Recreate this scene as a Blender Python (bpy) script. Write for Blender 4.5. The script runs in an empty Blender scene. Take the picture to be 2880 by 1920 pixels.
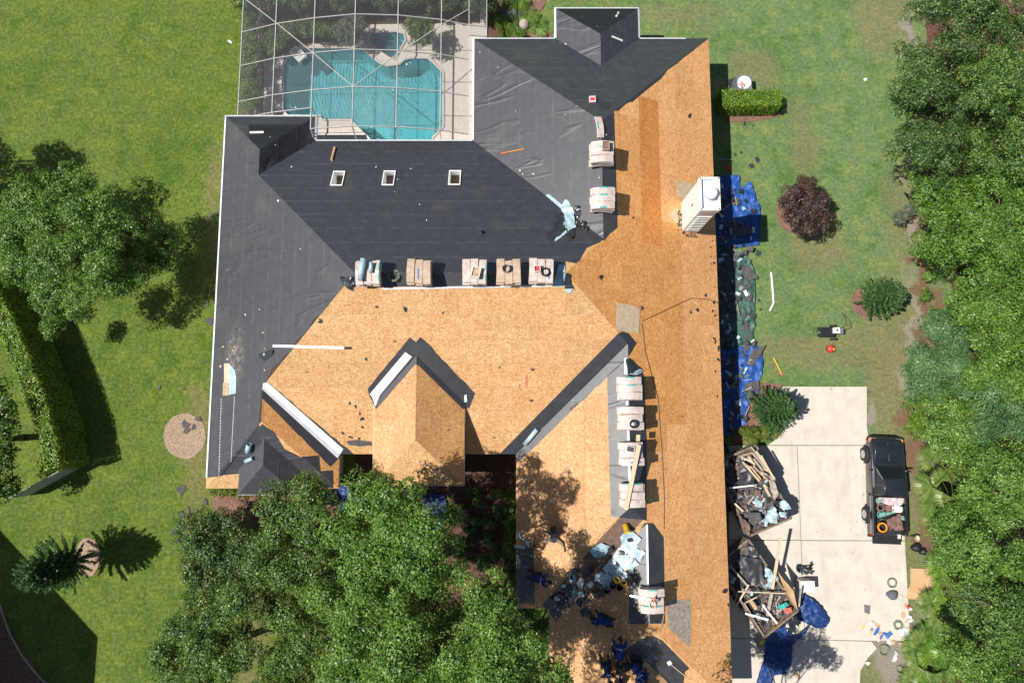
import bpy, bmesh, math, random
import numpy as np
from mathutils import Vector, Matrix
from mathutils.geometry import tessellate_polygon

random.seed(7); rng = np.random.default_rng(7)
S = bpy.context.scene
COL = S.collection
# ------------------------------------------------------------------ camera
H, TH, F = 37.0, math.radians(6.9), 1920.0      # drone height, tilt from straight down, focal length (2880 px wide frame)
cd = bpy.data.cameras.new('camera'); cam = bpy.data.objects.new('camera', cd); COL.objects.link(cam)
cd.sensor_width = 36; cd.lens = 24; cd.clip_end = 2000; cd.clip_start = .1
cam.location = (0, 0, H); cam.rotation_euler = (TH, 0, 0); S.camera = cam
# ------------------------------------------------------------------ sky and sun
ELEV = math.radians(56.5); SD = Vector((-.992*math.cos(ELEV), -.124*math.cos(ELEV), math.sin(ELEV)))   # towards the sun
w = bpy.data.worlds.new('World'); S.world = w; w.use_nodes = True
nt = w.node_tree; bg = nt.nodes['Background']; sk = nt.nodes.new('ShaderNodeTexSky')
sk.sky_type = 'NISHITA'; sk.sun_disc = False; sk.sun_elevation = ELEV
sk.sun_rotation = math.atan2(SD.x, SD.y); sk.air_density = 1.0; sk.dust_density = .6
nt.links.new(sk.outputs[0], bg.inputs[0]); bg.inputs[1].default_value = .052
sl = bpy.data.lights.new('sun', 'SUN'); so = bpy.data.objects.new('sun', sl); COL.objects.link(so)
sl.energy = 4.6; sl.angle = math.radians(.53); sl.color = (1, .955, .89)
so.rotation_euler = (-SD).to_track_quat('-Z', 'Y').to_euler()
S.view_settings.view_transform = 'Standard'; S.view_settings.look = 'None'
S.view_settings.exposure = .5; S.view_settings.gamma = 1
S.cycles.max_bounces = 7; S.cycles.diffuse_bounces = 3; S.cycles.glossy_bounces = 2; S.cycles.transmission_bounces = 4; S.cycles.transparent_max_bounces = 10

# ------------------------------------------------------------------ geometry helpers
cT, sT = math.cos(TH), math.sin(TH)
def ray(u, v):
    dx = (u-1440)/F; dy = (960-v)/F
    return Vector((dx, sT+dy*cT, -cT+dy*sT))
def P(u, v, z=0.):                      # where a line of sight meets height z
    d = ray(u, v); t = (H-z)/(-d.z); return Vector((d.x*t, d.y*t, z))
def proj(p):
    x, y, z = p[0], p[1], p[2]-H
    up = y*cT+z*sT; fw = y*sT-z*cT
    return (1440+F*x/fw, 960-F*up/fw)
def mesh(name, verts, faces, mat=None, parent=None, smooth=False, uv=None):
    me = bpy.data.meshes.new(name); me.from_pydata([tuple(v) for v in verts], [], faces)
    if uv:
        l = me.uv_layers.new(name='UVMap'); k = 0
        for f in faces:
            for i in f: l.data[k].uv = uv[i]; k += 1
    if smooth: me.polygons.foreach_set('use_smooth', [True]*len(me.polygons))
    me.update(); return link(name, me, mat, parent)
def link(name, me, mat=None, parent=None):
    o = bpy.data.objects.new(name, me); COL.objects.link(o)
    if mat:
        if isinstance(mat, (list, tuple)):
            for m in mat: me.materials.append(m)
        elif not len(me.materials): me.materials.append(mat)
    if parent: o.parent = parent
    return o
def empty(name, loc=(0, 0, 0), rz=0):
    o = bpy.data.objects.new(name, None); COL.objects.link(o); o.location = loc; o.rotation_euler = (0, 0, rz)
    o.empty_display_size = .2; return o
def tag(o, label, cat, group=None, kind=None):
    o['label'] = label; o['category'] = cat
    if group: o['group'] = group
    if kind: o['kind'] = kind
    return o
def struct(o, label, cat='ground'): return tag(o, label, cat, kind='structure')
class MB:                                # collects shapes into one mesh
    def __init__(s): s.v = []; s.f = []; s.m = []; s.mi = 0
    def add(s, vs, fs):
        n = len(s.v); s.v += [Vector(v) for v in vs]; s.f += [tuple(i+n for i in f) for f in fs]; s.m += [s.mi]*len(fs)
    def box(s, c, size, M=None):
        hx, hy, hz = size[0]/2, size[1]/2, size[2]/2
        vs = [Vector((x, y, z)) for x in (-hx, hx) for y in (-hy, hy) for z in (-hz, hz)]
        if M: vs = [M @ v for v in vs]
        c = Vector(c); vs = [v+c for v in vs]
        s.add(vs, [(0, 1, 3, 2), (4, 6, 7, 5), (0, 4, 5, 1), (2, 3, 7, 6), (0, 2, 6, 4), (1, 5, 7, 3)])
    def bar(s, a, b, w=.04, h=.04, up=(0, 0, 1)):
        a = Vector(a); b = Vector(b); d = b-a; L = d.length
        if L < 1e-5: return
        y = d/L; x = y.cross(Vector(up))
        if x.length < 1e-4: x = y.cross(Vector((1, 0, 0)))
        x.normalize(); z = x.cross(y)
        M = Matrix((x, y, z)).transposed()
        s.box((a+b)/2, (w, L, h), M)
    def tube(s, pts, r, n=8, cap=True, closed=False):
        pts = [Vector(p) for p in pts]; k = len(pts)
        rs = r if isinstance(r, (list, tuple)) else [r]*k
        base = len(s.v); prev = None
        for i, p in enumerate(pts):
            d = (pts[(i+1) % k]-pts[i-1]) if closed else (pts[min(i+1, k-1)]-pts[max(i-1, 0)])
            if d.length < 1e-6: d = Vector((0, 0, 1))
            d.normalize()
            if prev is None: x = d.orthogonal().normalized()
            else:
                x = prev-d*prev.dot(d)
                x = x.normalized() if x.length > 1e-5 else d.orthogonal().normalized()
            prev = x; y = d.cross(x)
            for j in range(n):
                a = 2*math.pi*j/n; s.v.append(p+(x*math.cos(a)+y*math.sin(a))*rs[i])
        for i in range(k if closed else k-1):
            i2 = (i+1) % k
            for j in range(n):
                s.f.append((base+i*n+j, base+i*n+(j+1) % n, base+i2*n+(j+1) % n, base+i2*n+j)); s.m.append(s.mi)
        if cap and not closed:
            s.f.append(tuple(base+j for j in reversed(range(n)))); s.m.append(s.mi)
            s.f.append(tuple(base+(k-1)*n+j for j in range(n))); s.m.append(s.mi)
    def lathe(s, c, prof, n=16, M=None):
        c = Vector(c); base = len(s.v)
        for r, z in prof:
            for j in range(n):
                a = 2*math.pi*j/n; v = Vector((r*math.cos(a), r*math.sin(a), z))
                s.v.append(c+(M @ v if M else v))
        for i in range(len(prof)-1):
            for j in range(n):
                s.f.append((base+i*n+j, base+i*n+(j+1) % n, base+(i+1)*n+(j+1) % n, base+(i+1)*n+j)); s.m.append(s.mi)
    def poly(s, pts): s.add(pts, [tuple(range(len(pts)))])
    def slab(s, pts, t):                 # polygon with thickness t downwards
        n = len(pts); pts = [Vector(p) for p in pts]
        s.add(pts+[p-Vector((0, 0, t)) for p in pts],
              [tuple(range(n)), tuple(reversed(range(n, 2*n)))]+[((i+1) % n, i, n+i, n+(i+1) % n) for i in range(n)])
    def build(s, name, mat, parent=None, smooth=False):
        o = mesh(name, s.v, s.f, None, parent, smooth)
        for m in (mat if isinstance(mat, (list, tuple)) else [mat]): o.data.materials.append(m)
        if any(s.m): o.data.polygons.foreach_set('material_index', s.m)
        return o
def rotz(a): return Matrix.Rotation(a, 3, 'Z')
def area2(p): return sum(p[i][0]*p[(i+1) % len(p)][1]-p[(i+1) % len(p)][0]*p[i][1] for i in range(len(p)))
def halfclip(poly, a, b, c):             # keep a*x+b*y+c >= 0
    out = []; n = len(poly)
    for i in range(n):
        p, q = poly[i], poly[(i+1) % n]
        dp = a*p[0]+b*p[1]+c; dq = a*q[0]+b*q[1]+c
        if dp >= 0: out.append(p)
        if (dp > 0 > dq) or (dp < 0 < dq):
            t = dp/(dp-dq); out.append((p[0]+(q[0]-p[0])*t, p[1]+(q[1]-p[1])*t))
    return out
def clip(poly, cl):
    if area2(cl) < 0: cl = cl[::-1]
    n = len(cl)
    for i in range(n):
        (x1, y1), (x2, y2) = cl[i][:2], cl[(i+1) % n][:2]
        poly = halfclip(poly, -(y2-y1), (x2-x1), (y2-y1)*x1-(x2-x1)*y1)
        if len(poly) < 3: return []
    return poly if abs(area2(poly)) > 2e-3 else []
def tess(pts):
    p3 = [Vector((p[0], p[1], 0)) for p in pts]
    return [[(pts[i][0], pts[i][1]) for i in t] for t in tessellate_polygon([p3])]
def inside(p, poly):
    x, y = p; c = False; n = len(poly); j = n-1
    for i in range(n):
        xi, yi = poly[i][0], poly[i][1]; xj, yj = poly[j][0], poly[j][1]
        if (yi > y) != (yj > y) and x < (xj-xi)*(y-yi)/(yj-yi)+xi: c = not c
        j = i
    return c
def snap(p, poly):
    best = None; bd = 1e9
    for i in range(len(poly)):
        a = Vector(poly[i][:2]); b = Vector(poly[(i+1) % len(poly)][:2]); q = Vector(p)
        d = b-a; t = max(0, min(1, (q-a).dot(d)/max(d.dot(d), 1e-9))); r = a+d*t
        if (r-q).length < bd: bd = (r-q).length; best = r
    return (best.x, best.y)
from mathutils import noise as mn
def fb(x, y, s, seed=0, o=3):
    v = 0; a = 1
    for i in range(o): v += a*mn.noise(Vector((x*s+seed*17.3, y*s-seed*5.1, seed*3.7+i*9))); s *= 2.1; a *= .5
    return v
def sheet(name, poly, res, zf, mat, parent=None, smooth=True):   # gridded sheet with the outline poly (plan) and heights zf
    xs = [p[0] for p in poly]; ys = [p[1] for p in poly]
    x0, y0 = min(xs), min(ys); nx = int((max(xs)-x0)/res)+2; ny = int((max(ys)-y0)/res)+2
    ins = {}; 
    for i in range(nx+1):
        for j in range(ny+1): ins[i, j] = inside((x0+(i-.5)*res, y0+(j-.5)*res), poly)
    vid = {}; vs = []; fs = []
    def V(i, j):
        if (i, j) not in vid:
            p = (x0+(i-.5)*res, y0+(j-.5)*res)
            if not ins[i, j]: p = snap(p, poly)
            vid[i, j] = len(vs); vs.append((p[0], p[1], zf(p[0], p[1])))
        return vid[i, j]
    for i in range(nx):
        for j in range(ny):
            if ins[i, j] or ins[i+1, j] or ins[i, j+1] or ins[i+1, j+1]: fs.append((V(i, j), V(i+1, j), V(i+1, j+1), V(i, j+1)))
    return mesh(name, vs, fs, mat, parent, smooth)
def blob(cx, cy, r, n=14, wob=.2, sx=1, sy=1, rot=0):
    out = []
    for i in range(n):
        a = 2*math.pi*i/n; q = r*(1+random.uniform(-wob, wob)); x, y = q*math.cos(a)*sx, q*math.sin(a)*sy
        out.append((cx+x*math.cos(rot)-y*math.sin(rot), cy+x*math.sin(rot)+y*math.cos(rot)))
    return out

# ------------------------------------------------------------------ materials
MT = {}
def nodes(name):
    m = bpy.data.materials.new(name); m.use_nodes = True; t = m.node_tree; MT[name] = m
    return m, t, t.nodes['Principled BSDF']
def N(t, typ, **kw):
    n = t.nodes.new(typ)
    for k, v in kw.items():
        if k.startswith('i_'):
            key = k[2:]; n.inputs[int(key) if key.isdigit() else key].default_value = v
        else: setattr(n, k, v)
    return n
def ramp(t, src, stops):
    r = t.nodes.new('ShaderNodeValToRGB'); e = r.color_ramp.elements
    while len(e) < len(stops): e.new(.5)
    for q, (p, c) in zip(e, stops): q.position = p; q.color = (*c, 1) if len(c) == 3 else c
    t.links.new(src, r.inputs[0]); return r.outputs[0]
def mix(t, a, b, fac, mode='MIX'):
    n = t.nodes.new('ShaderNodeMix'); n.data_type = 'RGBA'; n.blend_type = mode
    for inp, v in ((n.inputs[0], fac), (n.inputs[6], a), (n.inputs[7], b)):
        if hasattr(v, 'is_linked') or hasattr(v, 'links'): t.links.new(v, inp)
        else: inp.default_value = v if not isinstance(v, (tuple, list)) else ((*v, 1) if len(v) == 3 else v)
    return n.outputs[2]
def noise(t, vec, scale, detail=4, rough=.55, dist=0):
    n = N(t, 'ShaderNodeTexNoise'); n.inputs['Scale'].default_value = scale; n.inputs['Detail'].default_value = detail
    n.inputs['Roughness'].default_value = rough; n.inputs['Distortion'].default_value = dist
    if vec is not None: t.links.new(vec, n.inputs['Vector'])
    return n.outputs[0]
def coord(t, kind='Object', scale=None, rot=None):
    c = t.nodes.new('ShaderNodeTexCoord').outputs[kind]
    if scale or rot:
        mp = t.nodes.new('ShaderNodeMapping'); t.links.new(c, mp.inputs[0])
        if scale: mp.inputs['Scale'].default_value = scale
        if rot: mp.inputs['Rotation'].default_value = rot
        c = mp.outputs[0]
    return c
def pos(t): return t.nodes.new('ShaderNodeNewGeometry').outputs['Position']
def bump(t, b, h, strength=.4, dist=.02):
    n = t.nodes.new('ShaderNodeBump'); n.inputs['Strength'].default_value = strength; n.inputs['Distance'].default_value = dist
    t.links.new(h, n.inputs['Height']); t.links.new(n.outputs[0], b.inputs['Normal'])
def math_(t, op, a, b=None, c=None):
    n = t.nodes.new('ShaderNodeMath'); n.operation = op
    for i, v in enumerate((a, b, c)):
        if v is None: continue
        if hasattr(v, 'links'): t.links.new(v, n.inputs[i])
        else: n.inputs[i].default_value = v
    return n.outputs[0]
def pm(name, c1, c2=None, scale=8, rough=.7, bmp=0, spec=.4, metal=0, detail=4, bdist=.01, lo=.35, hi=.65):
    m, t, b = nodes(name)
    b.inputs['Roughness'].default_value = rough; b.inputs['Specular IOR Level'].default_value = spec; b.inputs['Metallic'].default_value = metal
    if c2 is None: c2 = tuple(x*.8 for x in c1)
    h = noise(t, pos(t), scale, detail)
    t.links.new(ramp(t, h, [(lo, c1), (hi, c2)]), b.inputs['Base Color'])
    if bmp: bump(t, b, h, bmp, bdist)
    return m
# lawn: patches of different grass, dry ground and sand in their real places
def ellipse(t, p, cx, cy, rx, ry, edge=.35, rot=0):
    mp = N(t, 'ShaderNodeMapping', vector_type='TEXTURE'); mp.inputs['Location'].default_value = (cx, cy, 0)
    mp.inputs['Rotation'].default_value = (0, 0, rot); mp.inputs['Scale'].default_value = (rx, ry, 1000)
    t.links.new(p, mp.inputs[0])
    l = N(t, 'ShaderNodeVectorMath', operation='LENGTH'); t.links.new(mp.outputs[0], l.inputs[0])
    mr = N(t, 'ShaderNodeMapRange', interpolation_type='SMOOTHSTEP'); mr.inputs[1].default_value = 1; mr.inputs[2].default_value = 1-edge
    t.links.new(l.outputs['Value'], mr.inputs[0]); return mr.outputs[0]
def make_lawn():
    m, t, b = nodes('lawn'); p = pos(t)
    wob = N(t, 'ShaderNodeTexNoise'); wob.inputs['Scale'].default_value = .9; wob.inputs['Detail'].default_value = 5; t.links.new(p, wob.inputs['Vector'])
    wv = N(t, 'ShaderNodeVectorMath', operation='SUBTRACT'); t.links.new(wob.outputs[1], wv.inputs[0]); wv.inputs[1].default_value = (.5, .5, .5)
    ws = N(t, 'ShaderNodeVectorMath', operation='SCALE'); t.links.new(wv.outputs[0], ws.inputs[0]); ws.inputs['Scale'].default_value = 3.2
    wp = N(t, 'ShaderNodeVectorMath', operation='ADD'); t.links.new(p, wp.inputs[0]); t.links.new(ws.outputs[0], wp.inputs[1]); q = wp.outputs[0]
    fine = noise(t, p, 5.5, 8, .82); fine2 = noise(t, p, 26, 4, .7); mid = noise(t, p, 1.3, 5, .6); big = noise(t, p, .22, 3)
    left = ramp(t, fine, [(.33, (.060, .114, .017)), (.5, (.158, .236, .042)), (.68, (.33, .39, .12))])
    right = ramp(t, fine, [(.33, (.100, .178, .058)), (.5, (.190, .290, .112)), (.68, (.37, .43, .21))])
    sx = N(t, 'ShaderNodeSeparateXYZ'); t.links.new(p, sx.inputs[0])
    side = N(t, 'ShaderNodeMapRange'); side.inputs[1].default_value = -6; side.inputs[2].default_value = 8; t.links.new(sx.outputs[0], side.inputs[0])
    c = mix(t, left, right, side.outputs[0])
    # yellowish and deep-green patches
    c = mix(t, c, mix(t, c, (1.55, 1.28, 1.0, 1), 1., 'MULTIPLY'), ramp(t, mid, [(.47, (0, 0, 0)), (.70, (.8, .8, .8))]))
    c = mix(t, c, mix(t, c, (.62, .80, .55, 1), 1., 'MULTIPLY'), ramp(t, noise(t, p, .75, 6, .7), [(.52, (0, 0, 0)), (.62, (.75, .75, .75))]))
    c = mix(t, c, mix(t, c, (.66, .80, .62, 1), 1., 'MULTIPLY'), ramp(t, big, [(.48, (0, 0, 0)), (.7, (.8, .8, .8))]))
    dry = ramp(t, fine, [(.3, (.20, .15, .07)), (.55, (.36, .28, .15)), (.75, (.52, .43, .27))])
    sand = ramp(t, fine2, [(.3, (.30, .25, .20)), (.7, (.55, .49, .43))])
    mul = ramp(t, fine2, [(.3, (.14, .07, .045)), (.7, (.40, .22, .15))])
    def add(c, col, els, k=1):
        for e in els:
            c = mix(t, c, col, math_(t, 'MULTIPLY', ellipse(t, q, *e), k))
        return c
    c = add(c, dry, ELL['dry'], .5); c = add(c, mul, ELL['mulch'], .85); c = add(c, sand, ELL['sand'], .85)
    t.links.new(c, b.inputs['Base Color']); b.inputs['Roughness'].default_value = .85; b.inputs['Specular IOR Level'].default_value = .15
    hh = math_(t, 'ADD', fine, fine2); bump(t, b, hh, 1., .12)
    return m
def el(u, v, ru, rv, edge=.5, rot=0):
    a = P(u, v); return (a.x, a.y, ru/51.5, rv/51.5, edge, rot)
ELL = dict(
 dry=[el(740, 1740, 80, 90, .5), el(700, 1880, 40, 90, .5), el(2495, 40, 130, 190), el(2560, 620, 90, 220), el(2520, 960, 150, 240), el(2540, 1330, 110, 420), el(2300, 700, 120, 90), el(1640, 60, 90, 60), el(2120, 200, 90, 90),
      el(2250, 990, 260, 70), el(2480, 1800, 180, 200), el(600, 560, 40, 260, .8), el(560, 1250, 60, 260), el(1900, 50, 200, 60, .9), el(2260, 400, 60, 200, .9)],
 mulch=[el(2595, 800, 26, 330, .6), el(2570, 1250, 45, 170, .6), el(2640, 900, 60, 110, .6), el(2620, 1560, 40, 200, .6), el(1380, 1480, 120, 260, .25)],
 sand=[el(2560, 650, 22, 70, .7), el(2570, 900, 24, 200, .8), el(2545, 1070, 30, 60, .8), el(2455, 1160, 22, 60, .6), el(2530, 1830, 110, 110, .6), el(2620, 1680, 50, 70, .7), el(2555, 90, 30, 90, .7), el(2300, 1960, 60, 50, .7)])
make_lawn()
def make_osb():
    m, t, b = nodes('osb'); c = coord(t, 'Object')
    oi = t.nodes.new('ShaderNodeObjectInfo')
    off = N(t, 'ShaderNodeVectorMath', operation='SCALE'); cm = N(t, 'ShaderNodeCombineXYZ')
    for i in range(3): t.links.new(oi.outputs['Random'], cm.inputs[i])
    t.links.new(cm.outputs[0], off.inputs[0]); off.inputs['Scale'].default_value = 50
    ad = N(t, 'ShaderNodeVectorMath', operation='ADD'); t.links.new(c, ad.inputs[0]); t.links.new(off.outputs[0], ad.inputs[1])
    vs = []
    for sc, ro in (((9, 30, 12), .5), ((30, 9, 12), -.4)):
        mp = N(t, 'ShaderNodeMapping'); t.links.new(ad.outputs[0], mp.inputs[0]); mp.inputs['Scale'].default_value = sc; mp.inputs['Rotation'].default_value = (0, 0, ro)
        vo = N(t, 'ShaderNodeTexVoronoi'); vo.inputs['Scale'].default_value = 1.; t.links.new(mp.outputs[0], vo.inputs['Vector'])
        sp = N(t, 'ShaderNodeSeparateColor'); t.links.new(vo.outputs['Color'], sp.inputs[0]); vs.append(sp.outputs[0])
    fl = math_(t, 'MULTIPLY', math_(t, 'ADD', vs[0], vs[1]), .5)
    fine = noise(t, ad.outputs[0], 24, 4, .7); big = noise(t, ad.outputs[0], .8, 3)
    k = math_(t, 'ADD', math_(t, 'MULTIPLY', fl, .6), math_(t, 'MULTIPLY', fine, .45))
    col = ramp(t, k, [(.20, (.345, .180, .070)), (.38, (.490, .272, .110)), (.58, (.590, .355, .155)), (.8, (.68, .470, .25))])
    col = mix(t, col, mix(t, col, (.90, .83, .74, 1), 1., 'MULTIPLY'), ramp(t, big, [(.4, (0, 0, 0)), (.75, (.9, .9, .9))]))
    col = mix(t, col, oi.outputs['Color'], 1., 'MULTIPLY')
    t.links.new(col, b.inputs['Base Color']); b.inputs['Roughness'].default_value = .75; b.inputs['Specular IOR Level'].default_value = .2
    bump(t, b, k, .5, .01); return m
make_osb()
def make_felt():
    m, t, b = nodes('felt'); p = pos(t); uvn = coord(t, 'UV')
    s = N(t, 'ShaderNodeSeparateXYZ'); t.links.new(uvn, s.inputs[0])
    n1 = noise(t, p, 3, 5, .6); n2 = noise(t, p, 60, 2); n3 = noise(t, p, .5, 4)
    base = ramp(t, n1, [(.3, (.026, .027, .033)), (.7, (.040, .041, .050))])
    base = mix(t, base, (.085, .078, .068), ramp(t, n3, [(.56, (0, 0, 0)), (.85, (.6, .6, .6))]))
    seam = math_(t, 'LESS_THAN', math_(t, 'ABSOLUTE', math_(t, 'SUBTRACT', s.outputs[1], .06)), .035)
    seam2 = math_(t, 'LESS_THAN', math_(t, 'ABSOLUTE', math_(t, 'SUBTRACT', s.outputs[1], .55)), .02)
    brk = ramp(t, noise(t, p, 2.2, 5, .7), [(.42, (0, 0, 0)), (.62, (1, 1, 1))])
    sm = math_(t, 'MULTIPLY', math_(t, 'ADD', seam, math_(t, 'MULTIPLY', seam2, .4)), math_(t, 'MULTIPLY', brk, .33))
    base = mix(t, base, (.14, .13, .125), sm)
    du = math_(t, 'MULTIPLY', ellipse(t, p, -13.5, 3.3, .8, 2.1, .95), ramp(t, noise(t, p, 4, 6, .7), [(.40, (0, 0, 0)), (.68, (1, 1, 1))]))
    base = mix(t, base, (.30, .25, .19), math_(t, 'MULTIPLY', du, .75))
    t.links.new(base, b.inputs['Base Color']); b.inputs['Roughness'].default_value = .46; b.inputs['Specular IOR Level'].default_value = .9
    wr = noise(t, coord(t, 'Object', (.22, 1.0, .3), (0, 0, .30)), .9, 2, .45, .8)
    wr = ramp(t, wr, [(.56, (0, 0, 0)), (.62, (1, 1, 1)), (.70, (0, 0, 0))])
    hh = math_(t, 'ADD', math_(t, 'MULTIPLY', n2, .15), math_(t, 'ADD', math_(t, 'MULTIPLY', wr, 1.2), math_(t, 'MULTIPLY', n1, .3)))
    bump(t, b, hh, .36, .03); return m
make_felt()
def leafmat(name, dark, lightc, alt, transl=.17, rough=.42, spec=.4, nscale=1.2):
    m, t, b = nodes(name); g = t.nodes.new('ShaderNodeNewGeometry'); p = g.outputs['Position']
    n = noise(t, p, nscale, 3); k = math_(t, 'ADD', math_(t, 'MULTIPLY', g.outputs['Random Per Island'], .5), math_(t, 'MULTIPLY', n, .62))
    c = ramp(t, k, [(.22, dark), (.55, lightc), (.86, alt)])
    t.links.new(c, b.inputs['Base Color']); b.inputs['Roughness'].default_value = rough; b.inputs['Specular IOR Level'].default_value = spec
    tr = N(t, 'ShaderNodeBsdfTranslucent'); t.links.new(mix(t, c, (1.3, 1.5, .5, 1), 1., 'MULTIPLY'), tr.inputs[0])
    mx = N(t, 'ShaderNodeMixShader'); mx.inputs[0].default_value = transl
    t.links.new(b.outputs[0], mx.inputs[1]); t.links.new(tr.outputs[0], mx.inputs[2])
    t.links.new(mx.outputs[0], t.nodes['Material Output'].inputs[0]); return m
leafmat('leaf_oak', (0.014, 0.045, 0.007), (0.061, 0.129, 0.021), (0.212, 0.309, 0.069))
leafmat('leaf_oak2', (0.020, 0.062, 0.007), (0.085, 0.175, 0.024), (0.242, 0.367, 0.072))
leafmat('leaf_dark', (0.011, 0.036, 0.007), (0.044, 0.099, 0.021), (0.174, 0.251, 0.072))
leafmat('leaf_yellow', (0.018, 0.060, 0.006), (0.074, 0.166, 0.018), (0.203, 0.319, 0.054))
leafmat('leaf_blue', (0.019, 0.059, 0.019), (0.064, 0.152, 0.048), (0.184, 0.299, 0.116))
leafmat('leaf_fresh', (.03, .08, .008), (.10, .19, .018), (.2, .29, .04))
leafmat('leaf_hedge', (.045, .11, .010), (.13, .24, .018), (.27, .38, .04))
leafmat('leaf_box', (0.041, 0.077, 0.010), (0.104, 0.154, 0.018), (0.235, 0.269, 0.055))
leafmat('leaf_burgundy', (.016, .010, .009), (.055, .030, .026), (.13, .085, .06), .15)
leafmat('leaf_conifer', (.016, .054, .014), (.045, .120, .030), (.12, .21, .06), .12)
leafmat('leaf_grey', (.05, .07, .045), (.11, .14, .09), (.19, .22, .15))
leafmat('leaf_palm', (0.055, 0.109, 0.022), (0.124, 0.205, 0.043), (0.276, 0.320, 0.097), .3, .35)
pm('bark', (.22, .17, .13), (.10, .075, .055), 9, .9, .6)
def make_concrete():
    m, t, b = nodes('concrete'); p = pos(t)
    c = ramp(t, noise(t, p, 1.3, 9, .7), [(.3, (.60, .545, .47)), (.75, (.47, .42, .355))])
    c = mix(t, c, (.30, .265, .22), ramp(t, noise(t, p, .55, 6, .75, 1.), [(.58, (0, 0, 0)), (.8, (.5, .5, .5))]))
    c = mix(t, c, (.16, .14, .12), ramp(t, noise(t, p, 3.1, 2, .4), [(.735, (0, 0, 0)), (.77, (.7, .7, .7))]))
    mp = N(t, 'ShaderNodeMapping'); mp.inputs['Scale'].default_value = (1.1, .12, 1); t.links.new(p, mp.inputs[0])
    c = mix(t, c, (.36, .32, .275), ramp(t, noise(t, mp.outputs[0], 1.6, 4, .6), [(.55, (0, 0, 0)), (.75, (.45, .45, .45))]))
    c = mix(t, c, (.22, .19, .16), ramp(t, noise(t, p, 40, 3, .6), [(.66, (0, 0, 0)), (.8, (.4, .4, .4))]))
    t.links.new(c, b.inputs['Base Color']); b.inputs['Roughness'].default_value = .85; b.inputs['Specular IOR Level'].default_value = .2
make_concrete()
pm('pool_deck', (.66, .60, .54), (.58, .52, .47), 5, .8, .2, .2)
pm('stucco', (.62, .56, .46), (.55, .50, .41), 6, .9, .3)
pm('trim_white', (.60, .65, .67), (.50, .55, .57), 4, .5, 0, .4)
pm('white_paint', (.80, .79, .76), (.70, .69, .66), 6, .55, .05)
pm('bright_white', (.88, .88, .86), (.84, .84, .82), 6, .6)
pm('white_metal', (.74, .76, .80), (.62, .65, .69), 3, .32, .05, .6)
pm('cage_metal', (.44, .42, .40), (.34, .325, .31), 5, .45, 0, .5)
pm('deck_dark', (.07, .045, .03), (.05, .03, .02), 5, .9)
pm('wood', (.50, .36, .23), (.32, .21, .13), 7, .8, .2)
pm('wood_grey', (.44, .38, .32), (.27, .23, .19), 7, .85, .2)
pm('wood_old', (.25, .185, .135), (.14, .105, .08), 7, .85, .3)
pm('wood_pale', (.62, .49, .34), (.50, .38, .25), 6, .8, .1)
pm('plywood', (.50, .32, .17), (.36, .22, .11), 3, .8, .1)
pm('cardboard', (.55, .36, .20), (.48, .30, .16), 1.6, .85)
pm('brown_felt', (.20, .125, .095), (.115, .072, .058), 3, .8, .3)
pm('film', (.44, .57, .62), (.28, .40, .47), 3, .3, .35, .5, detail=6, bdist=.03)
pm('film_dark', (.035, .04, .045), (.02, .022, .026), 5, .3, .4, .6)
pm('wrap', (.60, .505, .455), (.45, .365, .32), 5, .55, .25, .4)
pm('wrap_tan', (.50, .385, .285), (.39, .29, .205), 5, .6, .25, .4)
pm('teal', (.05, .42, .40), (.03, .32, .31), 9, .5)
pm('blue_print', (.05, .16, .45), (.04, .12, .36), 9, .5)
pm('red', (.55, .05, .04), (.42, .04, .03), 9, .5)
pm('red_faded', (.58, .16, .12), (.45, .12, .09), 9, .6)
pm('orange', (.72, .28, .02), (.6, .2, .02), 9, .45)
pm('yellow', (.78, .52, .02), (.68, .42, .02), 6, .4)
pm('black', (.018, .018, .02), (.012, .012, .014), 6, .5, .1)
pm('rubber', (.03, .028, .027), (.02, .019, .018), 12, .8, .2)
pm('grey_metal', (.36, .37, .38), (.26, .27, .28), 6, .4, 0, .5, .6)
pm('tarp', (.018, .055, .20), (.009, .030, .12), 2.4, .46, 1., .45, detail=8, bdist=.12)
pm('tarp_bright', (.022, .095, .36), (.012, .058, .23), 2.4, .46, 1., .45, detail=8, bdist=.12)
pm('tarp_green', (.060, .125, .100), (.03, .075, .062), 2.4, .46, 1., .45, detail=8, bdist=.12)
pm('shingle_grey', (.11, .10, .10), (.06, .055, .055), 9, .9, .3)
pm('mulch', (.30, .18, .135), (.10, .05, .036), 20, .95, .9, .1, detail=6, bdist=.05)
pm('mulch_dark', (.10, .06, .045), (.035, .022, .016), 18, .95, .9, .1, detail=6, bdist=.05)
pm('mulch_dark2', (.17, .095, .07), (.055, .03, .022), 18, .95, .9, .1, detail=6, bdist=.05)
pm('mulch_tan', (.40, .31, .23), (.22, .15, .10), 16, .95, .8, .1, detail=6, bdist=.04)
pm('stone_edge', (.44, .38, .33), (.32, .27, .24), 8, .9, .4)
pm('pool_plaster', (.17, .50, .54), (.13, .43, .48), 3, .7)
pm('shaft_brown', (.16, .12, .09), (.10, .075, .055), 6, .9)
pm('skin', (.36, .20, .13), (.30, .16, .10), 10, .55)
pm('hair', (.03, .02, .015), (.015, .01, .008), 30, .6)
pm('shirt_blue', (.020, .045, .22), (.012, .028, .14), 8, .85, .3, .2)
pm('shirt_navy', (.015, .026, .085), (.01, .018, .06), 8, .85, .3, .2)
pm('shirt_grey', (.13, .14, .16), (.09, .095, .11), 8, .85, .3, .2)
pm('jeans', (.035, .045, .075), (.022, .028, .05), 10, .9, .3, .2)
pm('khaki', (.26, .21, .16), (.19, .15, .11), 10, .9, .3, .2)
pm('boots', (.09, .05, .035), (.05, .03, .02), 10, .8)
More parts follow.
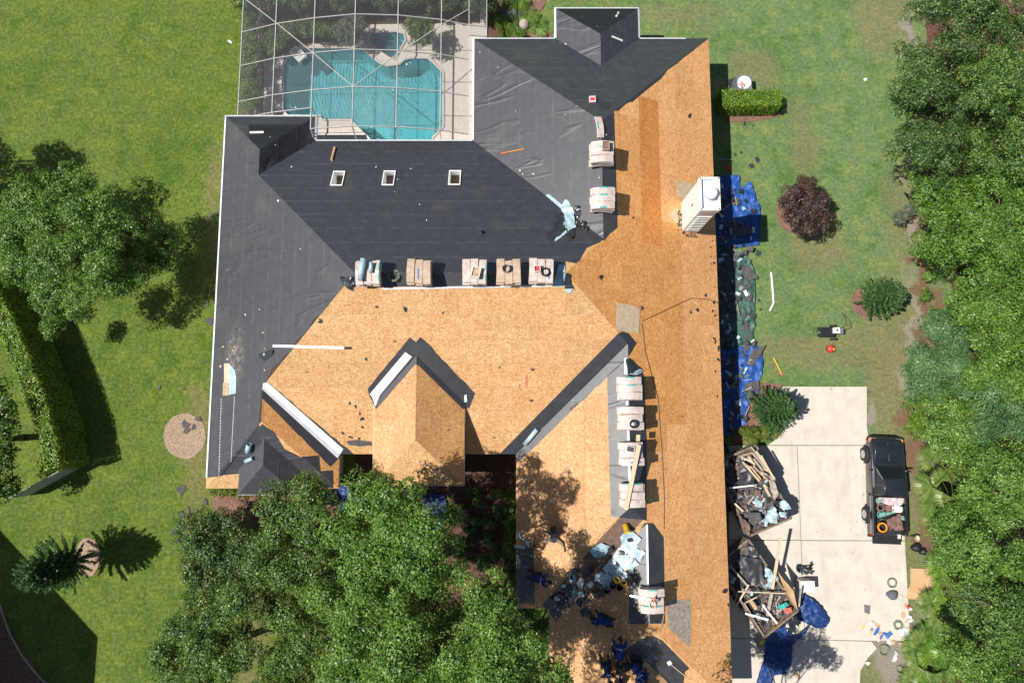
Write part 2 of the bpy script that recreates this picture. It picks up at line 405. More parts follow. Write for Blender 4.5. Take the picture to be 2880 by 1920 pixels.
pm('pink_cloth', (.62, .47, .50), (.50, .36, .39), 4, .9, .4)
pm('brown_cloth', (.24, .13, .11), (.14, .08, .07), 4, .9, .5)
pm('green_cloth', (.20, .34, .28), (.14, .26, .22), 4, .9, .4)
pm('wire_green', (.20, .25, .17), (.13, .17, .11), 10, .6)
pm('chrome', (.55, .55, .56), (.45, .45, .46), 10, .25, 0, .5, .8)
pm('amber', (.75, .25, .02), (.7, .2, .02), 10, .3)
pm('roof_shingle', (.10, .09, .085), (.06, .055, .05), 8, .95, .4)
def carpaint():
    m, t, b = nodes('car_paint'); b.inputs['Base Color'].default_value = (.006, .012, .018, 1); b.inputs['Roughness'].default_value = .3
    b.inputs['Coat Weight'].default_value = 1; b.inputs['Coat Roughness'].default_value = .06
    d = noise(t, pos(t), 30, 3); t.links.new(ramp(t, d, [(.4, (.010, .015, .024)), (.8, (.030, .034, .042))]), b.inputs['Base Color'])
    m, t, b = nodes('car_glass'); b.inputs['Base Color'].default_value = (.010, .018, .018, 1); b.inputs['Roughness'].default_value = .05
carpaint()
def water():
    m, t, b = nodes('water'); p = pos(t)
    lw = N(t, 'ShaderNodeFresnel'); lw.inputs['IOR'].default_value = 1.33
    tr = N(t, 'ShaderNodeBsdfTransparent'); tr.inputs[0].default_value = (.70, .94, .95, 1)
    gl = N(t, 'ShaderNodeBsdfGlossy'); gl.inputs['Roughness'].default_value = .06; gl.inputs['Color'].default_value = (1, 1, 1, 1)
    dif = N(t, 'ShaderNodeBsdfDiffuse'); dif.inputs[0].default_value = (.24, .62, .65, 1)
    bm = N(t, 'ShaderNodeBump'); bm.inputs['Strength'].default_value = .6; bm.inputs['Distance'].default_value = .07
    wv = N(t, 'ShaderNodeTexWave', wave_type='RINGS', rings_direction='Z'); wv.inputs['Scale'].default_value = 1.6; wv.inputs['Distortion'].default_value = 5; wv.inputs['Detail'].default_value = 3
    mp = N(t, 'ShaderNodeMapping'); c = P(1140, 190); mp.inputs['Location'].default_value = (-c.x, -c.y, 0); t.links.new(p, mp.inputs[0]); t.links.new(mp.outputs[0], wv.inputs['Vector'])
    t.links.new(math_(t, 'ADD', math_(t, 'MULTIPLY', wv.outputs[1], .5), noise(t, p, 7, 3)), bm.inputs['Height'])
    for n in (lw, gl, dif): t.links.new(bm.outputs[0], n.inputs['Normal'])
    m1 = N(t, 'ShaderNodeMixShader'); m1.inputs[0].default_value = .16; t.links.new(tr.outputs[0], m1.inputs[1]); t.links.new(dif.outputs[0], m1.inputs[2])
    m2 = N(t, 'ShaderNodeMixShader'); t.links.new(lw.outputs[0], m2.inputs[0]); t.links.new(m1.outputs[0], m2.inputs[1]); t.links.new(gl.outputs[0], m2.inputs[2])
    t.links.new(m2.outputs[0], t.nodes['Material Output'].inputs[0])
    m, t, b = nodes('screen_mesh')
    tr = N(t, 'ShaderNodeBsdfTransparent'); df = N(t, 'ShaderNodeBsdfDiffuse'); df.inputs[0].default_value = (.13, .13, .135, 1)
    mx = N(t, 'ShaderNodeMixShader'); mx.inputs[0].default_value = .26; t.links.new(tr.outputs[0], mx.inputs[1]); t.links.new(df.outputs[0], mx.inputs[2])
    t.links.new(mx.outputs[0], t.nodes['Material Output'].inputs[0])
water()
M = MT

# ================================================================== the ground
PX0, PX1, PY0, PY1 = -14.55, -1.2, 13.6, 27.2          # pool yard: the lawn sheet leaves this open
B = 220
gm = MB()
for (a, b_, c, d) in ((-B, -B, B, PY0), (-B, PY1, B, B), (-B, PY0, PX0, PY1), (PX1, PY0, B, PY1)):
    gm.poly([(a, b_, 0), (c, b_, 0), (c, d, 0), (a, d, 0)])
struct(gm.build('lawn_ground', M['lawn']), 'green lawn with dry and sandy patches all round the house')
slabs = [
 [(2190, 1087), (2438, 1087), (2438, 1200), (2442, 1225), (2455, 1251), (2160, 1251), (2188, 1232), (2205, 1190), (2200, 1150)],
 [(2050, 1253), (2241, 1253), (2252, 1517), (2050, 1517)], [(2243, 1253), (2530, 1253), (2545, 1519), (2254, 1518)],
 [(2050, 1519), (2252, 1519), (2263, 1796), (2050, 1793)], [(2254, 1520), (2545, 1521), (2560, 1800), (2452, 1801), (2265, 1797)],
 [(2050, 1795), (2263, 1798), (2452, 1803), (2466, 1822), (2440, 1850), (2420, 1885), (2412, 2060), (2050, 2060)]]
db = MB()
for s in slabs:
    c = [sum(p[0] for p in s)/len(s), sum(p[1] for p in s)/len(s)]
    db.poly([P(c[0]+(p[0]-c[0])*.995, c[1]+(p[1]-c[1])*.995, .012) for p in s][::-1])
drive = struct(db.build('driveway', M['stone_edge']), 'pale concrete driveway slabs beside the house', 'driveway')
for s in slabs:
    m = MB(); m.slab([P(p[0], p[1], .06) for p in s][::-1], .05); m.build('concrete_slab', M['concrete'], drive)
def bed(poly, label, mat='mulch', z=.03, res=.25, amp=.03):
    pl = [tuple(P(*p)[:2]) for p in poly]
    o = sheet('mulch_bed', pl, res, lambda x, y: z+amp*fb(x, y, 1.5, 3), M[mat]); return struct(o, label, 'mulch')
def pring(u, v, ru, rv, n=36, w_=.03): return [(u+ru*math.cos(6.283*i/n)*(1+random.uniform(-w_, w_)), v+rv*math.sin(6.283*i/n)*(1+random.uniform(-w_, w_))) for i in range(n)]
bed(pring(520, 1226, 60, 64), 'round bare mulch circle on the left lawn beside the house', 'mulch_tan')
bed(pring(248, 1565, 34, 55), 'narrow mulch patch under the leaning conifer on the left lawn', 'mulch_tan')
bed(pring(2240, 596, 58, 62), 'mulch ring under the burgundy shrub')
bed(pring(2435, 850, 42, 44), 'mulch ring under the conifer near the woods')
bed([(2048, 300), (2190, 300), (2196, 328), (2120, 342), (2048, 345)], 'mulch strip in front of the box hedge')
bed([(2060, 1070), (2200, 1080), (2205, 1180), (2160, 1235), (2060, 1250)], 'mulch bed round the conifer by the driveway')
bed([(600, 1380), (760, 1380), (940, 1390), (960, 1480), (760, 1500), (600, 1460)], 'reddish mulch bed along the front of the left wing')
bed([(1000, 1260), (1450, 1260), (1450, 1700), (1180, 1720), (1180, 1400), (1000, 1400)], 'shaded mulch bed in the front courtyard', 'mulch_dark2')  # darker mulch colour stands in for part of the courtyard shade
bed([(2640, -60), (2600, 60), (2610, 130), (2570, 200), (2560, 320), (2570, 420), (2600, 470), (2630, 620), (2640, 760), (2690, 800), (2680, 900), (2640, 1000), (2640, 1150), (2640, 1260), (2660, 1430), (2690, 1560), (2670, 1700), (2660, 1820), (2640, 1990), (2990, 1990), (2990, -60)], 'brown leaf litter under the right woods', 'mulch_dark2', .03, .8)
bed([(1375, 0), (1400, -40), (1555, -40), (1530, 20), (1500, 60), (1550, 95), (1555, 112), (1370, 112)], 'planting bed between the pool cage and the back wall')
bed([(-40, 1700), (8, 1700), (40, 1790), (90, 1860), (128, 1915), (130, 1990), (-40, 1990)], 'dark mulch bed in the lower left corner behind a curved edging', 'mulch')
e = MB(); e.tube([P(*p, .03) for p in ((-4, 1690), (6, 1720), (28, 1782), (60, 1840), (95, 1885), (122, 1914), (135, 1925))], .05, 6)
tag(e.build('bed_edging', M['stone_edge']), 'curved pale edging strip round the lower left mulch bed', 'edging')
# ------------------------------------------------------------------ pool
z1 = lambda pts, z=0: [tuple(P(640+a/3.2667, b/3.2667, z)[:2]) for a, b in pts]
poolo = z1([(510, 600), (540, 540), (630, 455), (690, 440), (1215, 440), (1300, 500), (1400, 580), (1470, 608), (1580, 592), (1625, 550), (1680, 535), (1840, 535), (1890, 575), (1985, 670), (1985, 1170), (1890, 1265), (1880, 1310), (1340, 1310), (1130, 1105), (870, 1105), (860, 1070), (560, 1065), (505, 1010)])
spao = z1([(1295, 345), (1330, 303), (1550, 290), (1625, 312), (1640, 370), (1600, 440), (1555, 530), (1530, 550), (1500, 545), (1400, 480), (1305, 400)])
def ccw(p): return p if area2(p) > 0 else p[::-1]
poolo, spao = ccw(poolo), ccw(spao)
outer = [(PX0, PY0), (PX1, PY0), (PX1, PY1), (PX0, PY1)]
rings = [[Vector((x, y, 0)) for x, y in r] for r in (outer, poolo, spao)]
flat = [v for r in rings for v in r]
tr = tessellate_polygon(rings)
struct(mesh('pool_deck', [(v.x, v.y, .02) for v in flat], [t_ if (flat[t_[1]]-flat[t_[0]]).cross(flat[t_[2]]-flat[t_[0]]).z > 0 else t_[::-1] for t_ in tr], M['pool_deck']), 'beige concrete deck round the swimming pool', 'deck')
def basin(name, o, depth, label, mat='pool_plaster'):
    n = len(o); cx = sum(p[0] for p in o)/n; cy = sum(p[1] for p in o)/n
    vs = [(x, y, .018) for x, y in o]+[(x, y, -.9*depth) for x, y in o]+[(cx+(x-cx)*.95, cy+(y-cy)*.95, -depth) for x, y in o]
    fs = [(i, n+i, n+(i+1) % n, (i+1) % n) for i in range(n)]+[(n+i, 2*n+i, 2*n+(i+1) % n, n+(i+1) % n) for i in range(n)]
    m = MB(); m.add(vs, fs)
    tt = tessellate_polygon([[Vector((x, y, 0)) for x, y in o]])
    m.add([(vs[2*n+i][0], vs[2*n+i][1], -depth) for i in range(n)], [tuple(t_) for t_ in tt])
    return struct(m.build(name, M[mat]), label, 'pool')
basin('pool_basin', poolo, 1.5, 'turquoise plaster shell of the swimming pool')
basin('spa_basin', spao, .8, 'turquoise plaster shell of the small spa')
for o, lab in ((poolo, 'rippled turquoise water of the swimming pool'), (spao, 'still water of the small spa')):
    tt = tessellate_polygon([[Vector((x, y, 0)) for x, y in o]])
    m = MB(); m.add([(x, y, -.12) for x, y in o], [t_ if (Vector(o[t_[1]])-Vector(o[t_[0]])).cross(Vector(o[t_[2]])-Vector(o[t_[0]])) > 0 else t_[::-1] for t_ in tt])
    struct(m.build('water', M['water']), lab, 'water')
m = MB()
for o in (poolo, spao): m.tube([(x, y, .03) for x, y in o], .07, 6, closed=True)
struct(m.build('pool_coping', M['pool_deck']), 'raised rim round the pool and spa', 'coping')
# dark planting beds inside the cage: far strip and left strip
bm1 = z1([(190, 1075), (325, 1075), (340, 570), (590, 475), (670, 405), (1090, 385), (1230, 320), (1275, 228), (2320, 215), (2320, -190), (190, -190)])
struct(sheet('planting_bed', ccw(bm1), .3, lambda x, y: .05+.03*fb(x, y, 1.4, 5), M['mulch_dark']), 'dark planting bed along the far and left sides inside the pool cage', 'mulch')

# ================================================================== the house roof (plan coordinates, metres)
PI_ = .57; ZE = 3.0
XW, XE, YS, YN = -14.97, 10.42, -1.46, 14.65
BL = [  # x0,x1,y0,y1 = eave lines; dom = where the block exists; ze = eave height
 dict(n='main', x0=XW, x1=XE, y0=YS, y1=YN, ze=ZE, dom=(XW, XE, YS, YN)),
 dict(n='nw', x0=XW, x1=-10.18, y0=-90, y1=15.98, ze=ZE, dom=(XW, -10.18, 8, 15.98)),
 dict(n='ne', x0=-2.06, x1=XE, y0=-90, y1=20.28, ze=ZE, dom=(-2.06, XE, 7, 20.28)),
 dict(n='bump', x0=2.27, x1=6.76, y0=-90, y1=22.0, ze=ZE, dom=(2.27, 6.76, 16, 22.0)),
 dict(n='fl', x0=XW, x1=-8.48, y0=-3.12, y1=90, ze=ZE, dom=(XW, -8.48, -3.12, 5)),
 dict(n='bay', x0=-13.17, x1=-10.27, y0=-3.36, y1=90, ze=3.55, dom=(-13.17, -10.27, -3.36, 2)),
 dict(n='entry', x0=-6.55, x1=-2.25, y0=-2.86, y1=90, ze=4.4, dom=(-6.55, -2.25, -2.86, 5)),
 dict(n='fr', x0=.2, x1=XE, y0=-8.75, y1=90, ze=ZE, dom=(.2, XE, -8.75, 5)),
 dict(n='nar', x0=1.79, x1=XE, y0=-13.2, y1=90, ze=ZE, dom=(1.79, XE, -13.2, -2)),
 dict(n='fg', x0=3.2, x1=8.7, y0=-90, y1=90, ze=ZE, dom=(3.2, 8.7, -16.5, -8)),
]
def planes(b):
    p, z = PI_, b['ze']
    return {'W': (p, 0, z-p*b['x0']), 'E': (-p, 0, z+p*b['x1']), 'S': (0, p, z-p*b['y0']), 'N': (0, -p, z+p*b['y1'])}
def zat(pl, x, y): return pl[0]*x+pl[1]*y+pl[2]
def roofz(x, y):
    best = -1
    for b in BL:
        d = b['dom']
        if d[0]-1e-6 <= x <= d[1]+1e-6 and d[2]-1e-6 <= y <= d[3]+1e-6: best = max(best, min(zat(q, x, y) for q in planes(b).values()))
    return best
def subtract(poly, cons):                # poly minus the convex region {all cons >= 0}
    out = []; cur = poly
    for (a, b, c) in cons:
        o = halfclip(cur, -a, -b, -c)
        if len(o) >= 3 and abs(area2(o)) > 1e-3: out.append(o)
        cur = halfclip(cur, a, b, c)
        if len(cur) < 3: return out
    return out
PIECES = []                              # (key, plane, plan polygon)
for bi, b in enumerate(BL):
    d = b['dom']; pls = planes(b); rect = [(d[0], d[2]), (d[1], d[2]), (d[1], d[3]), (d[0], d[3])]
    for dr, pl in pls.items():
        poly = rect
        for d2, q in pls.items():
            if d2 != dr: poly = halfclip(poly, q[0]-pl[0], q[1]-pl[1], q[2]-pl[2]) if len(poly) > 2 else []
        if len(poly) < 3 or abs(area2(poly)) < 1e-3: continue
        polys = [poly]
        for ci, c in enumerate(BL):
            if ci == bi: continue
            e_ = c['dom']; cons = [(1, 0, -e_[0]), (-1, 0, e_[1]), (0, 1, -e_[2]), (0, -1, e_[3])]; dead = False
            for q in planes(c).values():
                k = (q[0]-pl[0], q[1]-pl[1], q[2]-pl[2])
                if abs(k[0])+abs(k[1]) < 1e-6:
                    if abs(k[2]) < 1e-6 and ci < bi: continue
                    if k[2] > 1e-6: continue
                    dead = True; break
                cons.append(k)
            if dead: continue
            polys = [r for pp in polys for r in subtract(pp, cons)]
        key = (dr, {'W': b['x0'], 'E': b['x1'], 'S': b['y0'], 'N': b['y1']}[dr], b['ze'])
        PIECES += [(key, pl, pp if area2(pp) > 0 else pp[::-1], b['n']) for pp in polys]
SKYS = []                                # skylight openings cut through the main north slope
for (u, v) in ((951, 503), (1094, 502), (1279, 501)):
    pl = planes(BL[0])['N']; x, y = (lambda d: (d.x*(pl[2]-H)/(d.z-pl[0]*d.x-pl[1]*d.y), d.y*(pl[2]-H)/(d.z-pl[0]*d.x-pl[1]*d.y)))(ray(u, v))
    SKYS.append(((x, y), .285, .455)); cons = [(1, 0, -x+.285), (-1, 0, x+.285), (0, 1, -y+.455), (0, -1, y+.455)]
    PIECES = [(k, p_, pp if area2(pp) > 0 else pp[::-1], n) for (k, p_, po, n) in PIECES for pp in (subtract(po, cons) if k[0] == 'N' and n == 'main' else [po])]
def lift(pl, poly, off): return [Vector((x, y, zat(pl, x, y)+off)) for x, y in poly]
def onplane(u, v, pl):
    d = ray(u, v); t = (pl[2]-H)/(d.z-pl[0]*d.x-pl[1]*d.y); return (d.x*t, d.y*t)
def R(u, v, off=0):                      # a point of the roof surface along a line of sight
    best = None
    for key, pl, poly, _ in PIECES:
        x, y = onplane(u, v, pl)
        if inside((x, y), poly):
            z = zat(pl, x, y)
            if best is None or z > best.z: best = Vector((x, y, z))
    if best is None: best = P(u, v, 3.2)
    best.z += off; return best
def drape(pix):                          # picture outline laid on the roof: [(key, plane, plan polygon)]
    out = []; T = tess(pix)
    for key, pl, poly, _ in PIECES:
        pp = [proj((x, y, zat(pl, x, y))) for x, y in poly]
        for t_ in T:
            c = clip(t_, pp)
            if c: out.append((key, pl, [onplane(q[0], q[1], pl) for q in c]))
    return out
def patch(name, pix, off, mat, parent):
    m = MB()
    for key, pl, poly in drape(pix):
        if area2(poly) < 0: poly = poly[::-1]
        m.slab(lift(pl, poly, off), min(off*.9, .012))
    return m.build(name, M[mat], parent) if m.v else None

house = tag(empty('house', (0, 0, 0)), 'sprawling single storey hip roofed house being reroofed, half bare boards half black felt', 'house')
# walls
OUT = [(XW, 15.98), (-10.18, 15.98), (-10.18, YN), (-2.06, YN), (-2.06, 20.28), (2.27, 20.28), (2.27, 22), (6.76, 22), (6.76, 20.28), (XE, 20.28),
       (XE, -13.2), (1.79, -13.2), (1.79, -8.75), (.2, -8.75), (.2, YS), (-8.48, YS), (-8.48, -3.12), (XW, -3.12)]
def inset(poly, d):                      # clockwise rectilinear outline moved inwards
    n = len(poly); out = []
    for i in range(n):
        a, b, c = Vector(poly[i-1]), Vector(poly[i]), Vector(poly[(i+1) % n])
        d1 = (b-a).normalized(); d2 = (c-b).normalized()
        n1 = Vector((d1.y, -d1.x)); n2 = Vector((d2.y, -d2.x)); q = b+(n1+n2)*d; out.append((q.x, q.y))
    return out
def ringwall(poly, z0, z1_, name, mat, parent):
    m = MB(); n = len(poly)
    for i in range(n):
        a, b = poly[i], poly[(i+1) % n]; m.poly([(a[0], a[1], z0), (a[0], a[1], z1_), (b[0], b[1], z1_), (b[0], b[1], z0)])
    return m.build(name, M[mat], parent)
WALL = inset(OUT, .55)
ringwall(WALL, 0, ZE-.12, 'wall', 'stucco', house)
m = MB()
for i in range(len(OUT)):
    a, b = OUT[i], OUT[(i+1) % len(OUT)]; c, d = WALL[(i+1) % len(OUT)], WALL[i]
    m.poly([(a[0], a[1], ZE-.2), (b[0], b[1], ZE-.2), (c[0], c[1], ZE-.2), (d[0], d[1], ZE-.2)])
m.build('soffit', M['white_paint'], house)
FA = inset(OUT, .012)
ringwall(FA, ZE-.2, ZE-.015, 'fascia', 'white_paint', house)
for b in (BL[5], BL[6], BL[9]):          # bay, entry and front gable bodies
    d = b['dom']; k = .35; m = MB(); x0, x1, y0 = d[0]+k, d[1]-k, d[2]+k; y1 = {'bay': -2.6, 'entry': -.9, 'fg': -12.7}[b['n']]
    m.poly([(x0, y1, 0), (x0, y1, b['ze']), (x0, y0, b['ze']), (x0, y0, 0)]); m.poly([(x1, y0, 0), (x1, y0, b['ze']), (x1, y1, b['ze']), (x1, y1, 0)])
    m.poly([(x0, y0, 0), (x0, y0, b['ze']), (x1, y0, b['ze']), (x1, y0, 0)])
    yy = {'bay': 0, 'entry': 2.2, 'fg': -12.7}[b['n']]
    for xx, sg in ((d[0]+.3, -1), (d[1]-.3, 1)):          # cheek walls down to the roof behind
        pts = [(xx, y0, b['ze']-.04), (xx, y0, 2.2), (xx, yy, 2.2), (xx, yy, b['ze']-.04)]
        m.poly(pts if sg < 0 else pts[::-1])
    m.build('wall', M['stucco'], house)
    m = MB(); z = b['ze']-.16
    for a, c in (((d[0], d[2]), (d[0], yy)), ((d[1], d[2]), (d[1], yy)), ((d[0], d[2]), (d[1], d[2]))): m.bar((*a, z+.07), (*c, z+.07), .03, .14)
    m.build('fascia', M['white_paint'], house)
# windows and front door on the walls under the eaves
for (x, y, w_, h_, ax) in ((-12.5, -2.57, 1.8, 1.4, 'y'), (-7.8, -.91, 1., 1.4, 'y'), (-.9, -.91, 1., 1.4, 'y'), (.75, -4, 1.6, 1.4, 'x'), (-7, 14.1, 2.6, 2.1, 'y'), (9.87, 3, 1.4, 1.3, 'x'), (9.87, 12, 1.4, 1.3, 'x')):
    m = MB(); zc = 1.1+h_/2 if h_ < 2 else 1.1
    sz = (w_+.16, .08, h_+.16) if ax == 'y' else (.08, w_+.16, h_+.16); m.box((x, y, zc), sz); f_ = m.build('window', M['white_paint'], house)
    m = MB(); sz = (w_, .1, h_) if ax == 'y' else (.1, w_, h_); m.box((x, y, zc), sz); m.build('pane', M['car_glass'], f_)
m = MB(); m.box((-4.4, -1.0, 1.15), (1.3, .1, 2.3)); dd = m.build('door', M['wood'], house); m = MB(); m.box((-3.9, -1.08, 1.05), (.06, .1, .2)); m.build('handle', M['chrome'], dd)
# deck
m = MB()
for key, pl, poly, _ in PIECES: m.slab(lift(pl, poly, -.006), .05)
deck = m.build('roof_deck', M['deck_dark'], house)
CA = 1/math.sqrt(1+PI_**2)
def cells(key, polys, du, dv, stag):
    dr, e0, ze = key
    uv = (lambda x, y: (y, x-e0)) if dr == 'W' else (lambda x, y: (y, e0-x)) if dr == 'E' else (lambda x, y: (x, y-e0)) if dr == 'S' else (lambda x, y: (x, e0-y))
    xy = (lambda u, v: (e0+v, u)) if dr == 'W' else (lambda u, v: (e0-v, u)) if dr == 'E' else (lambda u, v: (u, e0+v)) if dr == 'S' else (lambda u, v: (u, e0-v))
    pts = [uv(*p) for pp in polys for p in pp]; u0 = min(p[0] for p in pts); u1 = max(p[0] for p in pts); v1 = max(p[1] for p in pts)
    for j in range(int(v1/dv)+1):
        o = (j % 2)*stag
        us = [u0-.5, u1+.5] if du is None else None
        if du is None: yield j, 0, [xy(us[0], j*dv), xy(us[1], j*dv), xy(us[1], (j+1)*dv), xy(us[0], (j+1)*dv)], uv
        else:
            for i in range(int(math.floor((u0-o)/du)), int(math.ceil((u1-o)/du))):
                g = .0025; a, b, c, d = i*du+o+g, (i+1)*du+o-g, j*dv+g, (j+1)*dv-g
                yield j, i, [xy(a, c), xy(b, c), xy(b, d), xy(a, d)], uv
KEYS = {}
for key, pl, poly, n in PIECES: KEYS.setdefault(key, [pl, [], set()]); KEYS[key][1].append(poly); KEYS[key][2].add(n)
OSB = lambda key, ns: key[0] == 'E' or key[0] == 'S' or (key[0] == 'W' and (ns & {'entry', 'fr', 'nar', 'fg'})) or (key[0] == 'N' and 'main' in ns)
nsheet = 0
for key, (pl, polys, ns) in KEYS.items():
    full = OSB(key, ns)
    if 'bay' in ns or 'bump' in ns: continue
    if key[0] in 'EW' and abs(key[1]+10.18) < .01: continue
    for j, i, cell, uv in cells(key, polys, 2.44, 1.22*CA, 1.22):
        cx = sum(p[0] for p in cell)/4; cy = sum(p[1] for p in cell)/4
        if not full and not (key[0] == 'W' and abs(key[1]-XW) < .01 and cy < 0): continue
        if key[0] == 'N' and cy > 8.2: continue
        mm = MB()
        for pp in polys:
            c = clip(cell, pp)
            if c:
                if area2(c) < 0: c = c[::-1]
                mm.slab(lift(pl, c, random.uniform(.001, .004)), .011)
        if not mm.v: continue
        o = mm.build('osb_sheet', M['osb'], deck); nsheet += 1
        k = random.uniform(.93, 1.04); t_ = random.uniform(-.02, .02); col = [k*(1+t_), k, k*(1-t_)*1.08]
        if key[0] == 'W': col = [c_*q for c_, q in zip(col, (.92, .90, .95))]  # west-facing sheets toned down in colour against the full sun there
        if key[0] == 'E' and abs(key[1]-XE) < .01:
            col = [c_*q for c_, q in zip(col, (1.32, 1.17, 1.06))]  # east slope sheets brightened in colour to offset their weak sunlight
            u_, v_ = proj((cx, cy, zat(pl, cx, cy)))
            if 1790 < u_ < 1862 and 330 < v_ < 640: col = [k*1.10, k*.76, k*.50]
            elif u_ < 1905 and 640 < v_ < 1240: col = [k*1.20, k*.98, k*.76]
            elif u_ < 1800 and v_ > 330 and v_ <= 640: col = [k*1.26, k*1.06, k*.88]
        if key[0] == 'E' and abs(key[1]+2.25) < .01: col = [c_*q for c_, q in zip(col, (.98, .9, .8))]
        if key[0] == 'E' and abs(key[1]+8.48) < .01: col = [c_*q for c_, q in zip(col, (1, .88, .7))]  # front left wing's east face: its orange shade tone put into the colour
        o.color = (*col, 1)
# felt courses
CV = .92*CA
def near(p, q):                          # do two plan polygons touch?
    for A, B_ in ((p, q), (q, p)):
        for v in A:
            w_ = snap(v, B_)
            if abs(w_[0]-v[0])+abs(w_[1]-v[1]) < .02 or inside(v, B_): return True
    return False
def runs(polys):
    out = []
    for p in polys:
        hit = [g for g in out if any(near(p, q) for q in g)]
        out = [g for g in out if g not in hit]+[[p]+[q for g in hit for q in g]]
    return out
def felt_on(key, pl, polys, parent=house):
    for j, _, cell, uv in cells(key, polys, None, CV, 0):
        cs = [c if area2(c) > 0 else c[::-1] for c in (clip(cell, pp) for pp in polys) if c]
        for g in runs(cs):
            vs = []; fs = []; uvs = []
            for c in g:
                n = len(vs); fs.append(tuple(range(n, n+len(c))))
                for x, y in c:
                    u_, v_ = uv(x, y); fr = (v_-j*CV)/CV; vs.append((x, y, zat(pl, x, y)+.010+.012*(1-fr))); uvs.append((u_, fr))
            mesh('underlayment_strip', vs, fs, M['felt'], parent, uv=uvs)
def felt_face(test):
    for key, (pl, polys, ns) in KEYS.items():
        if test(key, ns): felt_on(key, pl, polys)
felt_face(lambda k, ns: k[0] == 'N' and 'main' not in ns)
felt_face(lambda k, ns: 'bump' in ns or 'bay' in ns)
felt_face(lambda k, ns: k[0] == 'W' and abs(k[1]+2.06) < .01)
felt_face(lambda k, ns: k[0] == 'E' and abs(k[1]+10.18) < .01)
def felt_pix(pix, keytest=lambda k: True):
    g = {}
    for key, pl, poly in drape(pix):
        if keytest(key): g.setdefault(key, [pl, []])[1].append(poly if area2(poly) > 0 else poly[::-1])
    for key, (pl, polys) in g.items(): felt_on(key, pl, polys)
# north slope of the main roof, wrapped over the ridge to a straight edge
felt_pix([(700, 350), (1760, 350), (1760, 640), (1738, 640), (1702, 643), (1715, 657), (1700, 676), (1650, 697), (1625, 742), (1590, 735), (1587, 806), (985, 806), (970, 770), (700, 470)], lambda k: k[0] in 'NS')
felt_pix([(1672, 335), (1727, 312), (1737, 640), (1715, 657), (1700, 676), (1680, 676)], lambda k: k[0] == 'E')
# west slope down to its ragged lower edge
WK = lambda k: k[1] < -8 or (k[0] == 'S' and k[1] < -3 and k[2] < 3.2)
felt_pix([(560, 280), (900, 280), (1010, 770), (985, 800), (972, 805), (978, 845), (932, 851), (928, 875), (884, 895), (868, 926), (835, 958), (820, 985), (806, 998), (768, 1034), (749, 1074), (737, 1082), (728, 1200), (700, 1240), (625, 1338), (560, 1345)], WK)
felt_pix([(728, 1200), (738, 1192), (752, 1202), (772, 1215), (800, 1262), (845, 1284), (897, 1280), (901, 1324), (936, 1322), (938, 1372), (842, 1373), (842, 1320), (742, 1235), (672, 1322), (672, 1332), (620, 1336)], lambda k: k[1] < -3 and k[2] < 3.2)
def vfelt(pix, off=.022, mat='felt'):
    vs = []; fs = []; uvs = []
    for key, pl, poly in drape(pix):
        if area2(poly) < 0: poly = poly[::-1]
        n = len(vs); fs.append(tuple(range(n, n+len(poly))))
        for x, y in poly: vs.append((x, y, zat(pl, x, y)+off)); uvs.append((x, .3))
    if fs: return mesh('valley_strip', vs, fs, M[mat], house, uv=uvs)
def ragged(a, b, n, k):
    a, b = Vector(a), Vector(b); d = (b-a).normalized(); q = Vector((-d.y, d.x))
    return [tuple(a.lerp(b, i/n)+(q*random.uniform(-k, k) if 0 < i < n else q*0)) for i in range(n+1)]
vfelt(ragged((750, 1072), (1000, 1282), 18, 2)+[(962, 1278), (930, 1312)]+ragged((930, 1312), (738, 1120), 12, 1.5)+[(738, 1080)])             # left valley
vfelt(ragged((1152, 949), (1034, 1093), 8, 1)+[(1038, 1110)]+ragged((1058, 1150), (1166, 1026), 8, 1)+[(1176, 1026)]+ragged((1302, 1150), (1320, 1146), 2, 1)+ragged((1336, 1106), (1195, 958), 14, 2)+[(1182, 948), (1170, 962)])   # entry V
vfelt([(1738, 938), (1752, 932), (1768, 938), (1790, 964), (1774, 992), (1764, 1006), (1764, 1010)]+ragged((1707, 1060), (1456, 1300), 14, 1.5)+[(1405, 1276)])  # right valley
vfelt([(1707, 1055), (1765, 1005), (1778, 1010), (1804, 1040), (1812, 1060), (1818, 1240), (1818, 1462), (1718, 1452), (1712, 1250)])       # ridge strip
vfelt([(1768, 1560), (1770, 1540), (1812, 1470), (1836, 1470), (1866, 1510), (1870, 1752), (1768, 1753)])                                    # narrow ridge strip
vfelt([(1450, 1537), (1500, 1540), (1504, 1697), (1450, 1695)])
vfelt(ragged((1748, 1446), (1526, 1700), 12, 2)+[(1562, 1744)]+ragged((1620, 1690), (1700, 1640), 4, 8)+ragged((1735, 1610), (1768, 1560), 3, 2)+[(1770, 1500), (1800, 1470), (1812, 1456)], .02, 'brown_felt')
vfelt([(1526, 1700), (1545, 1680), (1580, 1655), (1622, 1690), (1562, 1744)], .03)
vfelt([(1750, 1834), (1800, 1796), (1835, 1786), (1862, 1800), (1938, 1878), (1926, 1888), (1920, 1930), (1890, 1930), (1818, 1858), (1800, 1870), (1780, 1880)], .03)
vfelt([(1726, 312)]+[(1738, 312), (1760, 292), (1772, 287), (1778, 287), (1812, 258), (1830, 244), (1858, 222), (1866, 212), (1879, 194), (1885, 192), (1905, 178), (1918, 166), (1950, 142), (1989, 108)]+[(1985, 106), (1850, 200)], .03)
